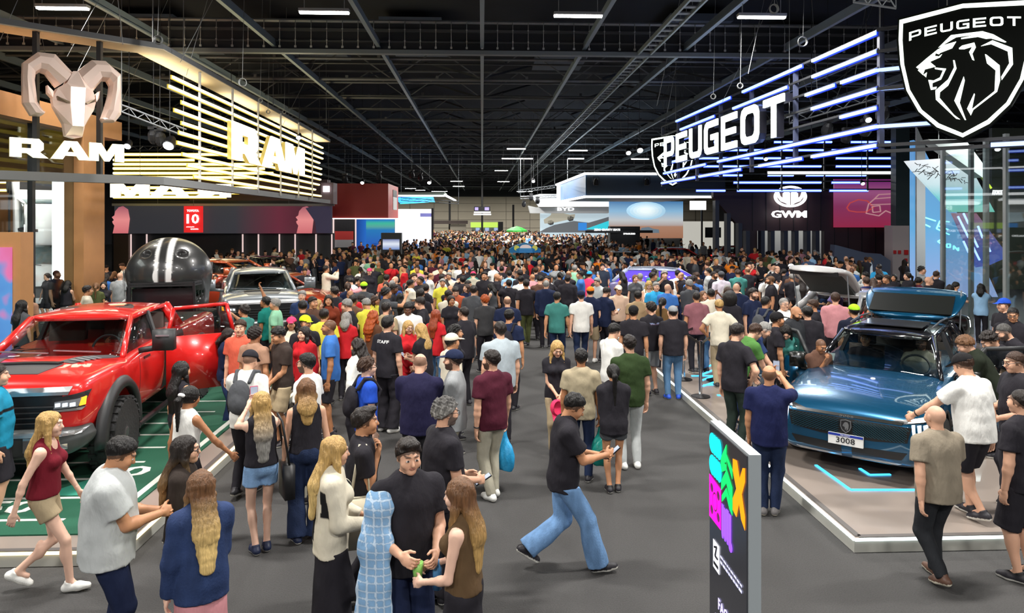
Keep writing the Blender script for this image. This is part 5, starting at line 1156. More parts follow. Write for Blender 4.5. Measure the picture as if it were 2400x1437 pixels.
# ---------------------------------------------------------------- raised floors
M_TAN = mat('tan_floor', (.27, .225, .195), .35, noise=.04, nscale=2, coat=.2)
def platform(name, x0, x1, y0, y1, sgn, label, mt, edge):
    t = thing(name, (x0 if sgn > 0 else x1, y0, 0), 0, label, 'platform'); o0 = Vector((x0 if sgn > 0 else x1, y0, 0))
    bb('deck', (x0, y0, .02), (x1, y1, .12), mt, t, o0)
    bm = BM(); X = x0 if sgn > 0 else x1; s2 = -sgn; w_ = .012
    pts = [((X, y1, .12), (X, y0, .12), (X + s2 * w_, y0 - w_, .004), (X + s2 * w_, y1, .004)), ((X, y0, .12), ((x1 if sgn > 0 else x0), y0, .12), ((x1 if sgn > 0 else x0), y0 - w_, .004), (X + s2 * w_, y0 - w_, .004))]
    for q in pts: bm.faces.new([bm.verts.new(Vector(p) - o0) for p in q])
    link('fascia', bm, mat('ramp_pale', (.42, .42, .38), .5), t)
    bm = BM(); beam(bm, Vector((X, y1, .125)) - o0, Vector((X, y0, .125)) - o0, .03, .02); beam(bm, Vector((X, y0, .125)) - o0, Vector((x1 if sgn > 0 else x0, y0, .125)) - o0, .03, .02); link('edge_light', bm, edge, t)
    bm = BM(); beam(bm, Vector((X - s2 * .08, y1, .123)) - o0, Vector((X - s2 * .08, y0 + .08, .123)) - o0, .06, .012); beam(bm, Vector((X - s2 * .08, y0 + .08, .123)) - o0, Vector((x1 if sgn > 0 else x0, y0 + .08, .123)) - o0, .06, .012); link('edge_trim', bm, mat('trim_dark', (.10, .09, .085), .5), t)
    return t, o0
tR, oR = platform('right_platform', 3.69, 16, 6.96, 24, 1, 'low tan platform edged with white light under the blue car', M_TAN, emit('edge_white', (.85, 1, 1), 2.5))
bm = BM()
for pts in (((1912, 1090), (1993, 1148), (2150, 1148)), ((2015, 1098), (2038, 1113), (2087, 1112))): polybar([PZ(u, v, .127) - oR for u, v in pts], .035, .01, bm)
link('blue_floor_light', bm, M_CYAN, tR)
bm = BM()
for q in range(4): polybar([Vector((4.2 + q * .14, 13.5 + q * .5, .127)) - oR, Vector((4.9 + q * .1, 14.2 + q * .5, .127)) - oR], .05, .01, bm); polybar([Vector((4.25, 12.0 + q * .8, .127)) - oR, Vector((4.8, 12.0 + q * .8, .127)) - oR], .05, .01, bm)
link('blue_floor_light', bm, M_CYAN, tR)
tL, oL = platform('left_platform', -20, -3.45, 7.0, 21, -1, 'low platform with green football turf under the red truck', M_TAN, emit('edge_gold', (1, .8, .4), 3))
bb('turf', (-20, 7.4, .12), (-3.85, 21, .135), mat('turf', (.008, .085, .045), .9, noise=.3, nscale=60), tL, oL)
bm = BM(); 
for y in (7.75, 8.35, 8.95, 9.55, 10.15, 10.75, 11.35, 12, 12.7): box(bm, Vector((-9.2 + 1.0, y, .137)) - oL, (7.6, .05, .006))
box(bm, Vector((-3.95, 14, .137)) - oL, (.08, 13.2, .006)); link('yard_lines', bm, mat('line_white', (.62, .66, .6), .8), tL)
for tx, x, y, an in (('50', -5.2, 8.1, 0), ('G', -6.9, 8.05, 0), ('0', -4.35, 9.2, 0)):
    link('yard_number', text_bm(tx, frame(Vector((x, y, .138)) - oL, (1, 0, 0), (0, 1, 0)), .36, .004, .6 if len(tx) > 1 else .35, .02), MC['line_white'], tL)
bm = BM(); bmesh.ops.create_circle(bm, cap_ends=True, radius=.55, segments=3, matrix=Matrix.Translation(Vector((-4.6, 8.7, .1375)) - oL)); link('light_green_mark', bm, mat('mint_mark', (.04, .32, .22), .8), tL)
# ---------------------------------------------------------------- totem with the show logo
t = thing('digital_totem', (1.53, 4.05, 0), 0, 'slim digital totem with colourful letters and FAÇA O DOWN text', 'digital sign')
bb('housing', (1.532, 4.05, .0), (1.60, 4.76, 1.95), mat('totem_metal', (.42, .47, .50), .35, .4), t, Vector((1.53, 4.05, 0)), bevel=.006)
bb('screen', (1.524, 4.075, .12), (1.534, 4.745, 1.935), mat('totem_black', (.012, .012, .014), .25, em=(.02, .02, .024), es=1), t, Vector((1.53, 4.05, 0)))
ft = lambda a, b, d=0: Vector((-.008 - d, .70 - a, 1.94 - b))   # a: 0 far .. .7 near, b: down from the top
def tl(name, loops, col, k=1.5): return link(name, loops_bm(loops, ft, .002, .001), emit('tot%g%g%g' % col, col, k), t)
bm = BM()
for j in (.115, .26):
    for i in range(4): merge(bm, loops_bm([ell_loop(.075 + i * .045, j, .065 - .006 * i, .066, 18)], ft, .002, .001 + .0004 * i))
link('cyan_letters', bm, emit('tot_cyan', (.0, .75, .85), 1.4), t)
tl('green_letter', [[(.24, .16), (.345, .04), (.345, .10), (.45, .16), (.45, .22), (.345, .13), (.345, .19), (.45, .27), (.45, .40), (.345, .28), (.25, .36), (.25, .30), (.345, .2), (.24, .25)], [(.345, .15), (.3, .17), (.345, .17)]], (.0, .7, .12))
tl('green_letter', [[(.26, .39), (.345, .31), (.45, .40), (.45, .44), (.40, .42), (.345, .36), (.26, .43)]], (.0, .7, .12))
tl('orange_letter', [[(.46, .09), (.53, .08), (.575, .17), (.625, .09), (.66, .08), (.66, .16), (.61, .25), (.66, .36), (.66, .44), (.60, .40), (.565, .32), (.52, .42), (.46, .40), (.46, .33), (.52, .25), (.46, .16)]], (1, .28, .0))
tl('magenta_block', [[(.01, .34), (.24, .36), (.24, .62), (.01, .62)], ell_loop(.125, .485, .05, .062)[::-1], ell_loop(.06, .415, .03, .03)[::-1], ell_loop(.19, .42, .03, .03)[::-1], ell_loop(.06, .56, .03, .03)[::-1], ell_loop(.19, .56, .03, .03)[::-1]], (.95, .0, .5))
tl('magenta_letter', [ell_loop(.125, .485, .04, .05)], (.95, .0, .5))
bm = BM()
for i in range(4): merge(bm, loops_bm([[(.255 + i * .045, .44 + .01 * (i % 2)), (.295 + i * .045, .44 + .01 * (i % 2)), (.295 + i * .045, .63), (.285 + i * .045, .655), (.265 + i * .045, .655), (.255 + i * .045, .63)]], ft, .002, .001))
merge(bm, loops_bm([ell_loop(.42, .645, .032, .032)], ft, .002, .0016)); link('violet_letters', bm, emit('tot_violet', (.28, .08, .95), 1.4), t)
tl('white_badge', [[(.09, .74), (.21, .74), (.21, .92), (.09, .92)]], (.85, .85, 1.0))
bm = BM(); polybar([ft(.12, .78, .004), ft(.17, .76, .004), ft(.14, .83, .004), ft(.19, .83, .004)], .01, .012, bm); box(bm, ft(.15, .885, .004), (.004, .09, .02)); link('badge_mark', bm, M_BLACK, t)
bm = BM(); random.seed(2)
for r_ in range(2):
    x = .23
    while x < .60: L = random.uniform(.02, .05); box(bm, ft(x + L / 2, .79 + r_ * .035, .002), (.002, L, .012 if r_ == 0 else .015)); x += L + .012
link('small_text_lines', bm, emit('tot_text', (.6, .6, .9), 1.2), t)
for i, (tx, w_) in enumerate((('FAÇA O', .34), ('DOWNLOAD', .46), ('DO APP', .34))):
    link('lettering', text_bm(tx, lambda a, b, d=0: ft(.36 + a, 1.12 + i * .13 - b, .001 + d), .09, .002, w_, .01), emit('tot_text2', (.55, .5, .95), 1.6), t)
bm = BM(); box(bm, (.035, .355, .015), (.35, .55, .03)); link('base_plate', bm, M_LGREY, t)
bm = BM(); tube(bm, [(.07, .1, .35), (.16, .1, .35), (.16, .1, .75), (.07, .1, .75)], .012, 6); link('rear_handle', bm, M_BLACK, t)
# ---------------------------------------------------------------- stanchions
SP = []
for i, (u, v) in enumerate(((1642, 930), (1602, 890), (1676, 892), (1638, 868))):
    p = PZ(u, v, .12); SP.append(p); t = thing('stanchion', (p.x, p.y, .12), 0, ('nearest', 'leftmost', 'rightmost', 'farthest')[i] + ' steel queue post on the light edged platform', 'queue post')
    bm = BM(); lathe(bm, [(.17, 0), (.17, .015), (.1, .035), (.03, .045)], 24); link('base', bm, M_BLACK, t)
    bm = BM(); lathe(bm, [(.03, .04), (.03, .93), (.034, .93), (.034, 1.0), (.02, 1.01)], 16); link('pole', bm, mat('chrome', (.6, .6, .62), .15, 1), t)
for i, j, lb in ((0, 2, 'nearest and rightmost'), (0, 1, 'nearest and leftmost'), (1, 3, 'leftmost and farthest')):
    a, b = SP[i], SP[j]; bm = BM(); beam(bm, (a.x, a.y, 1.07), (b.x, b.y, 1.05), .004, .05); link('queue_belt', bm, M_BLACK, label='black queue belt between the %s steel posts' % lb, cat='queue belt')
# ================================================================ vehicles (nose towards -y, left side +x)
def paint_mat(name, col, metal=.3, rough=.28): return mat(name, col, rough, metal, coat=1.0)
M_TRIM = mat('black_trim', (.022, .023, .025), .5); M_GRILLE = mat('grille_black', (.01, .01, .011), .35)
M_CHR = mat('satin_silver', (.55, .56, .57), .25, .9); M_TYRE = mat('tyre', (.018, .018, .019), .85, bump=.4, nscale=30)
M_CG = glassy('car_glass', (.68, .73, .73), .2); M_LAMP = emit('headlamp_glow', (.9, .97, 1), 4); M_LENS = mat('lamp_lens', (.35, .37, .4), .08, .6); M_AMB = emit('amber_lamp', (1, .35, .02), 2)
M_RED_L = emit('tail_lamp', (1, .03, .02), 2.5); M_INT = mat('cabin_dark', (.045, .05, .05), .7); M_INTG = mat('cabin_grey', (.09, .13, .12), .6)
def evalmesh(me, mods):
    o = bpy.data.objects.new('t', me); C.objects.link(o); mods(o)
    dg = bpy.context.evaluated_depsgraph_get(); r = bpy.data.meshes.new_from_object(o.evaluated_get(dg)); bpy.data.objects.remove(o); return r
def loft(secs, sub=2):
    bm = BM(); rows = []
    for y, pts in secs:
        r_ = [bm.verts.new((x, y, z)) for x, z in pts] + [bm.verts.new((-x, y, z)) for x, z in pts[1:-1][::-1]]; rows.append(r_)
    n = len(rows[0])
    for a, b in zip(rows, rows[1:]):
        for k in range(n): bm.faces.new((a[k], a[(k + 1) % n], b[(k + 1) % n], b[k]))
    for r_ in (rows[0], rows[-1]):       # end caps as quads across the mirror line
        h = n // 2
        for k in range(h):
            a, b, c, d = r_[k], r_[k + 1], r_[(n - k - 1) % n], r_[(n - k) % n]
            q = []
            for v in (a, b, c, d):
                if v not in q: q.append(v)
            if len(q) > 2: bm.faces.new(q)
    bmesh.ops.recalc_face_normals(bm, faces=bm.faces)
    me = bpy.data.meshes.new('t'); bm.to_mesh(me); bm.free()
    def md(o): m = o.modifiers.new('s', 'SUBSURF'); m.levels = sub; m.render_levels = sub
    r = evalmesh(me, md); 
    return r
def sec(zb, zt, w, wt=.88, crown=.03, wb=.92, sh=.62):
    zs = zb + (zt - zb) * .35; zm = zb + (zt - zb) * sh
    return [(0, zb), (w * wb * .8, zb), (w * wb, zb + .03), (w * .985, zs), (w, zm), (w * .985, zt - .10), (w * .96, zt - .035), (w * wt, zt), (w * .5, zt + crown * .75), (0, zt + crown)]
class Car:
    def __init__(s, root, body):
        s.root = root; s.body = body; bm = BM(); bm.from_mesh(body); s.bvh = BVHTree.FromBMesh(bm); bm.free()
    def decal(s, name, poly, view, m, off=.006, th=.012, grid=.05, smooth=True):
        """patch lying on the body: view 'F' (x,z), 'T' (x,y), 'L'/'R' (y,z)"""
        bm = BM(); bm.faces.new([bm.verts.new((x, y, 0)) for x, y in poly])
        xs = [p[0] for p in poly]; ys = [p[1] for p in poly]
        for ax, lo, hi in ((0, min(xs), max(xs)), (1, min(ys), max(ys))):
            k = math.ceil(lo / grid) * grid
            while k < hi:
                bmesh.ops.bisect_plane(bm, geom=bm.verts[:] + bm.edges[:] + bm.faces[:], plane_co=(k if ax == 0 else 0, k if ax else 0, 0), plane_no=(1, 0, 0) if ax == 0 else (0, 1, 0)); k += grid
        bmesh.ops.triangulate(bm, faces=bm.faces)
        d = {'F': (0, 1, 0), 'B': (0, -1, 0), 'T': (0, 0, -1), 'L': (-1, 0, 0), 'R': (1, 0, 0)}[view]; d = Vector(d); last = None; miss = []
        for v in bm.verts:
            a, b = v.co.x, v.co.y
            o = {'F': Vector((a, -6, b)), 'B': Vector((a, 9, b)), 'T': Vector((a, b, 6)), 'L': Vector((6, a, b)), 'R': Vector((-6, a, b))}[view]
            h, nrm, _, dist = s.bvh.ray_cast(o, d)
            if h is None: miss.append((v, o)); continue
            if nrm.dot(d) > 0: nrm = -nrm
            v.co = h + nrm * off; last = (o, dist)
        for v, o in miss: v.co = o + d * (last[1] if last else 5)
        bmesh.ops.recalc_face_normals(bm, faces=bm.faces)
        f0 = bm.faces[:]
        if sum(f.normal.dot(d) for f in f0) > 0: bmesh.ops.reverse_faces(bm, faces=f0)
        bmesh.ops.solidify(bm, geom=f0, thickness=th)
        return link(name, bm, m, s.root, smooth=False)
def wheel(root, x, y, R, w_, rimm, spokes=6, knob=False, name='wheel', rc=None):
    sd = 1 if x > 0 else -1; t = bpy.data.objects.new(name, None); C.objects.link(t); t.parent = root; t.location = (x, y, R)
    Rm = Matrix.Rotation(PI / 2, 3, 'Y'); rr_ = R * .62 if not rc else rc
    bm = BM(); lathe(bm, [(rr_, -w_ / 2 + .01), (R * .93, -w_ / 2), (R, -w_ / 2 + .035), (R, w_ / 2 - .035), (R * .93, w_ / 2), (rr_, w_ / 2 - .01)], 40, (0, 0, 0), Rm)
    if knob:
        for k in range(26):
            a = 2 * PI * k / 26; Q = Matrix.Rotation(a, 3, 'X')
            for q in (-1, 1): box(bm, Q @ Vector((q * w_ * .36, 0, R)), (w_ * .3, .05, .03), Q)
            box(bm, Q @ Vector((0, .03, R)), (w_ * .22, .05, .025), Q)
    link('tyre', bm, M_TYRE, t)
    bm = BM(); lathe(bm, [(rr_ - .02, -.02), (rr_, -.02), (rr_, w_ / 2 * .9), (rr_ - .02, w_ / 2 * .9)], 32, (0, 0, 0), Rm if sd > 0 else Matrix.Rotation(-PI / 2, 3, 'Y'))
    for k in range(spokes):
        a = 2 * PI * k / spokes
        for da in (-.13, .13):
            o = Vector((sd * w_ * .40, math.sin(a) * .06, math.cos(a) * .06)); e = Vector((sd * w_ * .34, math.sin(a + da * 1.6) * (rr_ - .01), math.cos(a + da * 1.6) * (rr_ - .01))); beam(bm, o, e, .035, .045)
    lathe(bm, [(.07, -.03), (.075, .02), (.05, .03)], 16, (sd * w_ * .40, 0, 0), Matrix.Rotation(sd * PI / 2, 3, 'Y'))
    link('rim', bm, rimm, t)
def arc_flare(name, root, x, y, zc, r0, r1, depth, m, a0=-.1, a1=PI + .1):
    bm = BM(); n = 20; sd = 1 if x > 0 else -1; rows = []
    for k in range(n + 1):
        a = a0 + (a1 - a0) * k / n; c, s_ = math.cos(a), math.sin(a)
        rows.append([bm.verts.new((x, y + c * r0, zc + s_ * r0)), bm.verts.new((x + sd * depth, y + c * r0, zc + s_ * r0)), bm.verts.new((x + sd * depth * .9, y + c * (r0 + r1) / 2, zc + s_ * (r0 + r1) / 2)), bm.verts.new((x, y + c * r1, zc + s_ * r1))])
    for a, b in zip(rows, rows[1:]):
        for k in range(4): bm.faces.new((a[k], a[(k + 1) % 4], b[(k + 1) % 4], b[k]))
    bm.faces.new(rows[0]); bm.faces.new(rows[-1][::-1]); return link(name, bm, m, root, smooth=True)
def patch(name, corners, bulge, m, root, th=.006, n=8):
    """gently curved pane between four corners (a b c d round the edge)"""
    a, b, c, d = [Vector(q) for q in corners]; nn = (c - a).cross(d - b).normalized(); bm = BM(); g = []
    for i in range(n + 1):
        for j in range(n + 1):
            u, v = i / n, j / n; p = (a * (1 - u) + b * u) * (1 - v) + (d * (1 - u) + c * u) * v
            g.append(bm.verts.new(p + nn * bulge * 16 * u * (1 - u) * v * (1 - v)))
    for i in range(n):
        for j in range(n): bm.faces.new((g[i * (n + 1) + j], g[(i + 1) * (n + 1) + j], g[(i + 1) * (n + 1) + j + 1], g[i * (n + 1) + j + 1]))
    bmesh.ops.recalc_face_normals(bm, faces=bm.faces); bmesh.ops.solidify(bm, geom=bm.faces[:], thickness=th)
    return link(name, bm, m, root, smooth=True)
def greenhouse(root, G, paintm, glass, roofm, pil=.055, sub=2):
    """G: half widths and points of the cabin"""
    wb, yA, zA, wt, yT, zT, yR, zR, yC, zC, yB = [G[k] for k in 'wb yA zA wt yT zT yR zR yC zC yB'.split()]
    cr = G.get('cr', .07)
    def rs(y, z, w_, c): return (y, [(0, z - .03), (w_ * .7, z - .04), (w_ * .93, z - .05), (w_ * 1.0, z - .03), (w_ * 1.02, z - .005), (w_ * .98, z + .02), (w_ * .85, z + c * .5), (w_ * .4, z + c * .95), (0, z + c)])
    L = yR - yT
    link_me = loft([rs(yT - .03, zT, wt, .015), rs(yT + .04, zT + .01, wt, cr * .5), rs(yT + L * .25, zT * .6 + zR * .4 + .02, wt, cr), rs(yT + L * .6, zR + .015, wt, cr), rs(yR - .05, zR, wt * .98, cr * .8), rs(yR + .02, zR - .01, wt * .97, .03)], sub)
    for p in link_me.polygons: p.use_smooth = True
    o = mobj('roof', link_me, roofm, root)
    for q in (1, -1):
        bm = BM()
        for a, b, w_, h in (((q * wb, yA, zA), (q * wt * 1.0, yT, zT - .01), pil, pil * 1.5), ((q * wt * 1.0, yT, zT - .01), (q * wt, (yT + yR) / 2, (zT + zR) / 2), pil * .8, pil), ((q * wt, (yT + yR) / 2, (zT + zR) / 2), (q * wt * .98, yR, zR - .01), pil * .8, pil), ((q * wt * .98, yR, zR - .01), (q * wb * .98, yC, zC), pil * 1.4, pil * 2.6)): beam(bm, a, b, w_, h)
        link('pillar', bm, paintm, root, bevel=.012, smooth=True)
        if yB:
            bm = BM(); f_ = (yB - yT) / (yR - yT); beam(bm, (q * (wb + .005), yB, zA - .02), (q * (wt + .01), yB + .05, zT + (zR - zT) * f_), .05, .09, up=(0, 1, 0)); link('pillar', bm, M_TRIM, root)
        segs = [(yA + .06, yT + .03, yB, yB + .05), (yB, yB + .05, yC - .05, yR - .02)] if yB else [(yA + .06, yT + .03, yC, yR)]
        for k, (y0, y1, y2, y3) in enumerate(segs):
            if (q, k) in G.get('open', ()): continue
            patch('side_window', ((q * wb, y0, zA - .02), (q * wb, y2, zC - .02), (q * wt, y3, zR - .04), (q * wt, y1, zT - .04)), .0 * q, glass, root, n=2)
    patch('windscreen', ((-wb * .97, yA, zA), (wb * .97, yA, zA), (wt * .97, yT, zT), (-wt * .97, yT, zT)), G.get('bul', .05), glass, root)
    if not G.get('norear'): patch('rear_window', ((wb * .93, yC, zC), (-wb * .93, yC, zC), (-wt * .93, yR, zR), (wt * .93, yR, zR)), .03, glass, root)
def seat(bm, x, y, z):
    box(bm, (x, y, z), (.5, .5, .16)); box(bm, (x, y + .26, z + .32), (.48, .14, .6), Matrix.Rotation(-.2, 3, 'X')); box(bm, (x, y + .33, z + .72), (.24, .1, .18))
def interior(root, yA, zA, w_, ys, z0, rear=True):
    bm = BM(); box(bm, (0, yA + .28, zA - .1), (w_ * 1.85, .5, .16), Matrix.Rotation(-.1, 3, 'X')); box(bm, (0, yA + .1, zA - .03), (w_ * 1.5, .3, .05)); box(bm, (w_ * .48, yA + .38, zA - .01), (.4, .2, .08)); link('dashboard', bm, M_INTG, root, bevel=.02, smooth=True)
    for x in (-.38, .38): bm = BM(); seat(bm, x, ys, z0); link('seat', bm, mat('seat_brown', (.06, .04, .032), .7), root, bevel=.03, smooth=True)
    if rear: bm = BM(); box(bm, (0, ys + 1.0, z0), (1.3, .5, .16)); box(bm, (0, ys + 1.28, z0 + .3), (1.3, .14, .6)); link('rear_bench', bm, mat('seat_brown', (.06, .04, .032), .7), root, bevel=.03, smooth=True)
    c = Vector((.38, yA + .62, zA + .02)); bm = BM(); R = Matrix.Rotation(1.15, 3, 'X')
    tube(bm, [c + R @ Vector((.19 * math.cos(a), .19 * math.sin(a), 0)) for a in np.linspace(0, 2 * PI, 25)], .016, 6, False)
    for a in (0, PI, -PI / 2): beam(bm, c, c + R @ Vector((.18 * math.cos(a), .18 * math.sin(a), 0)), .03, .02)
    link('steering_wheel', bm, M_TRIM, root)
def body_with_wells(secs, wells, sub=3):
    me = loft(secs, sub)
    def md(o):
        for (x, y, z, r, dp) in wells:
            bm = BM(); bmesh.ops.create_cone(bm, cap_ends=True, segments=40, radius1=r, radius2=r, depth=dp, matrix=Matrix.Translation((x, y, z)) @ Matrix.Rotation(PI / 2, 4, 'Y'))
            m2 = bpy.data.meshes.new('t'); bm.to_mesh(m2); bm.free(); c = bpy.data.objects.new('t', m2); C.objects.link(c); tmp.append(c)
            b = o.modifiers.new('b', 'BOOLEAN'); b.operation = 'DIFFERENCE'; b.object = c; b.solver = 'EXACT'
    tmp = []; r = evalmesh(me, md)
    for c in tmp: bpy.data.objects.remove(c)
    for p in r.polygons: p.use_smooth = True
    try: r.set_sharp_from_angle(angle=.6)
    except Exception: pass
    return r
def door(root, hinge, length, z0, z1, zw, ang, sd, paintm, name='door', lean=.12, inner=None, front=True):
    """open door: hinge point, closed direction +y, swung by ang; sd = side sign"""
    t = bpy.data.objects.new(name, None); C.objects.link(t); t.parent = root; t.location = hinge; t.rotation_euler = (0, 0, -sd * ang)
    bm = BM(); box(bm, (0, length / 2, (z0 + z1) / 2), (.055, length, z1 - z0)); link('outer_panel', bm, paintm, t, bevel=.02, smooth=True)
    bm = BM(); box(bm, (-sd * .05, length / 2, (z0 + z1) / 2 + .02), (.05, length * .9, (z1 - z0) * .85)); link('inner_panel', bm, inner or M_INT, t, bevel=.02, smooth=True)
    bm = BM(); k = -sd * lean; pf = .32 if front else .05
    polybar_ = [(0, .02, z1), (k, pf + .08, zw - .03), (k, length - .12, zw), (0, length - .03, z1)]
    for a, b in zip(polybar_, polybar_[1:]): beam(bm, a, b, .04, .055)
    link('window_frame', bm, paintm if zw > 1.6 else M_TRIM, t, bevel=.01, smooth=True)
    patch('window_pane', ((0, .05, z1), (0, length - .06, z1), (k, length - .14, zw), (k, pf + .1, zw - .03)), 0, M_CG, t, n=2)
    bm = BM(); box(bm, (sd * .045, length - .22, z1 - .12), (.03, .2, .035)); link('door_handle', bm, paintm, t)
    return t
def mirror(root, x, y, z, sd, m, sc=1.0):
    bm = BM(); box(bm, (x + sd * .12 * sc, y, z - .06), (.22 * sc, .1, .07), Matrix.Rotation(-sd * .15, 3, 'Y')); box(bm, (x + sd * .3 * sc, y - .02, z + .06 * sc), (.24 * sc, .16, .25 * sc)); o = link('wing_mirror', bm, m, root, bevel=.035 * sc, smooth=True)
    bm = BM(); box(bm, (x + sd * .3 * sc, y - .105, z + .12 * sc), (.16 * sc, .012, .025)); link('indicator', bm, M_LENS, o)
def truck(loc, rz_, col, label, near=False, name='pickup_truck', cat='pickup truck'):
    pm = paint_mat('paint_%g_%g_%g' % col, col, .0 if near else .3, .3)
    t = thing(name, loc, rz_, label, cat)
    S = [(-.95, sec(.80, 1.15, .80, .95, .02)), (-.93, sec(.70, 1.25, .88, .93, .03)), (-.84, sec(.66, 1.32, .94, .9, .04)), (-.55, sec(.60, 1.345, .985, .86, .06)), (0, sec(.56, 1.36, 1.0, .84, .075)), (.25, sec(.52, 1.34, .995, .83, .08)), (.46, sec(.48, 1.32, .965, .86, .06)), (.62, sec(.47, 1.34, .95, .9, .0)), (1.6, sec(.46, 1.38, .95, .93, .0)), (2.4, sec(.46, 1.39, .95, .93, .0)), (3.15, sec(.46, 1.40, .96, .93, .0)), (3.3, sec(.5, 1.40, .99, .93, .0)), (3.68, sec(.55, 1.41, 1.02, .92, .0)), (4.3, sec(.55, 1.41, .99, .93, .0)), (4.86, sec(.58, 1.41, .97, .93, .0)), (4.92, sec(.7, 1.36, .93, .93, .0))]
    R = .45
    me = body_with_wells(S, [(sd * .95, y, .50, R + .10, .55) for sd in (1, -1) for y in (0, 3.68)])
    mobj('body', me, pm, t); c = Car(t, me)
    G = dict(wb=.83, yA=.50, zA=1.32, wt=.665, yT=1.30, zT=1.77, yR=2.8, zR=1.78, yC=3.0, zC=1.39, yB=1.86, cr=.075, open=((1, 1), (-1, 0)) if near else ())
    greenhouse(t, G, pm, M_CG, pm, .06); interior(t, .55, 1.32, .8, 1.5, 1.05)
    for sd in (1, -1):
        for y in (0, 3.68):
            arc_flare('wheel_flare', t, sd * .95, y, .50, R + .085, R + .26, .10, M_TRIM); wheel(t, sd * .92, y, R, .30, mat('dark_rim', (.10, .10, .105), .35, .6), 6, near)
        mirror(t, sd * .90, .9, 1.42, sd, M_TRIM if near else pm, 1.15)
    bm = BM(); box(bm, (0, 1.3, .60), (1.3, 3.9, .2)); box(bm, (0, 3.6, .55), (1.2, 3, .2)); link('underbody', bm, M_BLACK, t)
    c.decal('grille', [(-.66, .80), (.66, .80), (.70, 1.16), (-.70, 1.16)], 'F', M_GRILLE, .012, .03)
    c.decal('silver_brow', [(-.76, 1.165), (.76, 1.165), (.80, 1.25), (-.80, 1.25)], 'F', M_CHR, .015, .03)
    for sd in (1, -1):
        q = lambda P: [(sd * x, z) for x, z in P][::sd]
        c.decal('headlight_surround', q([(.58, .99), (.90, 1.0), (.935, 1.19), (.60, 1.13)]), 'F', M_BLACK, .014, .02)
        hl = c.decal('headlight', q([(.62, 1.01), (.86, 1.03), (.88, 1.12), (.63, 1.09)]), 'F', mat('lamp_lens', (.35, .37, .4), .08, .6), .03, .02); 
        c.decal('amber_lamp', q([(.87, 1.035), (.905, 1.04), (.91, 1.13), (.88, 1.12)]), 'F', M_AMB, .03, .02); c.decal('chrome_strip', q([(.60, .975), (.88, .99), (.91, 1.02), (.62, 1.0)]), 'F', M_CHR, .03, .02)
        for k in range(3): c.decal('led_unit', q([(.64 + k * .075, 1.035), (.69 + k * .075, 1.04), (.69 + k * .075, 1.08), (.64 + k * .075, 1.075)]), 'F', emit('led_unit', (.8, .9, 1), 1.2), .042, .01)
    for z in (.86, .92, .98, 1.04): bm = BM(); box(bm, (0, -.985, z), (1.25, .02, .014)); link('grille_bar', bm, M_TRIM, t)
    # bumper
    bs = [(-1.10, sec(.52, .70, .62, .95, 0)), (-1.07, sec(.47, .78, .80, .95, 0)), (-.98, sec(.46, .80, .93, .95, 0)), (-.72, sec(.50, .80, .99, .95, 0)), (-.60, sec(.55, .76, .98, .95, 0))]
    me = loft(bs, 3); [setattr(p, 'use_smooth', True) for p in me.polygons]; bo = mobj('front_bumper', me, mat('bumper_grey', (.05, .055, .055), .4, .2), t); c2 = Car(t, me)
    c2.decal('bumper_silver_line', [(-.9, .725), (.9, .725), (.93, .765), (-.93, .765)], 'F', M_CHR, .01, .02)
    for sd in (1, -1): c2.decal('fog_light', [(sd * x, z) for x, z in ((.62, .57), (.80, .58), (.80, .64), (.64, .63))][::sd], 'F', M_LENS, .01, .02); c2.decal('tow_hook', [(sd * x, z) for x, z in ((.36, .56), (.46, .56), (.46, .72), (.36, .72))][::sd], 'F', M_CHR, .01, .03)
    # bonnet scoops
    c.decal('centre_scoop_panel', [(-.34, -.72), (.34, -.72), (.42, -.45), (.44, -.30), (-.44, -.30), (-.42, -.45)], 'T', mat('graphite', (.10, .10, .105), .4, .3), .008, .02)
    c.decal('scoop_mouth', [(-.40, -.36), (.40, -.36), (.43, -.28), (-.43, -.28)], 'T', M_BLACK, .03, .02)
    for sd in (1, -1):
        q = lambda P: [(sd * x, y) for x, y in P][::-sd]
        c.decal('bonnet_vent', q([(.34, -.2), (.52, -.26), (.80, .5), (.66, .56), (.52, .5)]), 'T', mat('graphite', (.10, .10, .105), .4, .3), .008, .02)
        for k in range(4): c.decal('vent_louvre', q([(.42 + k * .04, -.12 + k * .09), (.60 + k * .03, -.18 + k * .09), (.62 + k * .03, -.15 + k * .09), (.44 + k * .04, -.085 + k * .09)]), 'T', mat('louvre', (.33, .36, .38), .3, .5), .022, .01)
    bm = BM(); 
    for x in (-.1, .55): beam(bm, (x, .51, 1.40), (x - .62, .60, 1.42), .025, .015)
    link('wiper', bm, M_LENS, t)
    for sd in (1, -1): bm = BM(); tube(bm, [(sd * .9, .5, .42), (sd * 1.0, .6, .38), (sd * 1.0, 3.1, .38), (sd * .9, 3.2, .42)], .04, 8); link('side_step', bm, M_BLACK, t)
    c.decal('bed_floor', [(-.78, 3.35), (.78, 3.35), (.78, 4.8), (-.78, 4.8)], 'T', M_BLACK, .004, .01, .2)
    if near:
        c.decal('door_opening', [(1.9, .58), (2.85, .58), (2.85, 1.36), (1.9, 1.36)], 'L', M_BLACK, .004, .006)  # flat black patch paints the dark doorway, no hole is cut
        door(t, (.97, 1.86, 0), 1.02, .52, 1.37, 1.82, 1.15, 1, pm, front=False)
        c.decal('door_opening', [(.85, .58), (1.85, .58), (1.85, 1.36), (.85, 1.36)], 'R', M_BLACK, .004, .006)
        door(t, (-.97, .82, 0), 1.02, .52, 1.37, 1.80, 1.1, -1, pm)
        for y in (.82, 1.86): c.decal('door_gap', [(y, .55), (y + .012, .55), (y + .012, 1.37), (y, 1.37)], 'L', M_BLACK, .002, .004)
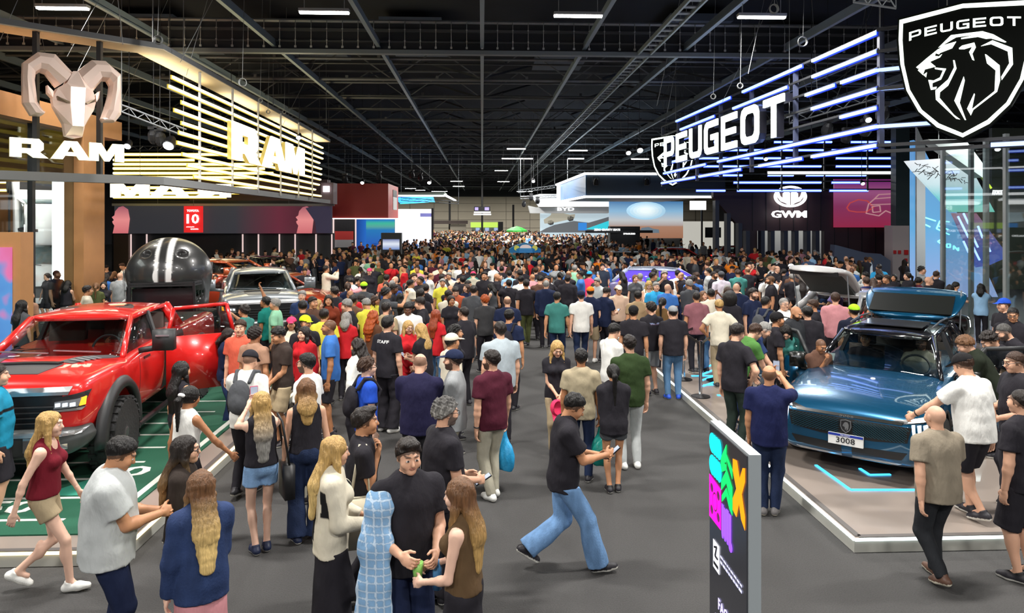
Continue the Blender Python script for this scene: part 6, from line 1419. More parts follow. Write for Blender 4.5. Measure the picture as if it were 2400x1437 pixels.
        c.decal('side_badge', [(1.0, 1.20), (1.25, 1.20), (1.25, 1.235), (1.0, 1.235)], 'L', M_BLACK, .006, .01)
        c.decal('door_handle', [(1.6, 1.18), (1.8, 1.18), (1.8, 1.215), (1.6, 1.215)], 'L', pm, .03, .04)
    return t
def suv(loc, rz_, col, label, near=False, roofc=(.008, .008, .01), hatch=0, glass=None, name='car', cat='car', long=0):
    pm = paint_mat('paint_%g_%g_%g' % col, col, .55, .25); rm = paint_mat('roof_%g_%g_%g' % roofc, roofc, 0, .15); glass = glass or M_CG
    t = thing(name, loc, rz_, label, cat); e = long
    S = [(-.94, sec(.36, .70, .62, .95, .01)), (-.91, sec(.27, .78, .76, .93, .02)), (-.80, sec(.22, .86, .87, .9, .03)), (-.5, sec(.21, .94, .925, .86, .035)), (0, sec(.22, .99, .945, .84, .045)), (.4, sec(.22, 1.03, .94, .84, .045)), (.72, sec(.22, 1.06, .93, .87, .03)), (.9, sec(.22, 1.07, .93, .92, .0)), (1.6, sec(.22, 1.08, .935, .94, .0)), (2.2 + e, sec(.24, 1.10, .95, .94, .0)), (2.73 + e, sec(.26, 1.12, .955, .93, .0)), (3.2 + e, sec(.28, 1.12, .93, .93, .0)), (3.55 + e, sec(.34, 1.10, .86, .93, .0)), (3.62 + e, sec(.5, 1.0, .78, .93, .0))]
    R = .355
    me = body_with_wells(S, [(sd * .88, y, R + .01, R + .06, .5) for sd in (1, -1) for y in (0, 2.73 + e)])
    mobj('body', me, pm, t); c = Car(t, me)
    G = dict(wb=.80, yA=.62, zA=1.03, wt=.60, yT=1.38, zT=1.50, yR=3.0 + e, zR=1.51, yC=3.45 + e, zC=1.10, yB=1.95, cr=.06, bul=.07, norear=bool(hatch), open=((1, 0), (-1, 0)) if near else ())
    greenhouse(t, G, rm, glass, rm, .05); interior(t, .68, 1.03, .78, 1.55, .62, near)
    for sd in (1, -1):
        for y in (0, 2.73 + e): arc_flare('wheel_arch', t, sd * .90, y, R + .01, R + .05, R + .10, .045, M_TRIM); wheel(t, sd * .82, y, R, .23, M_LENS if not near else mat('rim_two', (.12, .12, .13), .3, .8), 5)
        mirror(t, sd * .86, .85, 1.02, sd, mat('gloss_black', (.006, .007, .006), .3), .85)
    bm = BM(); box(bm, (0, 1.3 + e / 2, .3), (1.4, 3.6, .2)); link('underbody', bm, M_BLACK, t)
    lit = M_LAMP
    for sd in (1, -1):
        q = lambda P: [(sd * x, z) for x, z in P][::sd]
        c.decal('headlight_housing', q([(.50, .755), (.84, .80), (.86, .86), (.66, .825), (.50, .79)]), 'F', M_GRILLE, .006, .02)
        c.decal('headlight', q([(.66, .785), (.83, .81), (.85, .85), (.68, .82)]), 'F', lit, .014, .02)
        for k in range(3): x = .70 + k * .055; c.decal('light_claw', q([(x + .02, .60), (x + .042, .605), (x + .03, .775), (x, .77)]), 'F', emit('claw_led', (.95, .95, 1), 2.5) if near else lit, .012, .012)
        c.decal('lower_intake', q([(.06, .32), (.60, .35), (.66, .44), (.06, .42)]), 'F', M_GRILLE, .006, .02)
        c.decal('silver_lip', q([(.06, .275), (.55, .285), (.60, .305), (.06, .30)]), 'F', M_CHR, .012, .02)
        c.decal('tail_light', [(sd * x, z) for x, z in ((.3, .86), (.80, .86), (.80, .93), (.3, .93))][::-sd], 'B', M_RED_L, .01, .02)
    c.decal('grille', [(-.66, .56), (-.30, .52), (.30, .52), (.66, .56), (.70, .74), (-.70, .74)], 'F', M_GRILLE, .006, .015)
    c.decal('gloss_strip', [(-.6, .755), (.6, .755), (.62, .785), (-.62, .785)], 'F', mat('gloss_black', (.006, .007, .006), .3), .01, .012)
    c.decal('plate', [(-.2, .425), (.2, .425), (.2, .555), (-.2, .555)], 'F', mat('plate_white', (.72, .72, .7), .5), .03, .012, .2)
    if near:
        bm = BM()
        for i in range(13):
            for j in range(34):
                x = -.68 + j * .0415 + (.02 if i % 2 else 0); z = .565 + i * .0135; 
                if abs(x) > .64 + (z - .56) * .2 or abs(x) < .085: continue
                h, nr, _, _ = c.bvh.ray_cast(Vector((x, -6, z)), Vector((0, 1, 0)))
                if h: box(bm, h + Vector((0, -.024, 0)), (.026, .008, .006), Matrix.Rotation(.35 if x > 0 else -.35, 3, 'Y'))
        link('grille_scales', bm, mat('scale_blue', (.03, .12, .17), .3, .7), t)
        h = c.bvh.ray_cast(Vector((0, -6, .655)), Vector((0, 1, 0)))[0]; f = lambda a, b, d=0: Vector((a, h.y - .025 - d, .655 + b))
        shp = [(0, .085), (.06, .07), (.065, .0), (.045, -.05), (0, -.085), (-.045, -.05), (-.065, 0), (-.06, .07)]
        link('badge', loops_bm([shp], f, .012), M_BLACK, t); link('badge_rim', loops_bm([shp, [(x * .85, z * .86) for x, z in shp]], f, .016), M_CHR, t)
        link('badge_lion', loops_bm([[(-.03, .02), (-.01, .05), (.02, .05), (.035, .02), (.03, -.03), (.01, -.055), (.012, -.02), (-.005, -.05), (-.012, -.01), (-.035, .0)]], f, .016), M_CHR, t)
        yp = c.bvh.ray_cast(Vector((0, -6, .49)), Vector((0, 1, 0)))[0].y - .05
        bm = BM(); box(bm, (0, yp + .005, .49), (.40, .012, .135)); pl = link('number_plate', bm, MC['plate_white'], t)
        bm = BM(); box(bm, (0, yp - .003, .543), (.396, .006, .028)); link('plate_band', bm, mat('plate_blue', (.01, .03, .3), .5), pl)
        link('plate_lettering', text_bm('3008', lambda a, b, d=0: Vector((a, yp - .003 - d, .482 + b)), .068, .004, .215, .004), M_BLACK, pl)
        link('plate_lettering', text_bm('PEUGEOT', lambda a, b, d=0: Vector((a, yp - .007 - d, .543 + b)), .014, .003, .11, .003), M_WHITE, pl)
        h = c.bvh.ray_cast(Vector((0, -6, .77)), Vector((0, 1, 0)))[0]; link('model_lettering', text_bm('3008', lambda a, b, d=0: Vector((a, h.y - .025 - d, .768 + b)), .022, .004, .16, .003), M_CHR, t)
        for sd in (1, -1):
            V = 'L' if sd > 0 else 'R'; c.decal('door_opening', [(.98, .36), (1.95, .36), (1.95, 1.03), (.98, 1.03)], V, M_BLACK, .004, .006)  # black patch in place of the dark inside of the doorway
            door(t, (sd * .94, .92, 0), 1.08, .34, 1.05, 1.46, 1.08, sd, pm, front=True)
        bm = BM(); box(bm, (.38, yp + .25, .40), (.1, .1, .1)); bm.free()
        for sd in (1, -1): bm = BM(); tube(bm, [(sd * .55, 1.6, 1.60), (sd * .56, 2.3, 1.625), (sd * .55, 3.0, 1.60)], .014, 6); link('roof_rail', bm, M_CHR, t)
        bm = BM(); box(bm, (0, 1.95, 1.592), (.85, .75, .012)); link('sunroof', bm, mat('sunroof', (.02, .02, .022), .15), t, bevel=.004)
        bm = BM(); box(bm, (-.66, .86, 1.155), (.12, .005, .12), Matrix.Rotation(-.7, 3, 'X')); link('windscreen_sticker', bm, M_WHITE, t)
    if hatch:
        hg = bpy.data.objects.new('tailgate', None); C.objects.link(hg); hg.parent = t; hg.location = (0, 3.02 + e, 1.55); hg.rotation_euler = (hatch, 0, 0)
        S2 = [(-.02, [(0, -.03), (.4, -.03), (.58, -.03), (.62, -.0), (.6, .02), (.4, .05), (0, .05)]), (.25, [(0, -.06), (.5, -.06), (.66, -.05), (.70, 0), (.68, .03), (.45, .06), (0, .07)]), (.62, [(0, -.08), (.5, -.08), (.74, -.06), (.78, 0), (.76, .03), (.5, .05), (0, .06)]), (.80, [(0, -.12), (.5, -.12), (.72, -.1), (.76, -.02), (.74, .02), (.5, .04), (0, .05)]), (1.02, [(0, -.26), (.5, -.26), (.66, -.22), (.70, -.16), (.68, -.10), (.5, -.08), (0, -.06)])]
        me = loft(S2, 2); [setattr(p, 'use_smooth', True) for p in me.polygons]; mobj('tailgate_shell', me, rm if roofc[0] > .3 else pm, hg)
        bm = BM(); box(bm, (0, .33, .065), (1.22, .52, .02), Matrix.Rotation(.0, 3, 'X')); link('tailgate_glass', bm, mat('gloss_black', (.006, .007, .006), .15), hg, bevel=.008)
        bm = BM(); box(bm, (0, .45, -.09), (1.1, .7, .03)); link('tailgate_lining', bm, M_INT, hg)
        bm = BM(); box(bm, (0, .9, -.20), (1.2, .04, .1), Matrix.Rotation(-.9, 3, 'X')); link('tail_light', bm, M_RED_L if hatch < 0 else M_BLACK, hg)
        for sd in (1, -1): bm = BM(); tube(bm, [(sd * .66, 3.5 + e, 1.15), (sd * .68, 3.62 + e, 2.0)], .014, 6); link('gas_strut', bm, M_STEEL, t)
    return t
RAM = truck((-5.62, 9.30, .12), .113, (.62, .012, .010), 'big red pickup truck with black wheel flares on green turf', True)
PEU = suv((5.08, 9.32, .12), -math.radians(41), (.004, .078, .17), 'shiny blue car with plate 3008, both front doors and tailgate open', True, hatch=.52)
p = PZ(620, 700, 1.2); truck((p.x + .25, 18.3, .12), .33, (.22, .24, .26), 'silver grey pickup truck behind the red pickup')
p = PY(640, 640, 25); truck((p.x - .5, 26.4, .0), 1.3, (.50, .10, .03), 'burnt orange pickup truck seen from the side behind the silver pickup')
p = PY(770, 655, 23); suv((p.x - .3, 23.0, .0), 1.35, (.55, .06, .02), 'small orange red car nearly hidden in the crowd left of the aisle', roofc=(.3, .04, .02))
p = PY(655, 600, 32); suv((p.x, 33, .0), .7, (.35, .4, .42), 'pale silver car under the dark panelled wall')
p = PZ(1510, 600, 1.6); suv((10.4, 38.5, .0), 1.45, (.01, .012, .02), 'long black sport utility vehicle right of the blue parasol', long=.5)
p = PY(1605, 660, 23.5); suv((p.x + 1.2, 23.6, .12), 1.25, (.28, .26, .5), 'silver car glowing violet under the stand lights', glass=mat('violet_glass', (.08, .05, .4), .1, em=(.12, .06, .9), es=.55), roofc=(.4, .45, .6))  # violet light put into paint and glowing glass, no lamp casts it
suv((10.6, 17.1, .12), 2.05, (.012, .012, .014), 'black car with white tailgate raised behind the blue car', hatch=.75, roofc=(.5, .5, .5))
suv((15.0, 16.5, .0), -1.9, (.25, .012, .015), 'dark red car behind the glass posts at the right edge', roofc=(.02, .02, .02))
p = PY(1560, 572, 45); suv((14, 44, .0), 1.5, (.5, .02, .02), 'bright red car far off before the desert screen', roofc=(.4, .02, .02))
p = PY(1650, 572, 48); suv((19, 47, .0), 1.5, (.45, .05, .03), 'orange red car far off left of the maroon wall', roofc=(.3, .03, .02))
# white pickup standing on its nose behind glass
WT = truck((-13.45, 25.6, 1.0), 0, (.78, .80, .82), 'white pickup truck standing on its nose in the glass fronted building')
WT.rotation_euler = (PI / 2, 0, math.radians(38)); WT.location = (-16.0, 26.6, 1.25); WT.scale = (.92, .92, .92)
bm = BM(); box(bm, (-15.4, 26.0, .1), (3.2, 3.2, .2)); link('display_plinth', bm, M_LGREY, label='pale plinth under the upright white pickup', cat='plinth')
# football helmet
def helmet():
    c0 = PY(398, 640, 16.5); t = thing('giant_football_helmet', (c0.x, 16.5, 0), 0, 'giant black football helmet with two white stripes and ram badge', 'helmet display')
    G = SDF((-1.2, -1.2, -1.2), (1.2, 1.2, 1.1), .045)
    G.ell((0, 0, 0), (.88, 1.0, .80), None, 0); G.cone((0, .1, -.1), (0, .1, -.75), .84, .80, .1, 1); G.ell((0, -.95, -.68), (.64, .75, .50), None, .08, -1); G.ell((0, .05, -.3), (.76, .88, .7), None, .02, -1); G.cut((0, 0, -.9), (0, 0, -1))
    for q in (1, -1): G.ell((q * .36, -.72, .46), (.10, .16, .07), None, .02, -1)
    V, Q = G.mesh(); pt = np.zeros((len(V), 4)); m = (np.abs(np.abs(V[:, 0]) - .13) < .055) & (V[:, 2] > -.35); pt[m] = (.75, .75, .74, 1)
    z0 = c0.z; me = raw_mesh('shell', V + np.array([0, 0, z0]), Q, pt, [dye('helmet_paint', .3, .02, bump=0, coat=.4, spec=.5)]); o = mobj('shell', me, parent=t); o.color = (.03, .03, .03, 1); o.rotation_euler = (0, 0, .25)
    bm = BM()
    for z in (-.15, -.2): polybar([Vector((-.72, -.55, z0 + z)), Vector((-.62, -.98, z0 + z)), Vector((.62, -.98, z0 + z)), Vector((.72, -.55, z0 + z))], .04, .04, bm)
    for x in (-.62, .62): beam(bm, (x, -.98, z0 - .15), (x * 1.05, -.9, z0 - .95), .05)
    o = link('face_guard', bm, M_BLACK, t); o.rotation_euler = (0, 0, .25)
    bm = BM(); box(bm, (0, -.35, z0 - .62), (1.2, 1.0, .7)); o = link('dark_visor', bm, mat('visor', (.012, .012, .014), .15), t); o.rotation_euler = (0, 0, .25)
    f = lambda a, b, d=0: Vector((-.93 - d * .5 + abs(b) * .12, -.15 + -a * .85, z0 - .28 + b)); ic = mat('decal_white', (.75, .75, .75), .5)
    bm = loops_bm([[(-.28, .05), (-.26, .3), (-.1, .36), (0, .22), (.1, .36), (.26, .3), (.28, .05), (.2, -.12), (.17, .1), (.1, .2), (.05, .05), (.04, -.25), (-.04, -.25), (-.05, .05), (-.1, .2), (-.17, .1), (-.2, -.12)]], lambda a, b, d=0: Vector((-a * .9, -b, d)), .02)
    for v in bm.verts: v.co = Vector((-.89 + .05 * v.co.z, -.2 + v.co.x, z0 - .22 - v.co.y))
    o = link('ram_badge', bm, ic, t); o.rotation_euler = (0, 0, .35)
    o = link('ram_lettering', text_bm('RAM', lambda a, b, d=0: Vector((-.885 - d, -.2 - a, z0 - .62 + b)), .12, .03, .5, .02), ic, t); o.rotation_euler = (0, 0, .35)
    bm = BM(); box(bm, (0, 0, (z0 - .9) / 2 + .05), (1.5, 1.7, z0 - 1.0)); link('stand', bm, M_DSTEEL, t)
    bm = BM()
    for z in (z0 - .95, z0 - .8): polybar([(.3, -1.3, z), (1.15, -1.3, z), (1.15, -.3, z)], .03, .03, bm)
    for x in (.3, .7, 1.15): beam(bm, (x, -1.3, z0 - 1.3), (x, -1.3, z0 - .8), .03)
    link('rail', bm, M_BLACK, t)
helmet()
# ================================================================ the crowd, nearest first
# head-top x, y | height | f/m | facing (0 away, 90 right, 180 to the camera) | hair colour | skin | top colour | bottom colour | pose, options | label
CROWD = """
-6 852 1.76 m 60 short dark l tee aqua shorts ink stand w=1.12 jersey=1 shc=ink shl=1 bz=0|man in aqua football jersey numbered 22 cut off by the left edge
118 962 1.66 f 80 long blonde p tank maroon mini khaki walk hlen=.95 shc=white bare=1|long haired blonde in maroon tank top and khaki skirt walking right
283 1022 1.76 m 68 short black m tee lgrey pants navy phone w=1.18 nod=.45 loose=1 ph=grn|dark haired man in loose pale grey t-shirt looking down at green cased phone
436 1018 1.63 f 78 long dark l jacket 2e2622 pants ink stand hc2=ombre glasses=1|woman with glasses and brown to blonde hair in dark leather jacket
470 1098 1.63 f -35 long lbrown p jacket denim skirt rose strap hc2=fair dj=1 hlen=1.1 bagr=lime|woman in blue denim jacket with long ombre hair carrying bright green bag
446 903 1.64 f 28 pony black t tank white slim ink reachr clip=1|woman in white sleeveless top with hair clip reaching to the right
426 845 1.62 f 35 long black m tank ink slim ink stand|long black haired woman in black top right of the red pickup wheel
586 822 1.78 m 8 buzz black l tee white slim ink reachl cap=ink backpack=dgrey lean=.1|man in white t-shirt and black cap with a charcoal backpack
612 914 1.64 f -28 long blonde p tank ink mini ldenim raise hc2=grey hlen=1.15 bdenim=1 shc=navy ph=pink handbag=1|woman in denim shorts with very long fair hair photographing by phone
718 884 1.70 f -18 shoulder lbrown l tank ink wide ddenim stand bdenim=1 hc2=blonde shc=navy|woman in black sleeveless top and wide dark jeans seen from behind
718 826 1.76 m -75 short black l tee white slim stone stand glasses=1 w=1.05 beard=1|man with glasses and stubble in white t-shirt in profile
652 764 1.80 m -130 short black m tee 3a302c shorts khaki clasp nod=.35 sock=white|man in dark brown t-shirt and khaki shorts with clasped hands
598 764 1.76 m 25 curly dark m tee tan pants ink stand hyaw=.2|man in tan t-shirt seen from behind with strap across his back
536 768 1.62 f 95 bob dark p long navy jeans denim clasp bdenim=1 hyaw=.2|woman in navy long sleeved shirt beside the open red door
563 748 1.80 m -165 short brown l polo coral pants ink stand hyaw=.3|man in coral polo beside the open red pickup door
644 698 1.76 m -95 short grey m polo mint pants ink stand|grey haired man in mint green shirt in profile
622 694 1.74 m -80 short black t tee dteal pants ink wave|man in teal t-shirt with raised hand behind the mint shirt
771 748 1.82 m -100 buzz dark t tee blue shorts ink stand shc=ink|man in bright blue t-shirt and black shorts facing left
712 764 1.66 f -150 shoulder dark l jacket red pants ink stand|woman in red jacket over white top left of the blue t-shirt man
683 742 1.66 f 170 shoulder black m tee cream pants ink stand cap=pink|smiling woman in pink cap and cream top
716 738 1.76 m 140 short black m tee ink pants ink stand cap=lime|man in neon yellow cap beside the pink cap
708 680 1.76 m 180 short grey l polo denim pants ink stand|grey haired man with moustache in dark blue shirt
838 792 1.66 f -65 curlylong dark m jacket white pants ink stand|woman with curly dark hair in white jacket
862 836 1.68 m 62 curly brown p tee royal pants ink stand backpack=ink glasses=1|boy with curly hair and glasses in royal blue top with black backpack
910 738 1.84 m 32 quiff black l tee ink wide ink stand txt=STAFF shc=white|man in black staff t-shirt and white sneakers
957 750 1.66 f 150 long blonde l jacket red pants red clasp glasses=1|blonde woman with glasses in red overalls
986 757 1.68 f -55 long blonde l tee ink jeans denim phone bdenim=1|blonde woman in black t-shirt leaning to the woman in red
985 828 1.80 m 4 balding brown l polo 1e1c3a pants 28282c phone w=1.2 ncol=1|balding man in dark navy polo seen from behind
1062 818 1.80 m -82 short dark l tee grey pants stone cross cap=navy beard=1 w=1.05|bearded man in navy cap and grey t-shirt
1151 818 1.80 m -32 short dark l tee wine pants stone loose shc=white hyaw=.5 beard=1 bagr=sky watch=1|man in wine red t-shirt and pale trousers holding shopping bags
1046 930 1.80 m 66 curly dgrey l tee ink wide ink hold hyaw=.1 w=1.15 beard=1 glasses=1 ph=blk hc2=grey|grey haired bearded man in black t-shirt walking with phone
958 1024 1.80 m 158 quiff dark l tee ink pants navy hold w=1.1 drape=1|young man in black t-shirt with pale plaid shirt over his shoulder
856 951 1.76 m 78 quiff dark m tee ink pants ink strap tote=cream|young man in black t-shirt with cream tote bag on shoulder
786 1019 1.68 f 72 long blonde l jacket cream longskirt ink hold hc2=fair racing=1|blonde woman in cream and black racing jacket and black skirt
1076 1117 1.64 f -72 long lbrown p tank 5a4630 skirt ink hold hc2=blonde bz=0 cup=1|light brown haired woman in brown sleeveless top holding green cup
1345 920 1.77 m 88 short black m tee ink wide 6f94c0 stridephone bdenim=1 shc=ink ph=blk loose=1|man in black t-shirt and wide light jeans striding with phone
1306 797 1.66 f 175 shoulder blonde l tee ink pants khaki clasp nod=.4 hatbag=1|blonde woman in black top and khaki trousers looking down
1362 815 1.70 m 8 short black t tee sand jeans ddenim stand bdenim=1 bagr=dteal|man in sand coloured t-shirt and dark jeans with green bag
1437 852 1.58 f 2 pony black m jacket ink mini dgrey clasp hlen=1.2 shc=ink sock=black|woman with long black ponytail in black jacket and short grey shorts
1475 783 1.80 m -8 short dark l tee dgreen slim lgrey stand w=1.08 shc=white|man in dark green t-shirt and pale jeans seen from behind
1440 757 1.76 m 62 short black l tee white slim stone clasp nod=.35|man in white t-shirt looking down beside the green t-shirt man
1485 715 1.78 m 20 short black m tee ink pants ink stand cap=black|man in black t-shirt and black cap in the aisle
1525 706 1.78 m -22 curly dark l tee ink shorts grey stand bprint=1 shc=ink|man in black t-shirt with striped back print and grey shorts
1577 716 1.74 m 2 short dark l tee ink jeans mdenim stand cap=grey w=1.1 bdenim=1 shc=royal|man in grey cap, black t-shirt and blue jeans by the platform edge
1306 683 1.76 m 22 short black m polo teal jeans ddenim stroll bdenim=1|man in teal polo and dark jeans walking away
1362 680 1.78 m 5 short black l polo e4e2dc jeans ddenim stroll cap=navy bdenim=1|man in white polo and navy cap walking away
1384 671 1.78 m 15 short dark l tee navy shorts khaki stand cap=orange shc=white|man in orange cap, navy t-shirt and khaki shorts
1422 672 1.80 m 55 short dark l tee navy pants ink phone beard=1|bearded man in navy t-shirt reading a phone
1233 654 1.80 m -5 short dark m tee ink pants olive stroll w=1.05|man in black t-shirt and olive trousers walking up the aisle
1172 752 1.84 m -18 short dark l tee a2adb4 pants ink stand w=1.22|big man in pale grey t-shirt seen from behind
1194 723 1.78 m 20 short black m tee navy pants ink stand backpack=ink|man in navy top wearing a large black backpack
1086 716 1.80 m -50 crop dark l tee ink pants ink stand w=1.1|man in black t-shirt with sunglasses on his head
1110 668 1.78 m 5 short dark l tee dgrey shorts stone stand w=1.1|man in dark grey t-shirt and stone shorts
1189 693 1.76 m -5 balding brown l polo navy pants ink stand w=1.15|balding man in dark navy polo behind the backpack wearer
1068 671 1.76 m 172 short dark l jacket rust pants ink phone nod=.5|man in rust orange jacket looking down at his phone
1022 724 1.66 f 28 long red l tee red jeans mdenim stand hlen=.8|woman with long ginger hair in red top
956 708 1.76 m 178 short black d polo white pants ink stand nod=.4 w=1.15|dark skinned man in white shirt looking down
853 660 1.78 m -5 short black l tee dgrey pants ink stand cap=neon w=1.1|man in charcoal t-shirt and bright green cap
919 655 1.78 m 3 crop grey l tee 2c4684 pants ink stand w=1.1|grey haired man in blue t-shirt seen from behind
986 676 1.78 m 15 short dark l tee ink pants ink stand beard=1 rprint=1|man in black t-shirt with coloured sleeve print
812 730 1.64 f 5 bob grey l tee red pants ink stand|grey haired woman in red top seen from behind
942 625 1.66 f -10 long blonde l tee ink pants ink stand|woman with long blonde hair and dark top far left of the aisle
1033 624 1.78 m 175 short dark m tee wine pants ink stand chest=1|man in wine t-shirt with white chest print facing the camera
1109 636 1.72 m 0 short dark l tee stone pants ink phone cap=pink|person in pink cap and stone grey shirt in mid crowd
866 628 1.72 f 170 short dark l jacket ink pants ink stand cap=pink|person in pink cap and black jacket left of the aisle
1176 622 1.78 m 15 crop dark m tee ink pants ink stand bprint2=1|man in black t-shirt with small white back print
1256 625 1.80 m 10 short brown l tee ink pants ink stand bprint2=1|man in black t-shirt with large round white back print
1194 633 1.74 m 8 short black l tee lblue pants ink stand|man in light blue shirt in the middle of the aisle
1221 645 1.76 m 0 short black m tee white pants ink stand|man in white t-shirt left of the olive trousers man
906 642 1.74 m 3 short dark l tee coral pants ink stand|person in coral t-shirt behind the blue t-shirt
963 654 1.74 m 60 short black m polo cream pants ink stand|young man in cream shirt in three quarter view
783 672 1.76 m -60 short dark m tee ink pants ink stand w=1.1|man in black beside the small orange red car
746 700 1.66 f 90 long blonde l tee sand pants ink stand|blonde woman in sand top behind the neon cap
760 722 1.74 m 5 short dark m polo yellow pants ink stand|man in yellow striped polo seen from behind
770 690 1.74 f 170 bob dark m jacket 7a3420 pants ink stand|woman in dark orange jacket near the orange car
828 690 1.74 m 20 short dark t tee 6a5040 pants ink stand|man in brown top left of the green cap
906 707 1.76 m 30 short dark l tee a89878 pants ink stand beard=1|man with beard and beige top behind the staff t-shirt
876 726 1.68 f 40 curlylong ginger m tee 5a3a28 pants ink stand|woman with long ginger curls in brown top
1060 780 1.72 m 60 short dark m tee cream pants ink stand cap=cream|person in cream and black cap left of the black t-shirt man
1068 760 1.74 f 80 curly black m tee ink pants ink stand|person with black wavy hair in black top
1136 690 1.70 m -20 curly ginger l tee 3a3a3c pants ink stand|ginger curly haired person behind the big pale grey t-shirt
1280 655 1.78 m 12 crop grey l jacket navy pants ink stand|grey haired man in navy jacket behind the teal polo
1330 644 1.78 m 5 short dark l jacket ink pants ink stand|man in black jacket in mid aisle
1382 635 1.70 m 40 short dark m tee pink pants ink raise1 cap=sky|person in light blue cap raising a phone
1412 617 1.80 m 178 short dark l tee 2c3440 pants ink stand|man in slate t-shirt facing the camera near the black car
1425 612 1.80 m -60 short dark l tank blue pants ink stand|man in blue sports top in profile
1450 668 1.72 m 178 curly dark m tee d8b8a0 pants ink stand cap=cream|person in cream cap smiling at the camera
1495 680 1.76 m 10 short black m tee a08868 pants ink stand|man in light brown t-shirt behind the black caps
1538 660 1.76 m 175 short grey l tee sky pants ink stand w=1.2|grey haired man in sky blue t-shirt facing the camera
1553 696 1.66 f 30 pony black l tank 6a5030 pants ink stand|woman in patterned sleeveless top by the queue posts
1500 640 1.74 m 0 short grey m tee grey pants ink stand backpack=grey|person in grey top with grey backpack
1588 632 1.80 m 2 short black l tee e8e6e2 pants ink stand w=1.1|man in white t-shirt before the violet lit car
1624 643 1.74 m 4 crop dark m tee blue pants ink stand w=1.15 bz=.12|man in blue t-shirt before the violet lit car
1632 682 1.72 m 6 crop dark m tee mauve pants ink stand bz=.12|man in mauve t-shirt and black trousers by the queue posts
1666 674 1.78 m 3 crop black m tee cream jeans mdenim stand bdenim=1 w=1.05 bz=.12|man in cream t-shirt and blue jeans by the queue posts
1712 684 1.72 f 38 afro black m jacket ink pants ink stand bz=.12|person with big curly black hair in black jacket
1690 635 1.78 m -5 short dark l tee d4ccd8 pants ink stand cap=dgrey bz=.12|man in pale lilac t-shirt and dark cap
1726 663 1.78 m 20 bald dark l polo navy pants ink stand bz=.12 w=1.1|bald man in navy shirt beside the big curly hair
1728 757 1.80 m 55 short dark l tee ink jeans 2e3a34 akimbo1 bz=.12 nod=.3 shc=tan|man in black t-shirt with hand on hip on the platform
1770 757 1.76 m 75 short brown l tee green jeans denim bend bz=.12 glasses=1 lean=.45|man in green shirt bending over the open blue car door
1792 752 1.78 m 100 crop grey l tee denim pants ink reach bz=.12 lean=.5|grey haired man in blue top reaching into the blue car door
1803 854 1.72 m 24 balding dark m tee 1a2048 jeans ddenim raise1 w=1.12 ph=blk bdenim=1 shc=ash sole=c8c0b0|man in navy t-shirt photographing the blue car by phone
1866 717 1.78 m 150 bald dark m jacket 2a2c30 pants ink stand nod=.4 w=1.15 beard=1 bz=.12|bald bearded man in charcoal sweater beside the blue car
1892 716 1.74 m 0 short black l jacket ink pants ink stand bz=.12|person in thick black hooded jacket
1838 696 1.78 m 172 crop grey l polo white pants ink stand glasses=1 bz=.12|grey haired man with glasses in white polo
1822 730 1.74 m 95 short black m tee ink pants ink stand cap=black bz=.12|man in black cap behind the open blue car door
1795 692 1.78 m 60 crop black m tee navy pants ink stand backpack=dgrey bz=.12|man in navy top with dark backpack on the platform
1766 674 1.80 m 150 short dark l polo navy pants ink stand beard=1 bz=.12|bearded man in navy polo laughing
1958 684 1.78 m 25 short brown l long rose pants ink stand glasses=1 bz=.12|man in pale pink shirt seen from behind
2001 712 1.74 m 2 short black m tee 151a2c pants ink stand cap=neon w=1.2 bz=.12|man in bright green cap and dark navy t-shirt
2038 700 1.66 f 150 shoulder dark l tee red pants ink stand bz=.12|woman with brown hair and red top behind the green cap
2062 690 1.68 f 10 afro black m jacket ink pants ink stand bz=.12|person with dark curly hair in black beside the tailgate
2030 648 1.76 m 5 short brown l tee 1e2250 pants ink stand bz=.12|man in dark blue t-shirt by the white hatch
1985 655 1.74 m -100 short dark m polo mauve pants ink bend bz=.12 lean=.3|man in plum shirt leaning into the white hatch
1950 664 1.72 m -80 short dark m tee lilac pants ink bend bz=.12 lean=.3|man in lilac top leaning into the white hatch
2060 617 1.78 m 5 crop dark m polo sky pants ink stand w=1.1 bz=.12|man in turquoise polo before the pink column
1842 760 1.64 f -160 long black l dress teal mini teal clasp nod=.5 lean=.3 bz=.12|woman in teal patterned dress by the open blue door
1924 794 1.50 m 170 buzz dark t tee brown pants ink chin nod=.4 bz=.12|boy in brown t-shirt beside the blue car windscreen
2192 948 1.66 m -6 bald grey l polo 8a8070 pants 26282c stroll w=1.15 shc=brown sole=e4dcc8 stride=.28|bald man in taupe polo and dark trousers walking away
2258 827 1.80 m -18 short brown l tee white shorts ink reachl cap=black w=1.2 shc=ink bz=.12 watch=1|big man in white t-shirt and black shorts touching the blue bonnet
2392 908 1.78 m -24 crop dark l tee ink shorts ink stand w=1.15 blobp=1 shc=ink shl=1.05 sock=black|man in black t-shirt with pink back print at the right edge
2378 820 1.78 m -82 crop brown l tee ink pants ink hold glasses=1 w=1.15 nod=.2 bz=.12|man with glasses in black t-shirt at the right edge facing the car
2262 786 1.74 m -60 curly lbrown l jacket 20261c pants ink bend lean=.5 bz=.12|curly haired man in black and green jacket leaning into the car
2318 776 1.78 m -80 curly dark l tee ink pants ink bend lean=.55 bz=.12|wavy haired man in black leaning toward the open car door
2352 756 1.80 m -80 crop dgrey l tee ink pants ink bend lean=.4 beard=1 bz=.12|grey bearded man in black leaning over at the right
2352 698 1.80 m -95 short brown l tee ink pants ink stand cap=royal bz=.12|man in blue and red cap behind the car at the right
2374 718 1.80 m -140 crop black m tee ink pants ink stand glasses=1 bz=.12 nod=.3|man with glasses in black beside the blue cap
52 702 1.68 f 20 long black l tee dgrey pants ink stand bz=.12|woman with long dark hair left of the red pickup windscreen
68 678 1.74 m 20 crop dgrey m tee tan pants ink stand bz=.12|grey haired man beyond the orange wood frame
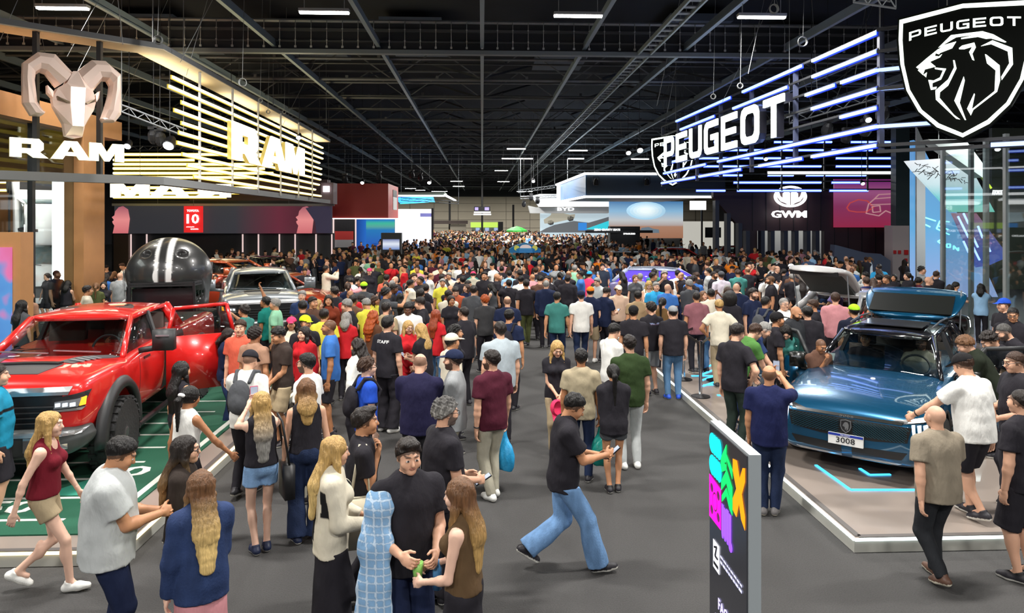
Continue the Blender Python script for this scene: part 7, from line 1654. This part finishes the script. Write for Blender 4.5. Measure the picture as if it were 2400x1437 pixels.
206 668 1.72 m 60 short dark m tee cream pants ink stand bz=.12|dark haired man beyond the red pickup roof
1855 618 1.76 m 150 short brown l tee navy pants ink stand cap=white bz=.1|man in white cap and navy top near the maroon wall
1893 598 1.80 m 5 short dark m tee 4a5c7a pants ink stand bz=.1|man in slate blue t-shirt before the maroon wall
1757 613 1.76 m 175 short black l tee red pants ink raise cap=black bz=.1|man in red t-shirt holding a camera
1678 602 1.70 f 60 long grey p long white pants ink stand bz=.1|woman with long silver hair in white before the black posts
1404 556 1.76 m 0 short dark l tee blue pants ink stand|man in bright blue shirt left of the long black car
1399 585 1.76 m -10 short dark l tee yellow pants ink stand|man in yellow t-shirt beside the blue parasol
1482 582 1.78 m 0 short dark m tee navy pants stone raise|man in navy t-shirt photographing the long black car
1500 585 1.78 m 10 short dark m tee white pants ink stand|man in white t-shirt at the long black car
1516 580 1.78 m 8 short dark l tee a8a8cc pants ink stand|man in lilac grey t-shirt at the long black car
1540 587 1.76 m 12 short dark m tee a08c40 pants ink stand|man in mustard t-shirt at the long black car
"""
PHC = dict(grn='5ac83c', blk='16181c', pink='d84a70')
def phone(meta, root, col, label, side=0, both=False):
    hn = meta['hands'][side]; sd, wr, d, t, n, g = hn
    c = wr + d * .115 * g + n * .03 * g; ang = root.rotation_euler.z
    if both: c2 = meta['hands'][1][1] + meta['hands'][1][2] * .115 * g; c = (c + c2) / 2 + meta['T'] @ np.array([0, .01, .02])
    z = -meta['HR'][:, 1] * 0 + unit(meta['HC'] - c); x = unit(np.cross(np.array([0, 0, 1.]), z)); y = np.cross(z, x)
    R = Matrix([[x[i], y[i], z[i]] for i in range(3)]); bm = BM()
    box(bm, (0, 0, 0), (.078, .16, .010)); box(bm, (0, 0, .0062), (.07, .148, .002), mi=1)
    for v in bm.verts: v.co = R @ v.co + Vector(c)
    o = link('phone', bm, [mat('phone_' + col, srgb(PHC[col]), .4), emit('phone_screen', (.35, .4, .5), .8)], label='phone held by the ' + label, cat='phone'); o['label'] = ' '.join(o['label'].split()[:15])
    o.location = root.location; o.rotation_euler = root.rotation_euler
def carried(kind, meta, root, colr, label, side=0):
    sd, wr, d, t, n, g = meta['hands'][side]; c = Vector(wr + d * .09 * g); bm = BM(); s_ = .9
    if kind == 'bag':
        W_, Hh, D_ = .26, .34, .08
        z0 = c.z - .2 - Hh; G = SDF((c.x - .2, c.y - .2, z0 - .05), (c.x + .2, c.y + .2, c.z), .012)
        G.ell((c.x, c.y, z0 + Hh / 2), (W_ * .4, W_ * .6, Hh * .62), None, 0); G.cone((c.x, c.y, z0 + Hh * .7), (c.x, c.y, c.z - .02), .08, .014, .04); G.cut((0, 0, z0 + .02), (0, 0, -1)); G.wob(.01, 40, 3)
        V, Q = G.mesh(); o = mobj('shopping_bag', raw_mesh('shopping_bag', V, Q, None, [dye('plastic_bag', .35, .1, bump=.3)])); o.color = hexcol(colr)
        o['label'] = 'soft shopping bag carried by the ' + label; o['category'] = 'bag'
    elif kind == 'handbag':
        p = Vector(meta['tor'](.27, .0, .05)); box(bm, p + Vector((0, 0, -.22)), (.10, .27, .34)); 
        tube(bm, [p + Vector((0, -.11, -.06)), Vector(meta['tor'](.2, -.08, .47)), Vector(meta['tor'](.17, .02, .535)), Vector(meta['tor'](.2, .09, .44)), p + Vector((0, .11, -.06))], .012, 6)
        o = link('handbag', bm, M_BLACK, bevel=.02, smooth=True, label='black leather handbag hanging from the ' + label, cat='bag')
    elif kind == 'tote':
        p = Vector(meta['tor'](.24, -.02, .04)); box(bm, p + Vector((0, 0, -.12)), (.09, .36, .40)); 
        for y in (-.08, .08): beam(bm, p + Vector((0, y, .05)), Vector(meta['tor'](.15, y * .3, .53)), .008, .03)
        o = link('tote_bag', bm, mat('canvas_cream', (.55, .5, .38), .8), bevel=.02, smooth=True, label='cream canvas tote bag on the ' + label, cat='bag')
    elif kind == 'cup':
        cc = (Vector(meta['hands'][0][1]) + Vector(meta['hands'][1][1])) / 2 + Vector((0, .08, .0)); lathe(bm, [(.028, -.06), (.038, .06), (.036, .06), (.03, .055)], 16, cc)
        o = link('drink_cup', bm, mat('cup_green', (.25, .55, .12), .4), smooth=True, label='green drink cup held by the ' + label, cat='cup')
    elif kind == 'hat':
        cc = Vector(meta['hands'][1][1]) + Vector((.08, .1, -.14)); V = None; G = SDF(cc - Vector((.2, .2, .2)), cc + Vector((.2, .2, .2)), .009)
        G.ell(cc, (.09, .075, .11), None, 0); G.ell(cc + Vector((-.03, .05, 0)), (.075, .06, .095), None, .01, -1); G.cone(cc + Vector((0, 0, -.08)), cc + Vector((0, .05, -.16)), .07, .06, .01, 0, 1, .15, (0, 1, .3))
        V, Q = G.mesh(); o = mobj('cap', raw_mesh('cap', V, Q, None, [M_CLOTH])); o.color = hexcol('pink'); o['label'] = 'bright pink cap held in the hand of the ' + label; o['category'] = 'cap'
    elif kind == 'drape':
        T = meta['tor']; P0 = [T(.15, -.02, .475), T(.215, .06, .40), T(.25, .11, .15), T(.27, .13, -.32)]
        G = SDF(np.min(P0, 0) - .2, np.max(P0, 0) + .2, .012)
        for i_, (a, b) in enumerate(zip(P0, P0[1:])): G.cone(a, b, (.055, .085, .105)[i_], (.085, .105, .135)[i_], .10, 0, 1, .5, meta['T'] @ np.array([.7, 1., .1]))
        G.wob(.010, 30, 4); V, Q = G.mesh(); q = V; pt = np.zeros((len(V), 4)); m = (np.sin(V[:, 2] * 120) > .75) | (np.sin(V[:, 0] * 120) > .75); pt[m] = (.7, .78, .85, .55)
        o = mobj('plaid_shirt', raw_mesh('plaid_shirt', V, Q, pt, [M_CLOTH])); o.color = hexcol('7fa6cc'); o['label'] = 'pale blue plaid shirt slung over the ' + label; o['category'] = 'shirt'
    elif kind == 'bottle':
        cc = Vector(meta['hands'][side][1]) + Vector((0, .03, -.14)); lathe(bm, [(.03, -.1), (.033, .04), (.014, .08), (.014, .1)], 14, cc)
        o = link('water_bottle', bm, mat('bottle_blue', (.10, .3, .6), .2), smooth=True, label='blue labelled water bottle held by the ' + label, cat='bottle')
    o.location = root.location; o.rotation_euler = root.rotation_euler; o['label'] = ' '.join(o['label'].split()[:16])
def cloth_text(txt, o, meta, zc, height, width, col, side=-1):
    """lettering laid on the shirt"""
    bm = BM(); bm.from_mesh(o.data); bv = BVHTree.FromBMesh(bm); bm.free(); T = meta['T']; d = Vector(T @ np.array([0, -side, 0.]))
    def f(a, b, dd=0):
        p = Vector(meta['tor'](a * (1 if side < 0 else -1), side * .6, zc + b)); h = bv.ray_cast(p, d)[0]
        return (h if h else p + d * .45) - d * (.003 + dd)
    link('lettering', text_bm(txt, f, height, .002, width, .02), col, o.parent)
random.seed(11); occ = []; EXPL = []
DENIMS = ('denim', 'ldenim', 'mdenim', 'ddenim')
for i, ln in enumerate([l for l in CROWD.strip().split('\n') if l.strip()]):
    left, label = ln.split('|'); q = left.split(); u, v, H = float(q[0]), float(q[1]), float(q[2])
    P = dict(H=H, fem=q[3] == 'f', hair=q[5], hc=q[6], skin=q[7], top=q[8], tc=q[9], bot=q[10], bc=q[11], pose=q[12], seed=i + 1)
    for kv in q[13:]:
        k, val = kv.split('=')
        try: val = float(val)
        except ValueError: pass
        P[k] = val
    if P.get('jersey'): P['print'] = [(-1, -.4, .4, .30, .345, '16181c', 1), (-1, -.4, .4, .35, .36, 'c8d0d4', 1), (1, -.4, .4, .30, .345, '16181c', 1)]
    if P.get('ncol'): pass
    if P.get('chest'): P['print'] = [(1, -.09, .09, .30, .34, 'd8d4cc', .8), (1, -.06, .06, .24, .27, 'd8d4cc', .8)]
    if P.get('bprint'): P['print'] = [(-1, -.1, .1, .40, .415, '8a9ac0', 1), (-1, -.1, .1, .385, .40, '6a5a70', 1)]
    if P.get('bprint2'): P['blob'] = (-1, .16, .42, -.1, .1, 'c8c8c4')
    if P.get('rprint'): P['blob'] = (1, .1, .45, .0, .2, 'b0402c')
    if P.get('blobp'): P['blob'] = (-1, -.02, .44, -.13, .10, 'b0686c')
    if P.get('racing'): P['print'] = [(1, -.06, .02, .0, .5, '1a1a1c', 1), (-1, -.05, .05, .0, .5, '1a1a1c', 1), (1, -.3, -.2, .25, .38, '1a1a1c', 1), (-1, .12, .2, .2, .42, '1a1a1c', 1)]
    face = -math.radians(float(q[4])); bz = P.get('bz', 0)
    Y0 = (CH - H - bz) * FPX / (v - HV); lod = 0 if Y0 < 11.5 else (1 if Y0 < 34 else 2)
    P['tc'] = P['tc']; cat = 'person'
    ps, meta = body_parts(P, lod); s_ = meta['s']
    ztop = meta['HC'][2] + (.122 if P['hair'] in ('bald', 'buzz', 'balding') else .134) * s_ + bz
    pw = PZ(u, v, ztop); hx, hy = meta['HC'][:2]; c_, sn_ = math.cos(face), math.sin(face)
    loc = (pw.x - (hx * c_ - hy * sn_), pw.y - (hx * sn_ + hy * c_), bz)
    meshes = {k: raw_mesh(k.split('.')[0], V, Q, pt, [m]) for k, (V, Q, pt, m) in ps.items() if len(V)}
    root, _, _ = spawn(P, lod, loc, face, label.replace('man ', 'person ', 1) if 0 else label, 'person', None, (meshes, meta))
    if P.get('glasses') and lod < 2: glasses(meta, root)
    if P.get('ph'): phone(meta, root, P['ph'], label, 0, P['pose'] in ('phone', 'stridephone', 'raise'))
    elif P['pose'] in ('phone', 'raise', 'raise1') and lod < 2: phone(meta, root, 'blk', label, 0, P['pose'] != 'raise1')
    if P.get('bagr'): carried('bag', meta, root, P['bagr'], label)
    if P.get('handbag'): carried('handbag', meta, root, '', label)
    if P.get('tote'): carried('tote', meta, root, '', label)
    if P.get('cup'): carried('cup', meta, root, '', label)
    if P.get('hatbag'): carried('hat', meta, root, '', label, 1)
    if P.get('drape'): carried('drape', meta, root, '', label)
    up_ = [o for o in root.children if o.name.split('.')[0] in ('t_shirt', 'polo_shirt', 'long_sleeve_shirt')]
    if P.get('txt') and up_: cloth_text(P['txt'], up_[0], meta, .43, .045, .22, M_WHITE)
    if P.get('jersey') and up_: cloth_text('22', up_[0], meta, .42, .07, .14, M_WHITE)
    if P.get('drape'): carried('bottle', meta, root, '', label, 1)
    if P.get('clip'):
        bm = BM(); bmesh.ops.create_uvsphere(bm, u_segments=10, v_segments=6, radius=.03, matrix=Matrix.Translation(Vector(meta['hd'](0, -.12, .03))) @ Matrix.Diagonal((1.6, .8, .8, 1))); link('hair_clip', bm, M_WHITE, root)
    if P.get('watch'):
        for sd, wr, d, t_, n_, g_ in meta['hands']:
            if sd < 0: bm = BM(); tube(bm, [Vector(wr + (t_ * math.cos(a) * .034 + n_ * math.sin(a) * .03) - d * .03) for a in np.linspace(0, 2 * PI, 13)], .008, 6, False); link('wristwatch', bm, M_BLACK, root)
    occ.append((pw.x, pw.y)); EXPL.append((pw.x, pw.y, label))
# people inside the cars
for car_, x, y, H, sk, tc_, lb in ((PEU, .38, 1.75, 1.74, 'l', 'stone', 'bearded man in pale t-shirt sitting at the wheel of the blue car'), (PEU, -.38, 1.75, 1.7, 'm', 'ink', 'person in black sitting in the passenger seat of the blue car'), (RAM, .38, 1.95, 1.74, 'm', 'mauve', 'person sitting at the wheel of the red pickup')):
    P = dict(H=H, hair='short', hc='dark', skin=sk, top='tee', tc=tc_, bot='pants', bc='ink', pose='drive', sit=1, beard=sk == 'l', seed=int(x * 9 + 50)); ps, meta = body_parts(P, 1)
    M = Matrix.Translation(car_.location) @ Matrix.Rotation(car_.rotation_euler.z, 4, 'Z'); p = M @ Vector((x, y, (.22 if car_ is PEU else .62) - .02)); meshes = {k: raw_mesh(k.split('.')[0], V, Q, pt, [m]) for k, (V, Q, pt, m) in ps.items() if len(V)}
    spawn(P, 1, p, car_.rotation_euler.z + PI, lb, 'person', None, (meshes, meta))
# prototypes for the packed crowd
TOPS = [('ink', 48), ('navy', 9), ('white', 13), ('dgrey', 7), ('grey', 6), ('lgrey', 4), ('blue', 4), ('olive', 4), ('wine', 3), ('red', 2), ('cream', 5), ('lblue', 3), ('mint', 1), ('rose', 2), ('tan', 3), ('teal', 2), ('brown', 3), ('yellow', 1), ('purple', 1), ('orange', 1)]
CN = dict(ink='black', navy='navy', white='white', dgrey='charcoal', grey='grey', lgrey='pale grey', blue='blue', olive='olive', wine='wine red', red='red', cream='cream', lblue='light blue', mint='mint', rose='dusty pink', tan='tan', teal='teal', brown='brown', yellow='yellow', purple='purple', orange='orange', ddenim='dark denim', denim='denim', khaki='khaki', stone='stone')
TL = [a for a, b in TOPS for _ in range(b)]; BL = ['ink'] * 8 + ['ddenim', 'denim', 'khaki', 'stone', 'navy', 'dgrey']
SK = ['l'] * 5 + ['m'] * 4 + ['t'] * 2 + ['d']; HR_ = ['black'] * 4 + ['dark'] * 6 + ['brown'] * 3 + ['grey', 'blonde', 'lbrown']
VAR = [dict(H=1.78, hair='short', pose='stand'), dict(H=1.74, hair='quiff', pose='phone'), dict(H=1.80, hair='crop', pose='loose', w=1.12, beard=1), dict(H=1.72, hair='bald', pose='stand', w=1.12), dict(H=1.76, hair='short', pose='cross', top='polo'), dict(H=1.78, hair='curly', pose='raise1'), dict(H=1.73, hair='short', pose='clasp', top='long'), dict(H=1.77, hair='short', pose='akimbo', glasses=1), dict(H=1.75, hair='balding', pose='chin'), dict(H=1.79, hair='short', pose='raise', top='jacket'),
       dict(H=1.64, fem=1, hair='long', pose='stand'), dict(H=1.62, fem=1, hair='shoulder', pose='phone', top='tank'), dict(H=1.66, fem=1, hair='pony', pose='loose'), dict(H=1.63, fem=1, hair='curlylong', pose='clasp', top='jacket'), dict(H=1.65, fem=1, hair='bob', pose='raise'), dict(H=1.61, fem=1, hair='long', pose='cross', top='long')]
VN = ['short hair', 'swept up hair', 'cropped hair and beard', 'bald head', 'short hair and folded arms', 'curly hair', 'short hair and clasped hands', 'short hair and hands on hips', 'thinning hair', 'short hair holding a phone up', 'long hair', 'shoulder length hair', 'a ponytail', 'long curly hair', 'bobbed hair', 'long hair and folded arms']
def proto(lod):
    L = []
    for i, vv in enumerate(VAR):
        P = dict(seed=i + 40, tc='ink', bc='ink', bot='pants'); P.update(vv)
        if i in (0, 5, 12): P['bot'] = 'shorts'
        P.pop('glasses', 0); ps, meta = body_parts(P, lod); L.append((P, ps, meta))
    return L
KEEP = [(-12.9, 22.6, .8, .6), (-5.4, 42, 1, .8), (-5.9, 19, 2.1, 3.6), (-7.6, 16.5, 1.7, 1.6), (-8.2, 26.6, 3.4, 1.5), (-4.6, 23.0, 2.3, 1.3), (-8.6, 32, 2.0, 2.2), (9.3, 38.5, 3.4, 1.4), (7.0, 23.6, 2.8, 1.4), (8.9, 16.2, 2.6, 1.9), (-6, 62, 3, .8), (12.3, 58, 1.6, 1.3), (-9.5, 60, 2.5, .7), (5.6, 72, .6, 6), (2.0, 33, .5, .5), (12.5, 44, 3, 1.3), (-7.6, 42, 1.4, .6), (19.5, 47, 4, 1.5)]
def free(x, y, r, lst):
    for a, b in lst:
        if (a - x) ** 2 + (b - y) ** 2 < r * r: return False
    for cx, cy, hx, hy in KEEP:
        if abs(x - cx) < hx and abs(y - cy) < hy: return False
    return True
LMK = [((2, 33), 'the blue parasol'), ((-6.2, 18), 'the silver pickup'), ((-7.6, 25.5), 'the orange pickup'), ((-3.9, 21.5), 'the orange red car'), ((9.3, 38.5), 'the long black car'), ((7, 23.6), 'the violet lit car'), ((-5.4, 42), 'the video kiosk'), ((15, 40), 'the maroon wall'), ((-12, 42), 'the dark panelled wall'), ((-8, 52), 'the red overhead block'), ((8.6, 15.5), 'the white raised tailgate')]
rs = random.Random(5); spots = []
zones = [(13.6, 20, -4.6, 2.6, 150), (13.0, 22, 3.9, 8.4, 60), (16, 30, -5.5, 5.6, 420), (17, 30, 5.0, 13.5, 130), (20, 40, -14, -5.0, 160), (28, 40, -5.5, 8.5, 420), (28, 40, 8, 18, 90)]
for y0, y1, x0, x1, n in zones:
    for _ in range(n * 3):
        x = rs.uniform(x0, x1); y = rs.uniform(y0, y1)
        if y < 19 and 1.15 < x < 3.6 and rs.random() < .9: continue
        if y < 19.5 and -.4 < x < 3.7: continue
        if y < 15 and x > -.6 and x < 1.2 and rs.random() < .5: continue
        if 3.3 < x < 4.3 and y < 24: continue
        if free(x, y, .62 if y < 26 else .7, occ): occ.append((x, y)); spots.append((x, y))
spots.sort(key=lambda p: p[1]); NEAR = spots[:300 - len(EXPL) - 3]; REST = spots[300 - len(EXPL) - 3:]
print('crowd', len(EXPL), len(spots))
PR = {}
used_lb = {}
def put_person(x, y, k):
    lod = 1 if y < 22 else 2
    if lod not in PR:
        PR[lod] = []
        for P, ps, meta in proto(lod): PR[lod].append((P, {k_: raw_mesh(k_.split('.')[0], V, Q, pt, [m]) for k_, (V, Q, pt, m) in ps.items() if len(V)}, meta))
    j = rs.randrange(len(VAR)); P, me, meta = PR[lod][j]; P = dict(P); P['tc'] = rs.choice(TL); P['bc'] = rs.choice(BL); P['skin'] = rs.choice(SK); P['hc'] = rs.choice(HR_)
    r = rs.random(); face = rs.gauss(0, 1.0) if r < .62 else (PI + rs.gauss(0, .9))
    nm = {'tee': 't-shirt', 'tank': 'sleeveless top', 'polo': 'polo', 'long': 'long sleeved shirt', 'jacket': 'jacket'}[P.get('top', 'tee')]
    best = min(EXPL + [(a[0], a[1], n) for a, n in LMK], key=lambda e: (e[0] - x) ** 2 + (e[1] - y) ** 2 * .5); dx, dy = x - best[0], y - best[1]
    rel = ('behind' if dy > 0 else 'in front of') if abs(dy) > abs(dx) else ('right of' if dx > 0 else 'left of'); ref = best[2]
    if not ref.startswith('the'): ref = 'the ' + ' '.join(ref.split()[:7]); 
    while ref.split()[-1] in ('and', 'in', 'with', 'the', 'of', 'a', 'by', 'at', 'his', 'to', 'pale', 'white', 'black', 'dark', 'navy', 'blue', 'bright', 'grey', 'light', 'seen', 'from', 'big', 'short', 'long', 'royal', 'beside', 'before', 'behind', 'over', 'large', 'red', 'green', 'wide'): ref = ' '.join(ref.split()[:-1])
    hcn = '' if 'bald' in VN[j] else HAIRN[P['hc']] + ' '
    lb = '%s %s, %s%s, %s %s' % (CN[P['tc']], nm, hcn, VN[j], rel, ref); lb = ' '.join(lb.split()[:16])
    t = 1
    while lb in used_lb and t < 9: P['tc'] = rs.choice(TL); lb = '%s %s, %s%s, %s %s' % (CN[P['tc']], nm, hcn, VN[j], rel, ref); lb = ' '.join(lb.split()[:16]); t += 1
    used_lb[lb] = 1
    bz = .12 if (x > 3.8 and y < 24) else 0
    root, _, _ = spawn(P, lod, (x, y, bz), face, 'person in ' + lb if len(lb.split()) < 15 else lb, 'person', 'people in the packed aisle', (me, meta)); s_ = rs.uniform(.95, 1.05); root.scale = (s_, s_, s_)
HAIRN = dict(black='black', dark='dark', brown='brown', grey='grey', blonde='blonde', lbrown='light brown')
for k, (x, y) in enumerate(NEAR): put_person(x, y, k)
# the uncountable rest of the crowd
far = []
for _ in range(1500):
    y = 38 + 72 * rs.random() ** 1.1; x = rs.uniform(-1, 1) * (4.5 + y * .085) + (.02 * y)
    if y > 44 and rs.random() < .35: x = rs.uniform(-9, 16)
    if free(x, y, .62, far[-600:]) : far.append((x, y))
PL = proto(3); simple = []
for P, ps, meta in PL:
    Vs, Qs, Cs = [], [], []; n = 0
    for k, (V, Q, pt, m) in ps.items():
        Vs.append(V); Qs.append(Q + n); n += len(V); Cs.append((k.split('.')[0], len(V)))
    simple.append((P, np.concatenate(Vs), np.concatenate(Qs), Cs))
def bulk(name, pts, label, cat='crowd'):
    AV, AQ, AP = [], [], []; n = 0
    for x, y in pts:
        P, V, Q, Cs = rs.choice(simple); P = dict(P); P['tc'] = rs.choice(TL); P['bc'] = rs.choice(BL); P['skin'] = rs.choice(SK); P['hc'] = rs.choice(HR_)
        a = rs.gauss(0, 1.0) if rs.random() < .6 else PI + rs.gauss(0, .9); s_ = rs.uniform(.95, 1.05); AV.append((V * s_) @ rz(a).T + np.array([x, y, 0])); AQ.append(Q + n); n += len(V)
        AP.append(np.concatenate([np.tile(np.array(part_color(k, P)), (m, 1)) for k, m in Cs]))
    o = mobj(name, raw_mesh(name, np.concatenate(AV), np.concatenate(AQ), np.concatenate(AP), [M_CLOTH]), label=label, cat=cat, kind='stuff'); return o
pts = [p for p in REST if p[1] < 60] + far
if pts: bulk('distant_crowd', pts, 'hundreds of people filling the far end of the hall aisle')
print('far', len(pts), 'polys', sum(len(m.polygons) for m in bpy.data.meshes))
